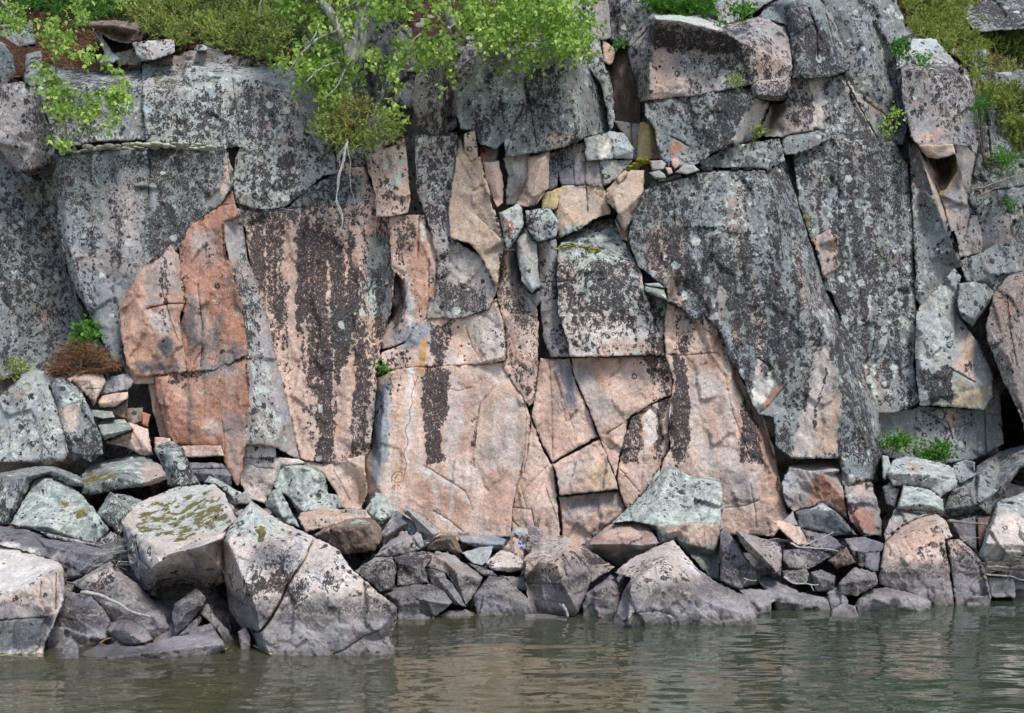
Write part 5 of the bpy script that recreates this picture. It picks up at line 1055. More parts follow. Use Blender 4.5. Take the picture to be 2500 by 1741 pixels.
BO('boulder', 'huge split triangular boulder in the middle left with pale lichen on its tip', 'G1560,268,30 1490,370,16 1420,455,14 1376,540,36 1400,760,36 1425,960,36 1505,1080,30 1565,1110,20 1620,1250,10 1640,1400 H440,1400 450,1270 395,1130,4 432,1020 436,940 320,850 150,700 80,595 0,540,6 G1960,502,10 1740,400,20', 8.1, c='PW', D=.22, L=.05, thick=1.1, wz=-.055, lean=.42,
   ridges=['G1560,300,10 1420,530,4 1500,720,-4 1600,960,-6 1620,1100,-4 1700,1280,-2', 'G1700,540,-4 1900,760,-8 H20,900,-8 200,1100,-8', 'H320,1080,-2 200,1140,-6 60,1230,-2', 'H430,1010,6 380,1120,10'],
   cracks=[('G1958,505 1900,640 1800,780 1740,920 1680,1020 1620,1095 1585,1095', 4.2, .2), ('H320,1085 210,1130 110,1200 40,1230', 1.6, .04)])
# middle
BO('boulder', 'green lichened rock face standing left of the pictograph panel', 'G1745,60,10 1900,48,8 2022,108 2050,230 2110,240 2125,322 1862,372 1802,262 1702,192', 11.7, c='GN', D=.2, L=.7, wline=False, ridges=['G1900,70,-6 1880,340,-6'])
BO('boulder', 'dark green sharp rock behind the tip of the split boulder', 'G1640,285 1700,205,6 1740,200 1832,370 1866,445 1760,402 1660,320', 10.9, c='GN', D=.1, L=.6, ridges=['G1700,230,-6 1760,380,-6'])
BO('boulder', 'pale green boulder with a pink edge behind the mossy boulder', 'G1270,165,6 1300,120,10 1500,222 1530,250 1470,300 1440,250 1340,170', 10.9, c='GN', D=.1, L=.6)
BO('stone', 'small brownish stone between the pale green boulder and the split boulder', 'G1465,255 1530,210 1580,262 1540,302 1480,300', 10.9, 'stone', c='PG', D=.2, L=.2)
BO('boulder', 'long pink slab with a grey green top behind the split boulder', 'G1850,385,10 1870,345,30 2000,318,34 2290,335,34 H240,335 282,400 150,440 20,440 G2040,445 1900,475', 11.1, c='PK', D=.1, L=.3, ridges=['G1860,385,0 H230,375,0'])
BO('boulder', 'dark angular boulder with a pale lichened rim beside the black gap', 'G1950,492 2032,440 2120,400,16 2200,385,20 H262,380,16 300,400 342,452 340,520 292,590 110,612 G2150,620 2090,575', 10.7, c='BR', D=.12, L=.1, wline=False, ridges=['G1990,490,-4 2040,455,-8 2100,435,-8 H250,430,-8', 'H190,440,-10 220,590,0'])
BO('boulder', 'pointed pale green boulder at the foot of the crack', 'H235,330 300,218,14 370,250,8 416,312 402,380 330,420 280,400', 11.3, c='GN', D=.1, L=.7, wline=False, ridges=['H300,240,0 330,400,-8'])
BO('boulder', 'grey boulder with a lichened shoulder left of the mossy edged slab', 'H335,535 330,480 422,338,12 530,400 562,468 525,500 480,462 400,500 350,560', 11.0, c='VI', D=.1, L=.3, wline=False, ridges=['H350,500,-4 480,420,-6'])
BO('boulder', 'tilted slab with a moss covered edge against the pink panel', 'H460,345 490,305,8 600,372,8 712,472,4 650,512 600,530 562,468 530,400', 10.95, c='PG', D=.3, L=.4, wline=False, ridges=['H500,340,-6 660,490,-8'])
BO('boulder', 'smooth pinkish grey block above the black gap', 'H292,625 350,552,10 490,460,16 572,580 480,615 400,628', 10.5, D=.12, L=.05, wline=False, c='PG', ridges=['H340,600,-2 500,500,-4 560,580,0'])
BO('stone', 'small pale grey stone behind the pinkish grey block', 'H518,492 582,480 602,560 576,580 550,540', 10.8, 'stone', c='LG', D=.05, L=.2)
BO('boulder', 'speckled rounded grey rock touching the right side of the split boulder', 'H160,718 290,628,10 400,625,14 432,700 420,790 400,832 330,845', 9.95, D=.35, L=.05, ridges=['H200,720,0 380,680,-6 410,800,-4'])
BO('boulder', 'speckled pale rock with a wavy lower edge above the grey blue slab', 'H405,630,12 530,592,20 590,588,20 676,600,10 605,692 632,790 560,800 430,805 436,700', 10.0, D=.35, L=.05, ridges=['H440,660,-2 600,700,-6'])
BO('boulder', 'large slanting slab with a straight light streak across it', 'H680,588,20 780,612,16 972,752,4 940,820 902,880 862,935 740,730 615,690 650,620', 10.0, D=.25, L=.05, ridges=['H700,620,-2 860,920,-4', 'H640,650,0 800,720,-6 960,765,-4'])
BO('stone', 'narrow dark sliver in front of the slanting slab', 'H612,692 720,722 800,830 862,938 785,925 690,830 640,790', 9.9, 'stone', c='VI', D=.1, L=.05, ridges=['H640,700,-4 830,930,-6'])
BO('boulder', 'low grey blue stepped slab at the water right of the split boulder', 'H340,842,20 430,792,24 650,788,16 720,840,8 782,912 740,950 664,1000 640,1060 430,1070 436,1000 436,940', 9.6, c='G', D=.03, L=.06, ridges=['H400,880,0 620,900,-8 770,925,-4', 'H600,890,-8 600,940,4 650,1000,4'], cracks=[('H515,860 590,915', 1.4, .03)])
BO('stone', 'brown wet stone at the waterline beside the stepped slab', 'H665,1000 750,960 860,950 915,990 915,1050 660,1060', 9.7, 'stone', c='BR', D=.05, L=.02, lean=1.2)
BO('stone', 'brownish slab in front of the base of the pictograph panel', 'H605,560 700,492,12 795,488,10 842,600 800,615 750,585 620,588', 10.9, 'stone', c='BR', D=.08, L=.05, wline=False, ridges=['H640,540,-4 760,510,-6 820,600,-4'])
BO('stone', 'long pale blue grey slab at the foot of the pictograph panel', 'H802,492,12 1030,488,16 1112,520,4 1090,585 1000,580 925,572 835,545', 11.3, 'stone', c='BL', D=.02, L=.03, wline=False, ridges=['H830,530,-2 1090,550,-4'])
BO('stone', 'flat light grey stone with cracks in front of the blue grey slab', 'H832,602 950,562,10 1032,560,8 1002,650 962,682 900,662', 10.6, 'stone', c='LG', D=.03, L=.1, wline=False)
BO('stone', 'cream stone with black spots beside the pink upright stone', 'H980,662 1082,582,14 1182,612,10 1230,662,4 1232,705 1140,722 1022,712', 10.45, 'stone', c='PW', D=.3, L=.0, wline=False, ridges=['H1000,690,-2 1230,690,-4'])
BO('stone', 'upright pinkish stone just left of the big cream topped block', 'H1092,575 1152,495,8 1190,520 1222,612 1210,650 1130,592', 10.8, 'stone', c='PK', D=.05, L=.02, wline=False, ridges=['H1155,505,-4 1180,630,-6'])
BO('stone', 'dark thin slab squeezed between the slanting slab and the cream stone', 'H870,662 960,688 1025,715 1060,745 970,750', 10.3, 'stone', c='DG', D=.2, L=.05)
BO('boulder', 'violet grey trapezoid rock standing in the water left of the cream topped block', 'H910,872 1002,742,14 1090,752,12 1150,785,10 1252,892 1285,962 1290,1040 930,1040', 9.85, c='VI', D=.03, L=.02, ridges=['H930,880,-4 1080,860,-8 1260,930,-4'])
BO('stone', 'dark flat stone behind the violet trapezoid rock', 'H1062,742 1230,752 1242,842 1172,832 1110,765', 10.3, 'stone', c='VI', D=.08, L=.05)
BO('boulder', 'large angular block with a cream top in the middle of the shore', 'H1215,642,20 1342,500,60 1420,485,60 1502,502,55 1642,592,30 1792,690,10 1640,792,2 1590,902 1572,962 1500,1040 1290,1040 1272,985 1242,870 1225,750', 9.9, c='TN', D=.12, L=.02, thick=.9, lean=.25,
   ridges=['H1220,655,2 1320,655,-2 1425,668,-14 1480,600,0 1500,530,30', 'H1425,668,-14 1470,800,-18 1540,930,-14 1555,990,-10', 'H1250,800,10 1300,960,8', 'H1640,700,8 1620,850,6'], cracks=[('H1240,790 1440,800', 1.3, .02)])
BO('stone', 'brown rock between the cream topped block and the pale humped boulder', 'H1590,925 1612,850 1762,742,8 1835,800 1815,960 1800,1040 1580,1040', 9.75, 'stone', D=.2, L=.02, ridges=['H1620,870,-4 1750,800,-8 1800,960,-4'])
BO('boulder', 'broad pale humped boulder with dark bands in the water right of centre', 'H1775,1040 1830,870,4 1885,760 1780,725,14 1880,642,24 2020,572,30 2155,515,34 I180,600,20 262,702,14 400,792,8 540,860,4 622,960 648,1100 -60,1140 H1775,1110', 9.4, c='PW', D=.22, L=.02, thick=.9, wz=-.02,
   ridges=['H1850,940,0 1890,800,-14 1990,720,-10 2100,640,-6 I60,600,8', 'H1890,800,-14 1870,1040,-16', 'H1890,800,-14 2060,800,-16 I100,760,-14 300,900,-10 600,1000,-4', 'H1960,650,10 1900,740,4'], cracks=[('H1890,770 1990,690 2130,630', 1.5, .03), ('H1900,980 2040,960 2150,990 I40,960', 1.5, .03)])
BO('boulder', 'pink rock with a dark brown underside left of the green triangular rock', 'H1615,570 1640,512,20 1760,418,30 1900,408,30 2000,430,20 2062,540 1960,622,10 1812,692,20 1700,622,10', 10.7, c='PG', D=.05, L=.02, wline=False, ridges=['H1625,550,-4 1800,545,-10 1960,555,-12 2050,540,-4'])
BO('boulder', 'tall green lichened triangular rock with a pink band at its base', 'H1762,418 1882,310,10 2000,190,20 2100,70,24 2135,48,24 I212,120,20 400,138,20 420,200 416,430 392,775 330,742 200,602 130,520 20,545 0,440 H1900,405', 10.9, c='GN', D=.12, L=.65, thick=.7, wline=False,
   ridges=['H1960,420,-6 I0,430,-8 200,425,-8 400,425,-8', 'I40,500,-6 200,545,-6 380,590,-4', 'I80,540,8 200,600,8 380,640,6', 'H2130,90,14 I0,300,-2'], cracks=[('I300,450 310,560', 1.2, .02)])
# right
BO('boulder', 'dark rock in the shade right of the green triangular rock', 'I400,475,10 430,440,16 480,500 600,682 655,742 640,800 520,832 400,775', 10.4, c='VI', D=.08, L=.05, ridges=['I420,640,-4 560,640,-8 640,730,-4'])
BO('boulder', 'pale speckled slab leaning with a black shadowed left edge', 'I490,462 510,455,4 600,490,6 765,540,4 792,582 782,752,4 620,642 545,570', 10.3, c='PG', D=.22, L=.1, ridges=['I510,470,-10 640,600,-12 770,735,-8'])
BO('stone', 'pinkish pointed slab at the foot of the right hand panel', 'I728,402 790,398,6 902,442 962,552 880,562 800,482', 10.9, 'stone', c='PK', D=.02, L=.02, wline=False, ridges=['I740,420,-4 880,550,-6'])
BO('stone', 'small triangular pink grey stone beneath the orange faced block', 'I790,400 858,340,6 892,435 850,425', 11.1, 'stone', c='PG', D=.02, L=.1, wline=False)
BO('boulder', 'block with an orange face and a pale tan top against the cliff foot', 'I782,172 832,58,10 900,30,30 1010,-5,40 1182,30,30 1152,110,10 1182,250 1202,400 1130,345 1040,288 952,325 862,345 820,322', 11.8, c='PG', D=.08, L=.08, wline=False,
   ridges=['I835,70,-2 1015,105,-10 1140,90,-4', 'I1015,105,-10 920,210,0 870,330,4', 'I1030,105,-10 1170,260,-8'])
BO('boulder', 'rusty patched upright block right of the orange faced block', 'I1150,120,8 1300,128,10 1352,182,6 1402,352 1412,502 1280,492 1205,400 1182,240', 11.7, c='PG', D=.12, L=.2, wline=False, ridges=['I1190,250,-6 1370,250,-6', 'I1190,250,-6 1300,480,-6'], cracks=['I1160,120 1185,240'])
BO('boulder', 'dark triangular rock with a lichened top below the orange face', 'I872,345 960,322,8 1040,285,12 1130,345,8 1262,492 1100,495 892,442', 11.1, c='DG', D=.1, L=.08, wline=False, ridges=['I890,360,-2 1120,350,-6 1240,490,-4'])
BO('stone', 'grey slab under the tangle of pale twigs', 'I912,450 1100,492,6 1172,560 1100,602 960,562', 10.9, 'stone', c='VI', D=.08, L=.05)
BO('stone', 'dark rubble slab right of the pale leaning slab', 'I795,582 1000,572,6 1100,622 962,702 832,702 792,652', 10.6, 'stone', c='VI', D=.25, L=.05)
BO('stone', 'small brown pyramid of rock among the dark rubble', 'I1075,650 1190,558,6 1245,662 1130,702', 10.6, 'stone', c='BR', D=.2, L=.05, ridges=['I1180,570,-4 1170,680,-6'])
BO('stone', 'smooth lilac block left of the big pink topped boulder', 'I1172,512 1300,500,8 1432,542 1410,592 1300,602 1290,600 1222,592', 10.8, 'stone', c='VI', D=.02, L=.02, wline=False)
BO('stone', 'violet grey stone below the smooth lilac block', 'I1300,605 1402,592 1392,722 1362,722 1305,692', 10.6, 'stone', c='VI', D=.02, L=.02, wline=False)
BO('stone', 'dark grey flat rock in the middle of the right hand rubble', 'I790,712 940,700 965,735 1000,800 860,800 800,760', 10.45, 'stone', c='DG', D=.2, L=.05)
BO('stone', 'pale topped dark stone under the brown pyramid', 'I962,722 1030,702,6 1122,742 1112,842 1000,845', 10.3, 'stone', c='VI', D=.1, L=.08, ridges=['I980,740,-4 1110,780,-6'])
BO('stone', 'five sided grey boulder beside the big pink topped boulder', 'I1130,792 1242,688,10 1372,722,6 1390,802 1252,872 1152,862', 10.2, 'stone', D=.12, L=.05, ridges=['I1150,800,-4 1250,780,-8 1380,760,-4'])
BO('boulder', 'long pale wedge sloping down into the water', 'I630,762 652,742,10 702,742,16 902,842,6 1000,868 1098,880 1105,990 730,1000 722,900', 10.15, c='LG', D=.02, L=.1, ridges=['I640,780,-6 760,870,-10 1090,890,-4'], lean=.9)
BO('boulder', 'dark flat rock with a yellow green waterline beside the pale wedge', 'I522,830 600,825,8 752,830,4 792,882 725,915 722,990 600,990 560,900', 9.95, c='VI', D=.05, L=.03)
BO('stone', 'dark triangular stone right of the pale wedge', 'I1068,852 1130,808 1202,892 1200,980 1100,990', 10.1, 'stone', c='VI', D=.05, L=.02)
BO('boulder', 'low cream and orange rock in front of the big pink topped boulder', 'I1245,915 1292,842,14 1432,812,16 1602,852,8 1722,902 1715,990 1250,1000', 10.1, c='TN', D=.1, L=.1, ridges=['I1270,900,-4 1500,880,-10 1560,940,-6', 'I1540,920,-6 1600,860,0'])
BO('stone', 'small wet brown stone at the water in front of the right hand rubble', 'I1100,960 1160,915,8 1240,930 1270,1010 1100,1020', 9.7, 'stone', c='BR', D=.02, L=.02, lean=1.2)
BO('boulder', 'big pink topped boulder at the right with a dark waterline band', 'I1388,765 1405,640 1432,542 1502,460,14 1622,390,20 1745,355,24 1812,400,10 1852,502,4 1803,522 1832,700 1864,932 1860,1000 1600,960 1550,858 1402,802', 10.4, c='PK', D=.2, L=.05, thick=.8, wz=-.03,
   ridges=['I1430,560,-2 1600,480,-6 1760,420,-6', 'I1760,420,-6 1800,540,-4', 'I1410,720,-4 1620,720,-10 1830,760,-4'])
BO('boulder', 'smaller pink boulder split off the right side of the big pink one', 'I1808,520,6 1882,510,10 1960,570,6 2022,632,4 2052,702 2092,880 2080,960 1880,1000 1868,932 1838,700', 10.4, c='PG', D=.2, L=.03, ridges=['I1830,560,-4 1960,640,-8 2060,800,-4'])
BO('boulder', 'pale pink and green rock behind the big pink topped boulder', 'I1418,482 1445,420 1492,332,10 1642,350,10 1705,362 1620,388 1502,458 1432,540', 11.1, c='PG', D=.1, L=.35, wline=False)
BO('boulder', 'rounded green lichened rock with a salmon corner', 'I1500,332 1542,180,14 1702,200,14 1790,268 1802,350 1760,352 1650,345', 11.3, c='GN', D=.15, L=.6, wline=False, ridges=['I1520,310,-4 1700,300,-8 1790,340,-4'])
BO('boulder', 'broad mottled rock with green and salmon patches above the rounded green rock', 'I1440,105 1480,20,16 1560,0,20 1702,18,16 1862,68,12 1882,180 1772,262 1700,200 1540,180 1482,192', 11.7, c='LG', D=.2, L=.4, wline=False, ridges=['I1470,110,-4 1640,110,-10 1860,130,-4'])
BO('boulder', 'large dark grey boulder at the right edge leaning over the shore', 'I1790,320 1832,200 1872,150,4 1990,110,10 F2000,1480,30 2150,1382,40 2295,1350,40 2440,1340,40 I2440,240 2290,60 2130,262 2102,380 1990,372 1835,385', 11.9, c='G', D=.40, L=.2, thick=.9, wline=False, ridges=['I1800,330,-4 2000,300,-14 2120,220,-8 2295,30,-6', 'I2000,300,-14 2020,120,-4'])
BO('boulder', 'pale grey boulder with a smooth white face at the right edge', 'I2008,622 2060,480 2102,370,10 2132,280,20 2280,230,20 2440,215,20 2440,700 2052,662', 10.7, c='LG', D=.08, L=.1, thick=.7, wline=False, ridges=['I2050,600,-6 2120,380,-6 2440,360,-6', 'I2060,540,-12 2440,560,-12'])
BO('stone', 'grey stone under the stick at the right', 'I1830,402 1992,376 2002,600 1902,522', 11.2, 'stone', c='VI', D=.05, L=.1, wline=False)
BO('stone', 'brown stone squeezed beside the smooth white faced boulder', 'I2004,382 2092,374 2050,500 2012,602', 11.2, 'stone', c='BR', D=.1, L=.05, wline=False)
BO('stone', 'flat grey stone in the water at the right edge', 'I2062,752 2232,762 2245,830 2240,880 2090,880', 10.6, 'stone', c='LG', D=.02, L=.05, lean=1.0)
BO('stone', 'small rounded grey stone left of the large dark boulder', 'F1852,1470 1930,1440,8 1990,1460 1995,1540 1900,1590 1850,1560', 12.0, 'stone', c='G', D=.25, L=.2, wline=False)
BO('stone', 'small grey stone at the foot of the tall grey wall', 'F1412,1412 1450,1418 1472,1500 1435,1570 1415,1560', 11.9, 'stone', c='LG', D=.1, L=.3, wline=False)
BO('stone', 'dark stone in the gap left of the rounded green rock', 'I1410,190 1475,150 1485,200 1520,200 1495,320 1440,300', 11.7, 'stone', c='DG', D=.1, L=.1, wline=False)
BO('stone', 'thin board shaped pink stone floating at the surface in the middle', 'H1225,985 1330,978,6 1490,1000 1490,1030 1225,1030', 9.55, 'stone', c='PG', D=0, L=0, lean=2)

# small filler stones that sit in the gaps of the shore, all of one kind
def small_stone(x, y, z, s, i):
    th = rng.uniform(0, 6.28); ax = rng.uniform(.6, 1.3, 3) * s
    v = rng.normal(size=(16, 3)); v /= np.linalg.norm(v, axis=1)[:, None]
    v = np.sign(v) * np.abs(v) ** 0.7 * ax
    import bmesh
    bm = bmesh.new()
    for p in v: bm.verts.new(p)
    r = bmesh.ops.convex_hull(bm, input=bm.verts)
    loose = [g for g in bm.verts if not g.link_faces]
    for g in loose: bm.verts.remove(g)
    bmesh.ops.bevel(bm, geom=list(bm.edges), offset=s * .07, segments=1, affect='EDGES')
    bm.verts.index_update(); bm.verts.ensure_lookup_table()
    V = np.array([tuple(q.co) for q in bm.verts]) + np.array([x, y, z])
    Fc = [[q.index for q in f.verts] for f in bm.faces]
    bm.free()
    return V, Fc
VV, FF, n0 = [], [], 0
cols = ['VI', 'DG', 'PG', 'BR', 'G', 'LG']
BB, A1, A2 = [], [], []
for i in range(900):
    sx = rng.uniform(-40, 2540)
    yy = rng.uniform(0, 1)
    Yw = np.interp(sx, [-40, 500, 620, 960, 1000, 1500, 1900, 2500], [8.3, 8.4, 9.5, 9.9, 10.2, 10.2, 10.6, 11.0])
    Yb = np.interp(sx, [-40, 500, 900, 2500], [11.6, 12, 12.2, 12.6])
    Yp = Yw + 0.15 + (Yb - Yw) * yy
    ztop = 0.02 + 0.50 * yy * np.interp(sx, [0, 500, 800, 2500], [1.9, 1.7, 0.9, 0.95])
    x = (sx - CX) / F * Yp
    s = rng.uniform(0.05, 0.15)
    V, Fc = small_stone(x, Yp, ztop - s * .2, s, i)
    b, m1, m2 = paint(V[:, :2] * 0, V, C[cols[rng.integers(6)]], .12, .12, i, True, only=1)
    BB.append(b); A1.append(m1); A2.append(m2)
    FF += [[k + n0 for k in f] for f in Fc]; n0 += len(V); VV.append(V)
rub = mesh_from('rubble', np.concatenate(VV), FF, ROCK)
rub.data.polygons.foreach_set('use_smooth', np.zeros(len(rub.data.polygons), bool))
put_attr(rub.data, 'base', np.concatenate(BB)); put_attr(rub.data, 'lichen', np.concatenate(A1)); put_attr(rub.data, 'extra', np.concatenate(A2))
rub['kind'] = 'stuff'; rub['label'] = 'small broken stones filling the gaps between the shore boulders'

# lake bed and bank under the boulders
def bed():
    xs = np.arange(-9, 9.01, .10); ys = np.concatenate([np.arange(2.0, 8.0, .25), np.arange(8, 13.6, .09)])
    gx, gy = np.meshgrid(xs, ys); x, y = gx.ravel(), gy.ravel()
    sx = x / y * F + CX
    Yw = np.interp(sx, [-900, 500, 620, 960, 1000, 1500, 1900, 2500, 3500], [8.3, 8.4, 9.5, 9.9, 10.2, 10.2, 10.6, 11.0, 11.4])
    t = (y - Yw)
    z = np.where(t < 0, np.maximum(t * 0.55, -2.2) - .05, t * np.interp(sx, [0, 500, 800, 2500], [.30, .28, .18, .18]) - .05)
    W = np.stack([x, y, z], -1)
    W[:, 2] += 0.16 * chips(x + .1 * perlin(W * 3), y, .33, 5) + .05 * fbm(W * 5, 3)
    sh = gx.shape; faces = []
    for j in range(sh[0] - 1):
        for i in range(sh[1] - 1):
            a = j * sh[1] + i; faces.append([a, a + 1, a + sh[1] + 1, a + sh[1]])
    b, m1, m2 = paint(W[:, :2] * 0, W, C['BR'], .15, .05, 5, True, only=1)
    o = mesh_from('shore_bed', W, faces, ROCK)
    put_attr(o.data, 'base', b); put_attr(o.data, 'lichen', m1); put_attr(o.data, 'extra', m2)
    o['kind'] = 'structure'
bed()

# ---------------------------------------------------------------- water
def water():
    ys = [1.0]
    while ys[-1] < 13.5: ys.append(ys[-1] + 0.012 + 0.0028 * max(0, ys[-1] - 5))
    ys = np.array(ys); xs = np.arange(-7.6, 7.61, .030)
    gx, gy = np.meshgrid(xs, ys); x, y = gx.ravel(), gy.ravel()
    P = np.stack([x * 1.0, y * 1.0, x * 0], -1)
    calm = np.interp(y, [6, 8.5, 11], [1.0, .8, .5])
    rot = np.stack([x * .9 + y * .35, y * 1.9 - x * .35, x * 0 + 2], -1)
    h = 0.0065 * perlin(rot * np.array([1.5, 1.4, 1])) + 0.0046 * perlin(rot * np.array([5.2, 4.2, 1]) + 9) + .0011 * perlin(rot * np.array([11, 9, 1]) + 5)
    h += 0.0065 * perlin(np.stack([x * 1.0 - y * .5, y * 3.0 + x * .3, x * 0 + 7], -1) + .25 * np.sin(x * 1.7)[:, None])
    V = np.stack([x, y, h * calm], -1)
    sh = gx.shape
    idx = np.arange(sh[0] * sh[1]).reshape(sh)
    q = np.stack([idx[:-1, :-1], idx[:-1, 1:], idx[1:, 1:], idx[1:, :-1]], -1).reshape(-1, 4)
    me = bpy.data.meshes.new('water')
    me.vertices.add(len(V)); me.vertices.foreach_set('co', V.ravel())
    me.loops.add(q.size); me.loops.foreach_set('vertex_index', q.ravel())
    me.polygons.add(len(q)); me.polygons.foreach_set('loop_start', np.arange(len(q)) * 4)
    me.polygons.foreach_set('use_smooth', np.ones(len(q), bool))
    me.update(); me.validate()
    t = NT('lake_water')
    geo = t.add('ShaderNodeNewGeometry'); Pn = geo.outputs['Position']
    fr = t.add('ShaderNodeFresnel'); fr.inputs['IOR'].default_value = 1.333
    gl = t.add('ShaderNodeBsdfGlossy'); gl.inputs['Roughness'].default_value = 0.015; gl.inputs['Color'].default_value = (.97, .98, .96, 1)
    n = t.noise(t.vec(Pn, (9, 14, 1)), 1.0, 1, .5)
    bp = t.add('ShaderNodeBump'); bp.inputs['Distance'].default_value = 0.0012; bp.inputs['Strength'].default_value = 1.0
    t.l.new(n, bp.inputs['Height'])
    t.l.new(bp.outputs[0], fr.inputs['Normal']); t.l.new(bp.outputs[0], gl.inputs['Normal'])
    body = t.add('ShaderNodeBsdfDiffuse')
    sxyz = t.add('ShaderNodeSeparateXYZ'); t.l.new(Pn, sxyz.inputs[0])
    green = t.rampf(t.math('ADD', sxyz.outputs[0], t.math('MULTIPLY', sxyz.outputs[1], -.35)), -4.5, 1.5)
    bc = t.mix(green, (0.088, 0.084, 0.048), (0.036, 0.070, 0.048))
    # specks of floating pollen
    vo = t.add('ShaderNodeTexVoronoi'); vo.inputs['Scale'].default_value = 17; t.l.new(Pn, vo.inputs['Vector'])
    sp = t.math('MULTIPLY', t.rampf(vo.outputs['Distance'], 0.06, 0.10, 1, 0), t.rampf(t.noise(Pn, 1.6, 3), .42, .62))
    tr = t.add('ShaderNodeBsdfTransparent'); tr.inputs[0].default_value = (.70, .66, .42, 1)
    t.l.new(bc, body.inputs[0])
    m0 = t.add('ShaderNodeMixShader'); m0.inputs[0].default_value = .62
    t.l.new(tr.outputs[0], m0.inputs[1]); t.l.new(body.outputs[0], m0.inputs[2])
    m1 = t.add('ShaderNodeMixShader'); t.l.new(t.math('MULTIPLY', fr.outputs[0], 1.0, clamp=True), m1.inputs[0])
    t.l.new(m0.outputs[0], m1.inputs[1]); t.l.new(gl.outputs[0], m1.inputs[2])
    pb = t.add('ShaderNodeBsdfDiffuse'); pb.inputs[0].default_value = (.42, .40, .18, 1)
    m2 = t.add('ShaderNodeMixShader'); t.l.new(t.math('MULTIPLY', sp, .75), m2.inputs[0])
    t.l.new(m1.outputs[0], m2.inputs[1]); t.l.new(pb.outputs[0], m2.inputs[2])
    t.l.new(m2.outputs[0], t.out.inputs[0])
    me.materials.append(t.m)
    o = bpy.data.objects.new('water', me); col.objects.link(o); o['kind'] = 'structure'
    # the lake goes on to the sides and behind the boat
    Vf = [(-200, -300, -.02), (200, -300, -.02), (200, 1.02, -.02), (-200, 1.02, -.02), (-200, 13.5, -.02), (-7.58, 13.5, -.02), (-7.58, 1.02, -.02), (7.58, 1.02, -.02), (7.58, 13.5, -.02), (200, 13.5, -.02)]
    o2 = mesh_from('water', Vf, [[0, 1, 2, 3], [3, 6, 5, 4], [7, 2, 9, 8]], t.m); o2['kind'] = 'structure'
water()

# ---------------------------------------------------------------- foliage
def dirs(n, up=0.0):
    v = rng.normal(size=(n, 3)); v[:, 2] += up
    return v / np.linalg.norm(v, axis=1)[:, None]

def sample_poly(specs, n):
    polys = [px(s) for s in specs]
    ar = [abs(0.5 * np.sum(p[:, 0] * np.roll(p[:, 1], -1) - np.roll(p[:, 0], -1) * p[:, 1])) for p in polys]
    out = []
    for p, a in zip(polys, ar):
        m = int(round(n * a / sum(ar))); got = 0; acc = []
        while got < m:
            c = rng.uniform(p[:, :2].min(0), p[:, :2].max(0), (m * 2 + 8, 2))
            c = c[inside(c, p)]
            # thin out in clumps so that gaps show through
            k = perlin(np.stack([c[:, 0] / 30, c[:, 1] / 30, c[:, 0] * 0 + 4.4], -1)) + rng.uniform(-.35, .35, len(c))
            c = c[k > 0]; acc.append(c); got += len(c)
        out.append(np.concatenate(acc)[:m] if m else np.zeros((0, 2)))
    return np.concatenate(out)

def soup(name, V, nface, k, tint, mt, parent=None, smooth_=False):
    """V: (nface*k, 3) vertices of separate k-gons; tint per face"""
    me = bpy.data.meshes.new(name)
    me.vertices.add(len(V)); me.vertices.foreach_set('co', np.asarray(V, np.float32).ravel())
    me.loops.add(len(V)); me.loops.foreach_set('vertex_index', np.arange(len(V)))
    me.polygons.add(nface); me.polygons.foreach_set('loop_start', np.arange(nface) * k)
    me.update()
    t = np.repeat(np.clip(tint, 0, 1), k)
    put_attr(me, 'tint', np.stack([t, t, t], -1))
    me.materials.append(mt)
    o = bpy.data.objects.new(name, me); col.objects.link(o)
    if parent: o.parent = parent
    return o

def tube(line, r0, r1, n=6, wob=0.0):
    L = np.array(line, float); m = len(L)
    t = np.gradient(L, axis=0); t /= np.linalg.norm(t, axis=1)[:, None] + 1e-9
    ref = np.where(np.abs(t[:, 1:2]) > .9, np.array([[1, 0, 0]]), np.array([[0, 1, 0]]))
    a = np.cross(t, ref); a /= np.linalg.norm(a, axis=1)[:, None]; b = np.cross(t, a)
    rr = np.linspace(r0, r1, m); V = []; Fc = []
    for i in range(m):
        for k in range(n):
            q = 2 * math.pi * k / n; w = 1 + wob * math.sin(3 * q + i * 1.3)
            V.append(L[i] + (a[i] * math.cos(q) + b[i] * math.sin(q)) * rr[i] * w)
    for i in range(m - 1):
        for k in range(n):
            Fc.append([i * n + k, i * n + (k + 1) % n, (i + 1) * n + (k + 1) % n, (i + 1) * n + k])
    Fc.append(list(range(n))[::-1]); Fc.append([(m - 1) * n + k for k in range(n)])
    return V, Fc

def curve_pts(spec, Y, dy=0.0, n=10):
    p = px(spec); L = at(p[:, 0], p[:, 1], Y + p[:, 2] + dy)
    s = np.concatenate([[0], np.cumsum(np.linalg.norm(np.diff(L, axis=0), axis=1))])
    u = np.linspace(0, s[-1], n)
    Q = np.stack([np.interp(u, s, L[:, k]) for k in range(3)], -1)
    for _ in range(2): Q[1:-1] = (Q[:-2] + 2 * Q[1:-1] + Q[2:]) / 4
    j = np.stack([perlin(Q * 9 + 3 + 7 * k) for k in range(3)], -1) * .015
    Q[1:-1] += j[1:-1]
    return Q

def tubes(name, items, mt, parent=None, n=6, wob=0.0):
    V, Fc = [], []
    for line, r0, r1 in items:
        v, f = tube(line, r0, r1, n, wob); k = len(V); V += v; Fc += [[a + k for a in q] for q in f]
    V = np.array(V)
    return mesh_from(name, V, Fc, mt, V.min(0) * 0 if parent else None, parent)

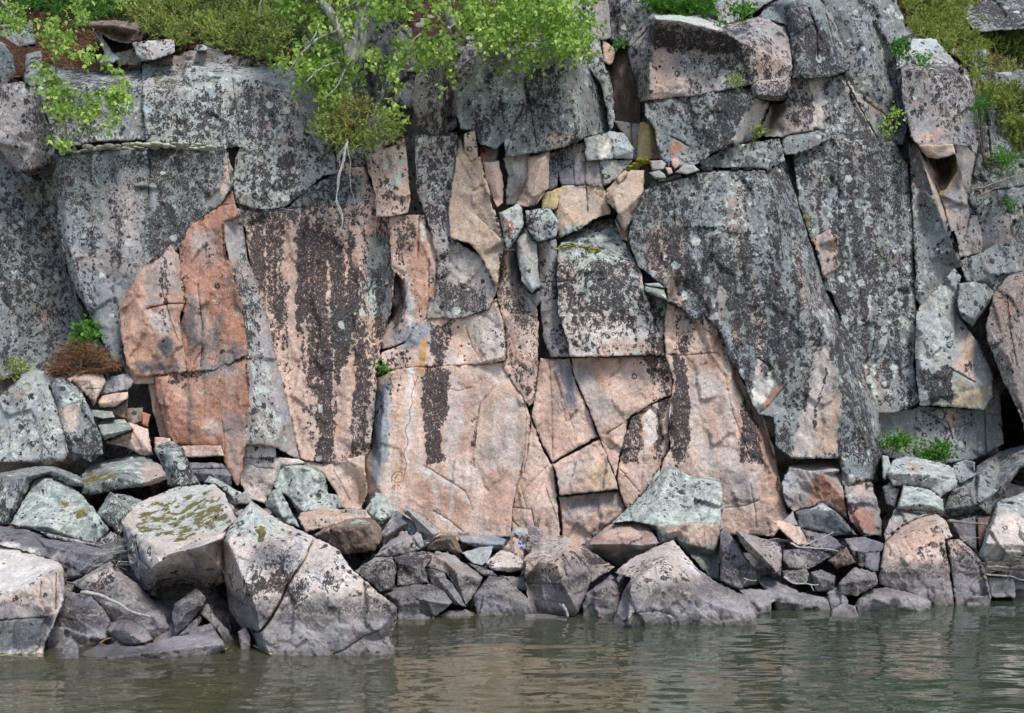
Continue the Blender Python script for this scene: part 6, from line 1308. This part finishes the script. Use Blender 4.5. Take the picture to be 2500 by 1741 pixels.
LEAF = np.array([(0, 0, 0), (.32, .30, .05), (.26, .62, .04), (0, 1, -.06), (-.26, .62, .04), (-.32, .30, .05)])
def leaves(name, pts, nper, size, mt, parent, spread=.09, droop=.5, dark=.0):
    """each point carries a twiglet with small oval leaves that hang off it"""
    n = len(pts)
    d = dirs(n); d[:, 2] -= droop * .6; d /= np.linalg.norm(d, axis=1)[:, None]
    ks = np.arange(nper) / nper
    base = pts[:, None] + d[:, None] * (ks[None, :, None] * spread * 2.0) + rng.normal(size=(n, nper, 3)) * spread * .28
    base = base.reshape(-1, 3); m = len(base)
    y = dirs(m); y[:, 2] -= .55; y /= np.linalg.norm(y, axis=1)[:, None]
    z = dirs(m); z[:, 1] -= .5
    x = np.cross(y, z); x /= np.linalg.norm(x, axis=1)[:, None]; zz = np.cross(x, y)
    s = size * rng.uniform(.6, 1.2, m)
    V = base[:, None] + s[:, None, None] * (LEAF[None, :, 0:1] * x[:, None] * .98 + LEAF[None, :, 1:2] * y[:, None] + LEAF[None, :, 2:3] * 2.5 * zz[:, None])
    tint = np.clip(.5 + .5 * np.repeat(perlin(pts * 3), nper) + rng.normal(size=m) * .32 - dark, 0, 1)
    o = soup(name, V.reshape(-1, 3), m, 6, tint, mt, parent)
    o['kind'] = 'stuff'
    return o

def sprays(name, pts, nper, length, width, mt, parent, up=.7, size=.10):
    """evergreen sprays: many short needles set along a little shoot"""
    n = len(pts)
    d = dirs(n, up); ks = rng.uniform(0, 1, (n, nper))
    base = pts[:, None] + d[:, None] * (ks[..., None] * size)
    nd = d[:, None] * .7 + rng.normal(size=(n, nper, 3)) * .55
    nd /= np.linalg.norm(nd, axis=2)[..., None]
    base = base.reshape(-1, 3); nd = nd.reshape(-1, 3); m = len(base)
    x = np.cross(nd, dirs(m)); x /= np.linalg.norm(x, axis=1)[:, None]
    ln = length * rng.uniform(.6, 1.3, m)[:, None]
    V = np.stack([base - x * width, base + x * width, base + nd * ln], 1)
    tint = np.clip(np.repeat(.45 + .55 * perlin(pts * 2.6) + .25 * rng.normal(size=n), nper) + ks.reshape(-1) * .3 - .1, 0, 1)
    o = soup(name, V.reshape(-1, 3), m, 3, tint, mt, parent)
    o['kind'] = 'stuff'
    return o

def thing(name, label, cat, loc=(0, 0, 0), group=None):
    o = bpy.data.objects.new(name, None); o.location = (0, 0, 0)
    o['label'] = label; o['category'] = cat
    if group: o['group'] = group
    col.objects.link(o); return o

def ground_y(sx, sy):
    Y, over = core_depth(sx, sy); return Y
def cloud(specs, n, lift=(-.5, .1), front=None):
    c = sample_poly(specs, n)
    Y = ground_y(c[:, 0], c[:, 1]) if front is None else np.full(len(c), front)
    return at(c[:, 0], c[:, 1], Y + rng.uniform(lift[0], lift[1], len(c)))

M_STRAWLEAF = leaf_material('dead_spray', (0.10, 0.05, 0.025), (0.28, 0.16, 0.08), .1)
# birch in the middle of the cliff top
b1 = thing('birch_tree', 'pale trunked birch leaning out over the cliff left of centre', 'tree')
Yb = 12.55
tubes('trunk', [(curve_pts('A2130,690,20 2150,600,16 2140,520,12 2190,440,8 2230,330,4 2250,200 2250,60 2290,-60 2310,-300 2290,-640', Yb, n=30), .095, .05)], M_BARK, b1, 10, .12)
tubes('trunk', [(curve_pts('A2180,560,14 2150,440,12 2190,330,4 2110,190 2040,60,-6 1980,-30,-10 1900,-200,-10 1860,-420,-14', Yb, n=18), .055, .03)], M_BARK, b1, 8, .08)
for spec, r in (('A2110,185,-4 2000,230,-14 1890,310,-20 1830,380,-24 1780,480,-26', .016), ('A2000,130,-10 1960,230,-20 1890,310,-24', .010),
                ('A2060,100,-4 2150,60,-20 2250,-20,-26', .02), ('A1640,-20 1610,40 1620,100', .009), ('B320,640 360,520,-10 420,380,-20 500,260,-26 600,200,-30', .02), ('A2190,420 2100,380,-20 1990,420,-30 1900,520,-34', .012),
                ('A2200,330 2160,420,-14 2080,560,-24 2010,620,-26', .010)):
    tubes('branch', [(curve_pts(spec, Yb, n=12), r, r * .45)], M_BARK, b1, 6)
L1 = ['A1700,-560 2600,-560 2600,-60 1700,-60', 'A1640,-40 1760,-20 1900,-20 2000,120 2080,200 1960,330 1800,380 1700,400 1750,370 1900,300 1960,180 1900,60 1760,80', 'A1840,390 1980,330 2100,340 2200,380 2200,480 2120,500 1950,520 1830,540', 'A1900,520 2100,500 2150,620 2180,690 2100,740 2000,700 1900,620', 'B-60,380 60,400 130,560 140,660 0,680 -60,600',
      'A1960,180 2080,200 2100,330 1980,340']
leaves('foliage', cloud(L1, 780, (-.2, .5), Yb), 11, .058, M_BIRCHLEAF, b1)
b2 = thing('birch_tree', 'birch with white branches spreading leaves over the centre of the cliff top', 'tree')
Yc = 12.45
tubes('trunk', [(curve_pts('B860,270,20 800,200,10 760,140 740,60 760,-60 800,-260 820,-520', Yc, n=22), .04, .03)], M_BARK, b2, 8, .08)
for spec, r in (('B770,230 860,215 960,200 1060,212 1150,235 1240,260', .018), ('B740,190 800,150 850,80 860,0', .02), ('B730,160 680,100 640,60', .01), ('B860,140 960,80 1000,40', .01),
                ('B740,190 640,240 560,330 440,420', .012), ('B1000,205 1100,120 1250,60', .01), ('B1150,235 1300,250 1450,330', .009), ('B960,0 1080,-20 1200,0', .02)):
    tubes('branch', [(curve_pts(spec, Yc, n=12), r, r * .4)], M_BARK, b2, 6)
L2 = ['B300,-480 1500,-420 1600,-60 300,-60', 'B430,-40 1000,-40 1690,-40 1680,100 1650,230 1600,330 1560,440 1500,390 1400,330 1250,400 1100,430 1050,330 940,280 860,170 700,160 500,120', 'B190,340 420,250 520,230 700,200 860,240 800,300 790,380 790,510 740,520 690,430 560,420 480,470 410,600 340,430 230,400',
      'B-60,-40 430,-40 500,110 300,100 200,180 60,130 -60,120', 'B340,640 520,650 520,715 440,720', 'B900,60 1500,40 1480,300 1200,340 1000,260', 'B1000,40 1600,0 1640,300 1300,360']
leaves('foliage', cloud(L2, 880, (-.7, .35), Yc), 11, .058, M_BIRCHLEAF, b2)
sp = thing('sapling', 'slender bright green sapling in front of the grey ledge at the upper left', 'sapling')
tubes('stem', [(curve_pts('A400,940 420,860 400,700 350,560 345,420 340,300 350,160', 12.2, n=18), .014, .006)], M_TWIG, sp, 6)
for s_ in ('A345,500 260,520 200,560', 'A400,700 560,640 700,560 790,470', 'A380,640 520,660 620,740', 'A350,420 460,300 560,290', 'A348,380 300,280 300,160', 'A410,760 560,800', 'A350,560 260,640 230,720', 'A420,860 460,800'):
    tubes('branch', [(curve_pts(s_, 12.15, n=9), .006, .003)], M_TWIG, sp, 5)
leaves('foliage', cloud(['A265,110 480,120 490,220 440,330 300,330 260,290', 'A480,250 560,250 620,330 560,400 480,370', 'A230,480 350,480 420,560 560,560 700,540 760,440 830,500 800,620 740,740 600,810 480,760 380,770 300,700 220,560', 'A250,360 340,380 330,500 240,480', 'A370,860 470,840 480,930 380,930', 'A620,380 740,400 760,460 640,440'], 175, (-.25, .15), 12.15), 9, .055, M_BIRCHLEAF, sp, .07)
tl = thing('birch_tree', 'birch branches with bright leaves hanging in at the top left corner', 'tree')
tubes('branch', [(curve_pts('A-140,-60 0,0 60,60 120,150', 13.0, n=10), .02, .006)], M_BARK, tl)
tubes('branch', [(curve_pts('A480,-160 490,-40 500,60 480,120', 13.2, n=10), .012, .005)], M_BARK, tl)
leaves('foliage', cloud(['A-40,-40 80,-40 110,60 200,140 140,190 60,180 -40,100', 'A450,-40 560,-30 520,40 500,130 440,110', 'A640,-40 800,-40 760,20'], 110, (-.3, .2), 13.1), 8, .045, M_BIRCHLEAF, tl, .07)

def shrub(name, label, cat, specs, n, mt, lift=(-.45, -.05), front=None, nper=30, length=.030, width=.0055, size=.13, branches=(), group=None, up=.7):
    t_ = thing(name, label, cat, group=group)
    n = int(n * (1.1 if up < .5 else 2.1))
    P_ = cloud(specs, n, lift, front)
    sprays('foliage', P_, nper, length, width, mt, t_, up, size)
    # woody stems under the sprays
    k = rng.choice(len(P_), min(len(P_), 14), replace=False)
    root = P_.mean(0) + np.array([0, .35, -.12])
    items = []
    for q in P_[k]:
        mid = (root + q) / 2 + rng.normal(size=3) * .05
        u = np.linspace(0, 1, 6)[:, None]
        items.append(((1 - u) ** 2 * root + 2 * u * (1 - u) * mid + u * u * q, .012, .004))
    tubes('stem', items, M_TWIG, t_, 5)
    return t_
GJ = 'juniper shrubs growing along the cliff top'
shrub('juniper_shrub', 'yellow green juniper on the ledge above the big grey dome', 'shrub', ['A730,70 860,10 1100,10 1250,20 1300,150 1300,280 1100,268 900,220 860,130'], 900, M_JUNIPER, group=GJ)
shrub('juniper_shrub', 'dense olive juniper right of the rounded stone on the dome', 'shrub', ['A1280,40 1500,60 1700,90 1790,210 1770,330 1660,372 1500,310 1300,280'], 900, M_JUNIPER, group=GJ)
shrub('juniper_shrub', 'juniper with reddish dead sprays at the foot of the birch trunk', 'shrub', ['B-60,650 250,610 330,650 330,720 470,780 430,860 300,900 100,925 -60,860', 'A1990,710 2200,630 2295,640 2295,900 2180,925 2000,800'], 950, M_JUNIPER, (-.35, .15), 12.45, group=GJ, nper=13, up=.25)
straw_specs = ['B60,640 250,620 300,760 100,860']
sprays('undergrowth', cloud(straw_specs, 160, (-.35, .1), 12.42), 20, .03, .004, M_STRAWLEAF, None, .2, .12)['label'] = 'reddish dead sprays inside the juniper below the birch'
shrub('juniper_shrub', 'golden juniper draped over the rocks at the top right', 'shrub', ['C1480,-30 1960,-30 1880,150 1890,260 1840,340 1640,225 1540,110'], 900, M_JUNIPER2, group=GJ)
shrub('juniper_shrub', 'large yellow green juniper in the top right corner', 'shrub', ['C1900,170 2100,120 2440,60 2440,340 2060,290 1890,250', 'C1880,330 2040,300 2060,420 1980,500'], 1000, M_JUNIPER2, group=GJ)
shrub('juniper_shrub', 'low juniper spreading from the right edge above the rust coloured soil', 'shrub', ['C2020,580 2200,540 2440,500 2440,690 2220,680 2070,625'], 520, M_JUNIPER2, (-.5, -.1), group=GJ)
shrub('juniper_shrub', 'small juniper clump at the right edge under the low spreading one', 'shrub', ['C2200,770 2440,740 2440,960 2230,900'], 300, M_JUNIPER2, (-.1, .3), 13.0, group=GJ)
shrub('juniper_shrub', 'bright green low shrub above the white lichened block', 'shrub', ['C-80,-30 350,-30 330,90 100,85 -90,60'], 420, M_FERN, (-.9, -.5), group=GJ)
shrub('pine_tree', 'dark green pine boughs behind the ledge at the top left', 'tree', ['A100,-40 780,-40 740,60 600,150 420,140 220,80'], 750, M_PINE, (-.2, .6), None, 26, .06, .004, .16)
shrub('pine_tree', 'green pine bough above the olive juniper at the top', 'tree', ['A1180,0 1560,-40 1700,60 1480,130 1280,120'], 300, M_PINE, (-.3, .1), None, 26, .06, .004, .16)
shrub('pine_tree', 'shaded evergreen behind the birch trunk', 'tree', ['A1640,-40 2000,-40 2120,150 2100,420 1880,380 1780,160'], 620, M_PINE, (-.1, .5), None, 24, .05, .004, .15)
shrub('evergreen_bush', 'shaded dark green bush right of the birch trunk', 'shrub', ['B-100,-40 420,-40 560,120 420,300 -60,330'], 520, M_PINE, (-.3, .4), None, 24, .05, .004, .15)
shrub('shrub', 'thin leafy shrub on the slope at the right edge', 'shrub', ['C2140,960 2240,1000 2220,1110 2150,1090', 'C2000,650 2060,640 2040,780 2000,760', 'C2210,1260 2250,1300 2200,1330'], 90, M_FERN, (-.3, 0), 13.1, 12, .03, .006)
def cover(label, specs, n, mt, lift, size, length, width):
    P_ = cloud(specs, n, lift)
    o_ = sprays('undergrowth', P_, 18, length, width, mt, None, .9, size)
    o_['label'] = label
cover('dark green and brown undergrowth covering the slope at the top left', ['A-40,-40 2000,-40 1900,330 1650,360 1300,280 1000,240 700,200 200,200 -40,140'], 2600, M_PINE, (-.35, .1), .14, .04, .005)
cover('olive undergrowth on the slope at the top right', ['C1500,-40 2440,-40 2440,960 2250,900 2100,640 2000,560 1960,440 1880,330 1650,220'], 1700, M_JUNIPER, (-.3, .1), .12, .03, .005)
cover('bright green low plants among the trees at the top left', ['A120,-40 760,-40 720,110 560,150 300,120 120,60'], 500, M_FERN, (-.5, -.1), .12, .035, .006)
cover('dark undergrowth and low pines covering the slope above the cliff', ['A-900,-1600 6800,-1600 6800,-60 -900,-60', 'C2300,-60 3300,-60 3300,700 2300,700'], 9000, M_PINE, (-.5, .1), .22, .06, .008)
cover('dead brown sprays mixed into the top left slope', ['A150,100 1000,100 1700,300 1500,340 800,240 100,280'], 500, M_STRAWLEAF, (-.35, 0), .12, .03, .004)
# small green plants
def plantlet(name, label, specs, n, Y, mt=M_FERN, size=.05, nper=7):
    t_ = thing(name, label, 'plant')
    P_ = cloud(specs, n, (-.12, .05), Y)
    leaves('foliage', P_, nper, size, mt, t_, .06, -.4)
plantlet('fern', 'small fern growing above the brown needle pile', ['D490,620 560,600 600,640 560,690 500,745 470,700'], 60, 12.05)
plantlet('fern', 'left fern tuft at the base of the tall grey wall', ['F1420,1340 1500,1310 1580,1310 1540,1370 1470,1420 1430,1400'], 70, 12.55, size=.035, nper=10)
plantlet('fern', 'right and larger fern tuft at the base of the tall grey wall', ['F1620,1390 1700,1350 1780,1345 1845,1375 1800,1420 1720,1440 1640,1430'], 110, 12.5, size=.035, nper=10)
plantlet('fern', 'tiny fern in the joint beside the black streaked wall', ['E305,850 340,845 375,862 340,880'], 14, 12.05, size=.03)
plantlet('seedling', 'bright green birch seedling on the grey slab at the upper right', ['C1430,740 1500,690 1560,680 1530,800 1470,810 1440,890 1425,830'], 34, 12.6, M_BIRCHLEAF, .035, 5)
plantlet('seedling', 'green tuft beside the capping boulder at the upper right', ['C1480,290 1530,240 1590,260 1540,330 1490,330', 'C1620,350 1700,340 1680,380 1630,390'], 50, 12.9, M_FERN, .035, 8)
plantlet('seedling', 'yellow green tuft in the top notch between the two orange blocks', ['B1790,280 1830,265 1850,290 1810,300'], 16, 12.8, M_FERN, .03, 6)
plantlet('seedling', 'wispy plant beside the overhanging stone', ['C610,840 640,780 665,800 640,870'], 20, 12.6, M_JUNIPER2, .03, 8)
plantlet('grass_tuft', 'thin grass tuft on the top ledge right of the white lichened block', ['C450,40 620,40 560,110 500,110', 'C360,120 430,150 400,160'], 45, 12.8, M_FERN, .04, 7)
plantlet('moss_cushion', 'yellow moss cushion on the left edge boulder', ['D60,830 110,825 165,870 110,900 70,880'], 40, 11.0, M_JUNIPER2, .02, 12)
plantlet('moss_cushion', 'dark yellow moss clump hanging from the face at the upper right', ['C465,480 520,470 540,520 500,540 460,520'], 26, 12.45, M_JUNIPER, .02, 12)

# pile of dead needles and twigs
def straws(name, label, specs, n, Y, ln, r, mt, lift=(-.1, .1), flat=.4, cat='litter', parent=None):
    P_ = cloud(specs, n, lift, Y)
    d = dirs(n); d[:, 2] *= flat; d /= np.linalg.norm(d, axis=1)[:, None]
    x = np.cross(d, dirs(n)); x /= np.linalg.norm(x, axis=1)[:, None]
    l = ln * rng.uniform(.4, 1.2, n)[:, None]
    V = np.stack([P_ - x * r, P_ + x * r, P_ + d * l + x * r * .4, P_ + d * l - x * r * .4], 1)
    o = soup(name, V.reshape(-1, 3), n, 4, rng.uniform(0, 1, n), mt)
    o['kind'] = 'stuff'; o['label'] = label
    return o
straws('needle_pile', 'pile of brown dead needles and twigs in the corner under the grey slab', ['D330,800 400,730 480,700 560,720 680,790 730,860 640,890 440,900 340,930 300,880'], 5200, 11.95, .10, .0022, M_STRAW)
straws('needle_litter', 'rust coloured needles on the upper left slope', ['A30,270 120,320 150,440 60,500', 'A200,200 600,230 580,330 300,360', 'A240,400 860,380 870,420 600,440', 'A120,250 560,180 580,380 260,400 150,330', 'A600,870 900,850 900,890 480,920', 'A1300,290 1600,330 1680,370 1500,340'], 9000, None, .07, .002, M_STRAW, (-.35, -.1))
straws('dry_twigs', 'tangle of thin grey twigs on the slab behind the white topped block', ['G450,600 700,550 760,620 740,700 600,690', 'G430,770 560,780 540,820 440,800'], 130, 8.95, .16, .002, M_DEAD, (-.1, .1), .25)
straws('dry_twigs', 'tangle of thin twigs at the water by the right edge', ['I2050,660 2295,620 2295,700 2080,720'], 160, 10.6, .35, .003, M_TWIG, (-.1, .1), .15)

# sticks
def stick(name, label, items, Y, mt=M_DEAD, cat='stick'):
    V, Fc = [], []
    t_ = tubes(name, [(curve_pts(s, Y, n=14), r, r * .5) for s, r in items], mt)
    t_['label'] = label; t_['category'] = cat
stick('driftwood_stick', 'curved white stick lying on the speckled block at the lower left', [('G505,850 570,848 640,870 740,920 830,970 935,998', .014)], 8.35)
stick('driftwood_branch', 'forked bleached branch in front of the pale wedge', [('I800,750 860,790 940,800 1015,798', .008), ('I860,790 830,760 810,740', .004), ('I920,798 940,770 925,735', .005), ('I960,800 990,840', .004), ('I930,790 900,760', .003)], 10.15)
stick('driftwood_branch', 'small grey forked twig left of the pale wedge', [('I550,760 590,775 630,770', .006), ('I575,770 560,800', .004)], 10.2)
stick('driftwood_stick', 'pale bent stick across the pinkish slabs below the orange face', [('I840,540 900,570 1000,570 1080,578 1140,592', .010), ('I900,570 980,530 1060,500 1110,470', .007), ('I980,560 1060,540 1080,560', .004)], 10.75)
stick('driftwood_stick', 'straight grey pole lying behind the big pink topped boulder', [('I1820,405 1930,415 2070,425', .016)], 10.95, M_TWIG)
stick('driftwood_stick', 'long thin stick at the water by the right edge', [('I2055,735 2160,740 2300,770', .009), ('I2060,690 2200,690 2310,680', .010), ('I2095,830 2110,800', .006)], 10.55)
stick('driftwood_stick', 'thin twig rising beside the big pink topped boulder', [('I1900,530 1960,515 2020,505', .005)], 10.9)
stick('driftwood_stick', 'small orange twig among the stones at the lower left', [('G620,1170 650,1145 690,1130', .008)], 8.3, M_STRAW)
stick('dead_branch', 'dark bare branch crossing the slope at the right edge', [('C1960,1190 2100,1150 2200,1110 2310,1060', .012), ('C2000,1230 2100,1180 2180,1160', .007)], 12.6, M_TWIG)
# bare roots hanging down the face
rt = thing('exposed_roots', 'bleached roots hanging down the face below the juniper', 'roots')
for s_, r in (('A2165,880 2150,960 2120,1080 2090,1220 2100,1300 2150,1370 2120,1430 2070,1480', .018), ('B120,890 100,980 60,1120 50,1240 100,1340 95,1420 60,1470', .020), ('B125,900 140,1010 140,1150 170,1280', .008),
              ('B110,930 70,980 70,1040', .010), ('B60,1240 30,1280 10,1340', .007), ('B90,1360 160,1358 250,1360', .006), ('A2160,900 2110,960 2100,1000', .012), ('B50,1250 70,1300 130,1330', .006)):
    tubes('root', [(curve_pts(s_, 11.9, n=18), r * .5, r * .2)], M_DEAD, rt, 6)
# small twigs sticking up by the middle waterline
fb = thing('bleached_twig', 'short white broken twig standing in the water before the cream topped block', 'stick')
tubes('stem', [(curve_pts('H1495,1000 1480,960 1462,925', 9.6, n=6), .010, .014)], M_DEAD, fb, 6)
tubes('splinter', [(curve_pts('H1475,950 1450,925 1442,915', 9.6, n=5), .009, .003)], M_DEAD, fb, 5)
# blue litter
t = NT('blue_plastic')
b_ = t.add('ShaderNodeBsdfPrincipled'); g_ = t.add('ShaderNodeNewGeometry')
n_ = t.noise(g_.outputs['Position'], 45, 2)
t.l.new(t.mix(t.rampf(n_, .5, .56), (0.01, .035, .16), (.45, .5, .6)), b_.inputs['Base Color']); b_.inputs['Roughness'].default_value = .4
t.l.new(b_.outputs[0], t.out.inputs[0])
P_ = px('H1185,540 1200,535 1215,560 1232,555 1228,580 1205,582 1200,562')
nn = len(P_)
Wf = at(P_[:, 0], P_[:, 1], 10.6 + np.array([0, .02, -.02, .03, 0, .02, -.01])); Wb = Wf + np.array([0, .05, .01])
lt_ = mesh_from('plastic_scrap', np.concatenate([Wf, Wb]), [list(range(nn)), list(range(2 * nn - 1, nn - 1, -1))] + [[i, i + nn, (i + 1) % nn + nn, (i + 1) % nn] for i in range(nn)], t.m)
lt_.data.polygons.foreach_set('use_smooth', np.zeros(len(lt_.data.polygons), bool))
lt_['label'] = 'small crumpled blue and white scrap beside the upright pinkish stone'; lt_['category'] = 'litter'

# cushions of reindeer lichen on the top edge of the left slab
def cushions(name, label, spec, Y, n, s, mt, kind='stuff'):
    import bmesh
    L = curve_pts(spec, Y, n=n); V0, F0, k0 = [], [], 0
    for i, q in enumerate(L):
        for r in range(2):
            bm = bmesh.new(); bmesh.ops.create_icosphere(bm, subdivisions=3, radius=1)
            V = np.array([tuple(v.co) for v in bm.verts]); Fc = [[v.index for v in f.verts] for f in bm.faces]; bm.free()
            sc = s * rng.uniform(.6, 1.3)
            V = V * (1 + .25 * fbm(V * 2.5 + i * 3, 3))[:, None] * np.array([1.5, 1.2, .65]) * sc
            V = V + q + rng.normal(size=3) * np.array([.02, .07, .004]) + np.array([0, .06, 0])
            V0.append(V); F0 += [[a + k0 for a in f] for f in Fc]; k0 += len(V)
    o = mesh_from(name, np.concatenate(V0), F0, mt); o['kind'] = kind; o['label'] = label
cushions('reindeer_lichen', 'pale cushions of lichen along the top edge of the big grey slab', 'A350,955 600,925 760,905 900,895 1050,895 1300,912', 12.43, 40, .030, M_CUSHION)
cushions('moss_patch', 'yellow green moss on the ledge beside the central tan wedge', 'B1860,1050 1920,1010 2000,1000', 12.0, 12, .022, M_YMOSS)
cushions('moss_patch', 'moss line along the back of the speckled central block', 'E1440,130 1560,95 1690,140', 11.98, 14, .016, M_YMOSS)
for spec, Y_ in (('B1300,1330 1330,1330', 12), ):
    pass

# pollen lines floating along the stones
def film(spec, Y0=None, w=.02):
    p = px(spec); Yl = EYE * F / (p[:, 1] - HY)
    x = (p[:, 0] - CX) / F * Yl
    return x, Yl
V0, F0 = [], []
for s_ in ('G0,1248 120,1232 250,1205', 'G1240,1225 1330,1215 1410,1208', 'G1575,1185 1640,1215 1690,1240', 'H940,945 1100,950 1270,962', 'H1290,935 1420,955 1560,972', 'H1600,978 1700,980 1775,985',
           'I590,928 660,922 725,925', 'I1535,955 1620,945 1715,935', 'I1730,905 1790,900', 'I1860,915 1960,905 2085,880', 'H880,975 910,985'):
    x, y = film(s_)
    u = np.linspace(0, 1, 24); ii = np.linspace(0, 1, len(x)); X = np.interp(u, ii, x); Y_ = np.interp(u, ii, y)
    wob = fbm(np.stack([X * 8, Y_ * 8, X * 0], -1), 3)
    k = len(V0)
    for a, b_, w in zip(X, Y_, wob):
        hw = .014 + .03 * max(0, w + .15)
        V0 += [(a, b_ - hw, .009), (a, b_ + hw, .009), ]
    for i in range(23): F0.append([k + 2 * i, k + 2 * i + 2, k + 2 * i + 3, k + 2 * i + 1])
o = mesh_from('pollen_line', V0, F0, M_POLLEN); o['kind'] = 'stuff'; o['label'] = 'yellow green pollen scum floating along the waterline'

# ---------------------------------------------------------------- red ochre pictograph on the panel
t = NT('red_ochre')
g_ = t.add('ShaderNodeNewGeometry'); d_ = t.add('ShaderNodeBsdfDiffuse'); tr_ = t.add('ShaderNodeBsdfTransparent'); mx = t.add('ShaderNodeMixShader')
n_ = t.noise(g_.outputs['Position'], 60, 4, .7)
t.l.new(t.mix(t.rampf(n_, .4, .6), (.36, .10, .08), (.30, .13, .10)), d_.inputs[0])
t.l.new(t.rampf(n_, .36, .52, .15, .6), mx.inputs[0]); t.l.new(tr_.outputs[0], mx.inputs[1]); t.l.new(d_.outputs[0], mx.inputs[2]); t.l.new(mx.outputs[0], t.out.inputs[0])
pan = ALL['panel']
me = pan.data
bv = BVHTree.FromPolygons([tuple(v.co + pan.location) for v in me.vertices], [tuple(p.vertices) for p in me.polygons])
def onto(sx, sy):
    d = Vector(((sx - CX) / F, 1, -(sy - HY) / F)).normalized()
    h = bv.ray_cast(Vector((0, 0, EYE)), d)
    return (h[0] - d * .004) if h[0] else None
def paint_line(name, spec, w, closed=False):
    p = px(spec)[:, :2]
    # rounded polyline
    for _ in range(2):
        q = [p[0]]
        for a, b in zip(p[:-1], p[1:]): q += [a * .75 + b * .25, a * .25 + b * .75]
        q.append(p[-1]); p = np.array(q)
    p = resample(p, 2.5, False)
    tt = np.gradient(p, axis=0); tt /= np.linalg.norm(tt, axis=1)[:, None] + 1e-9
    nn_ = np.stack([-tt[:, 1], tt[:, 0]], -1)
    ww = w * (1 + .35 * fbm(np.stack([p[:, 0] / 9, p[:, 1] / 9, p[:, 0] * 0], -1), 2))
    V, Fc = [], []
    for i in range(len(p)):
        a, b = onto(*(p[i] - nn_[i] * ww[i] / 2)), onto(*(p[i] + nn_[i] * ww[i] / 2))
        if a is None or b is None: continue
        V += [tuple(a), tuple(b)]
    Fc = [[2 * i, 2 * i + 1, 2 * i + 3, 2 * i + 2] for i in range(len(V) // 2 - 1)]
    return V, Fc
V0, F0 = [], []
for spec, w in (('E565,920 545,965 520,1035 530,1090 505,1135 520,1195 475,1250 510,1335 468,1395 495,1470 480,1510', 2.6), ('E528,905 540,960 548,985', 1.6),
                ('H480,70 485,100 470,130', 2.6), ('H400,165 398,130 415,100 445,92 472,112 475,150', 3.0), ('H418,158 420,130 440,112 458,120 466,140', 2.4), ('H415,165 440,160 475,150', 2.2),
                ('H400,205 405,185 430,175 448,182 456,205', 2.4), ('H418,180 412,210', 2.0), ('H440,180 436,205', 2.0), ('E470,1500 440,1520 420,1560', 1.8)):
    v, f = paint_line('stroke', spec, w)
    k = len(V0); V0 += v; F0 += [[a + k for a in q] for q in f]
o = mesh_from('pictograph', V0, F0, t.m, None, pan.parent)
o['label'] = 'faded red painting of a wavy line that ends in a small ringed figure'
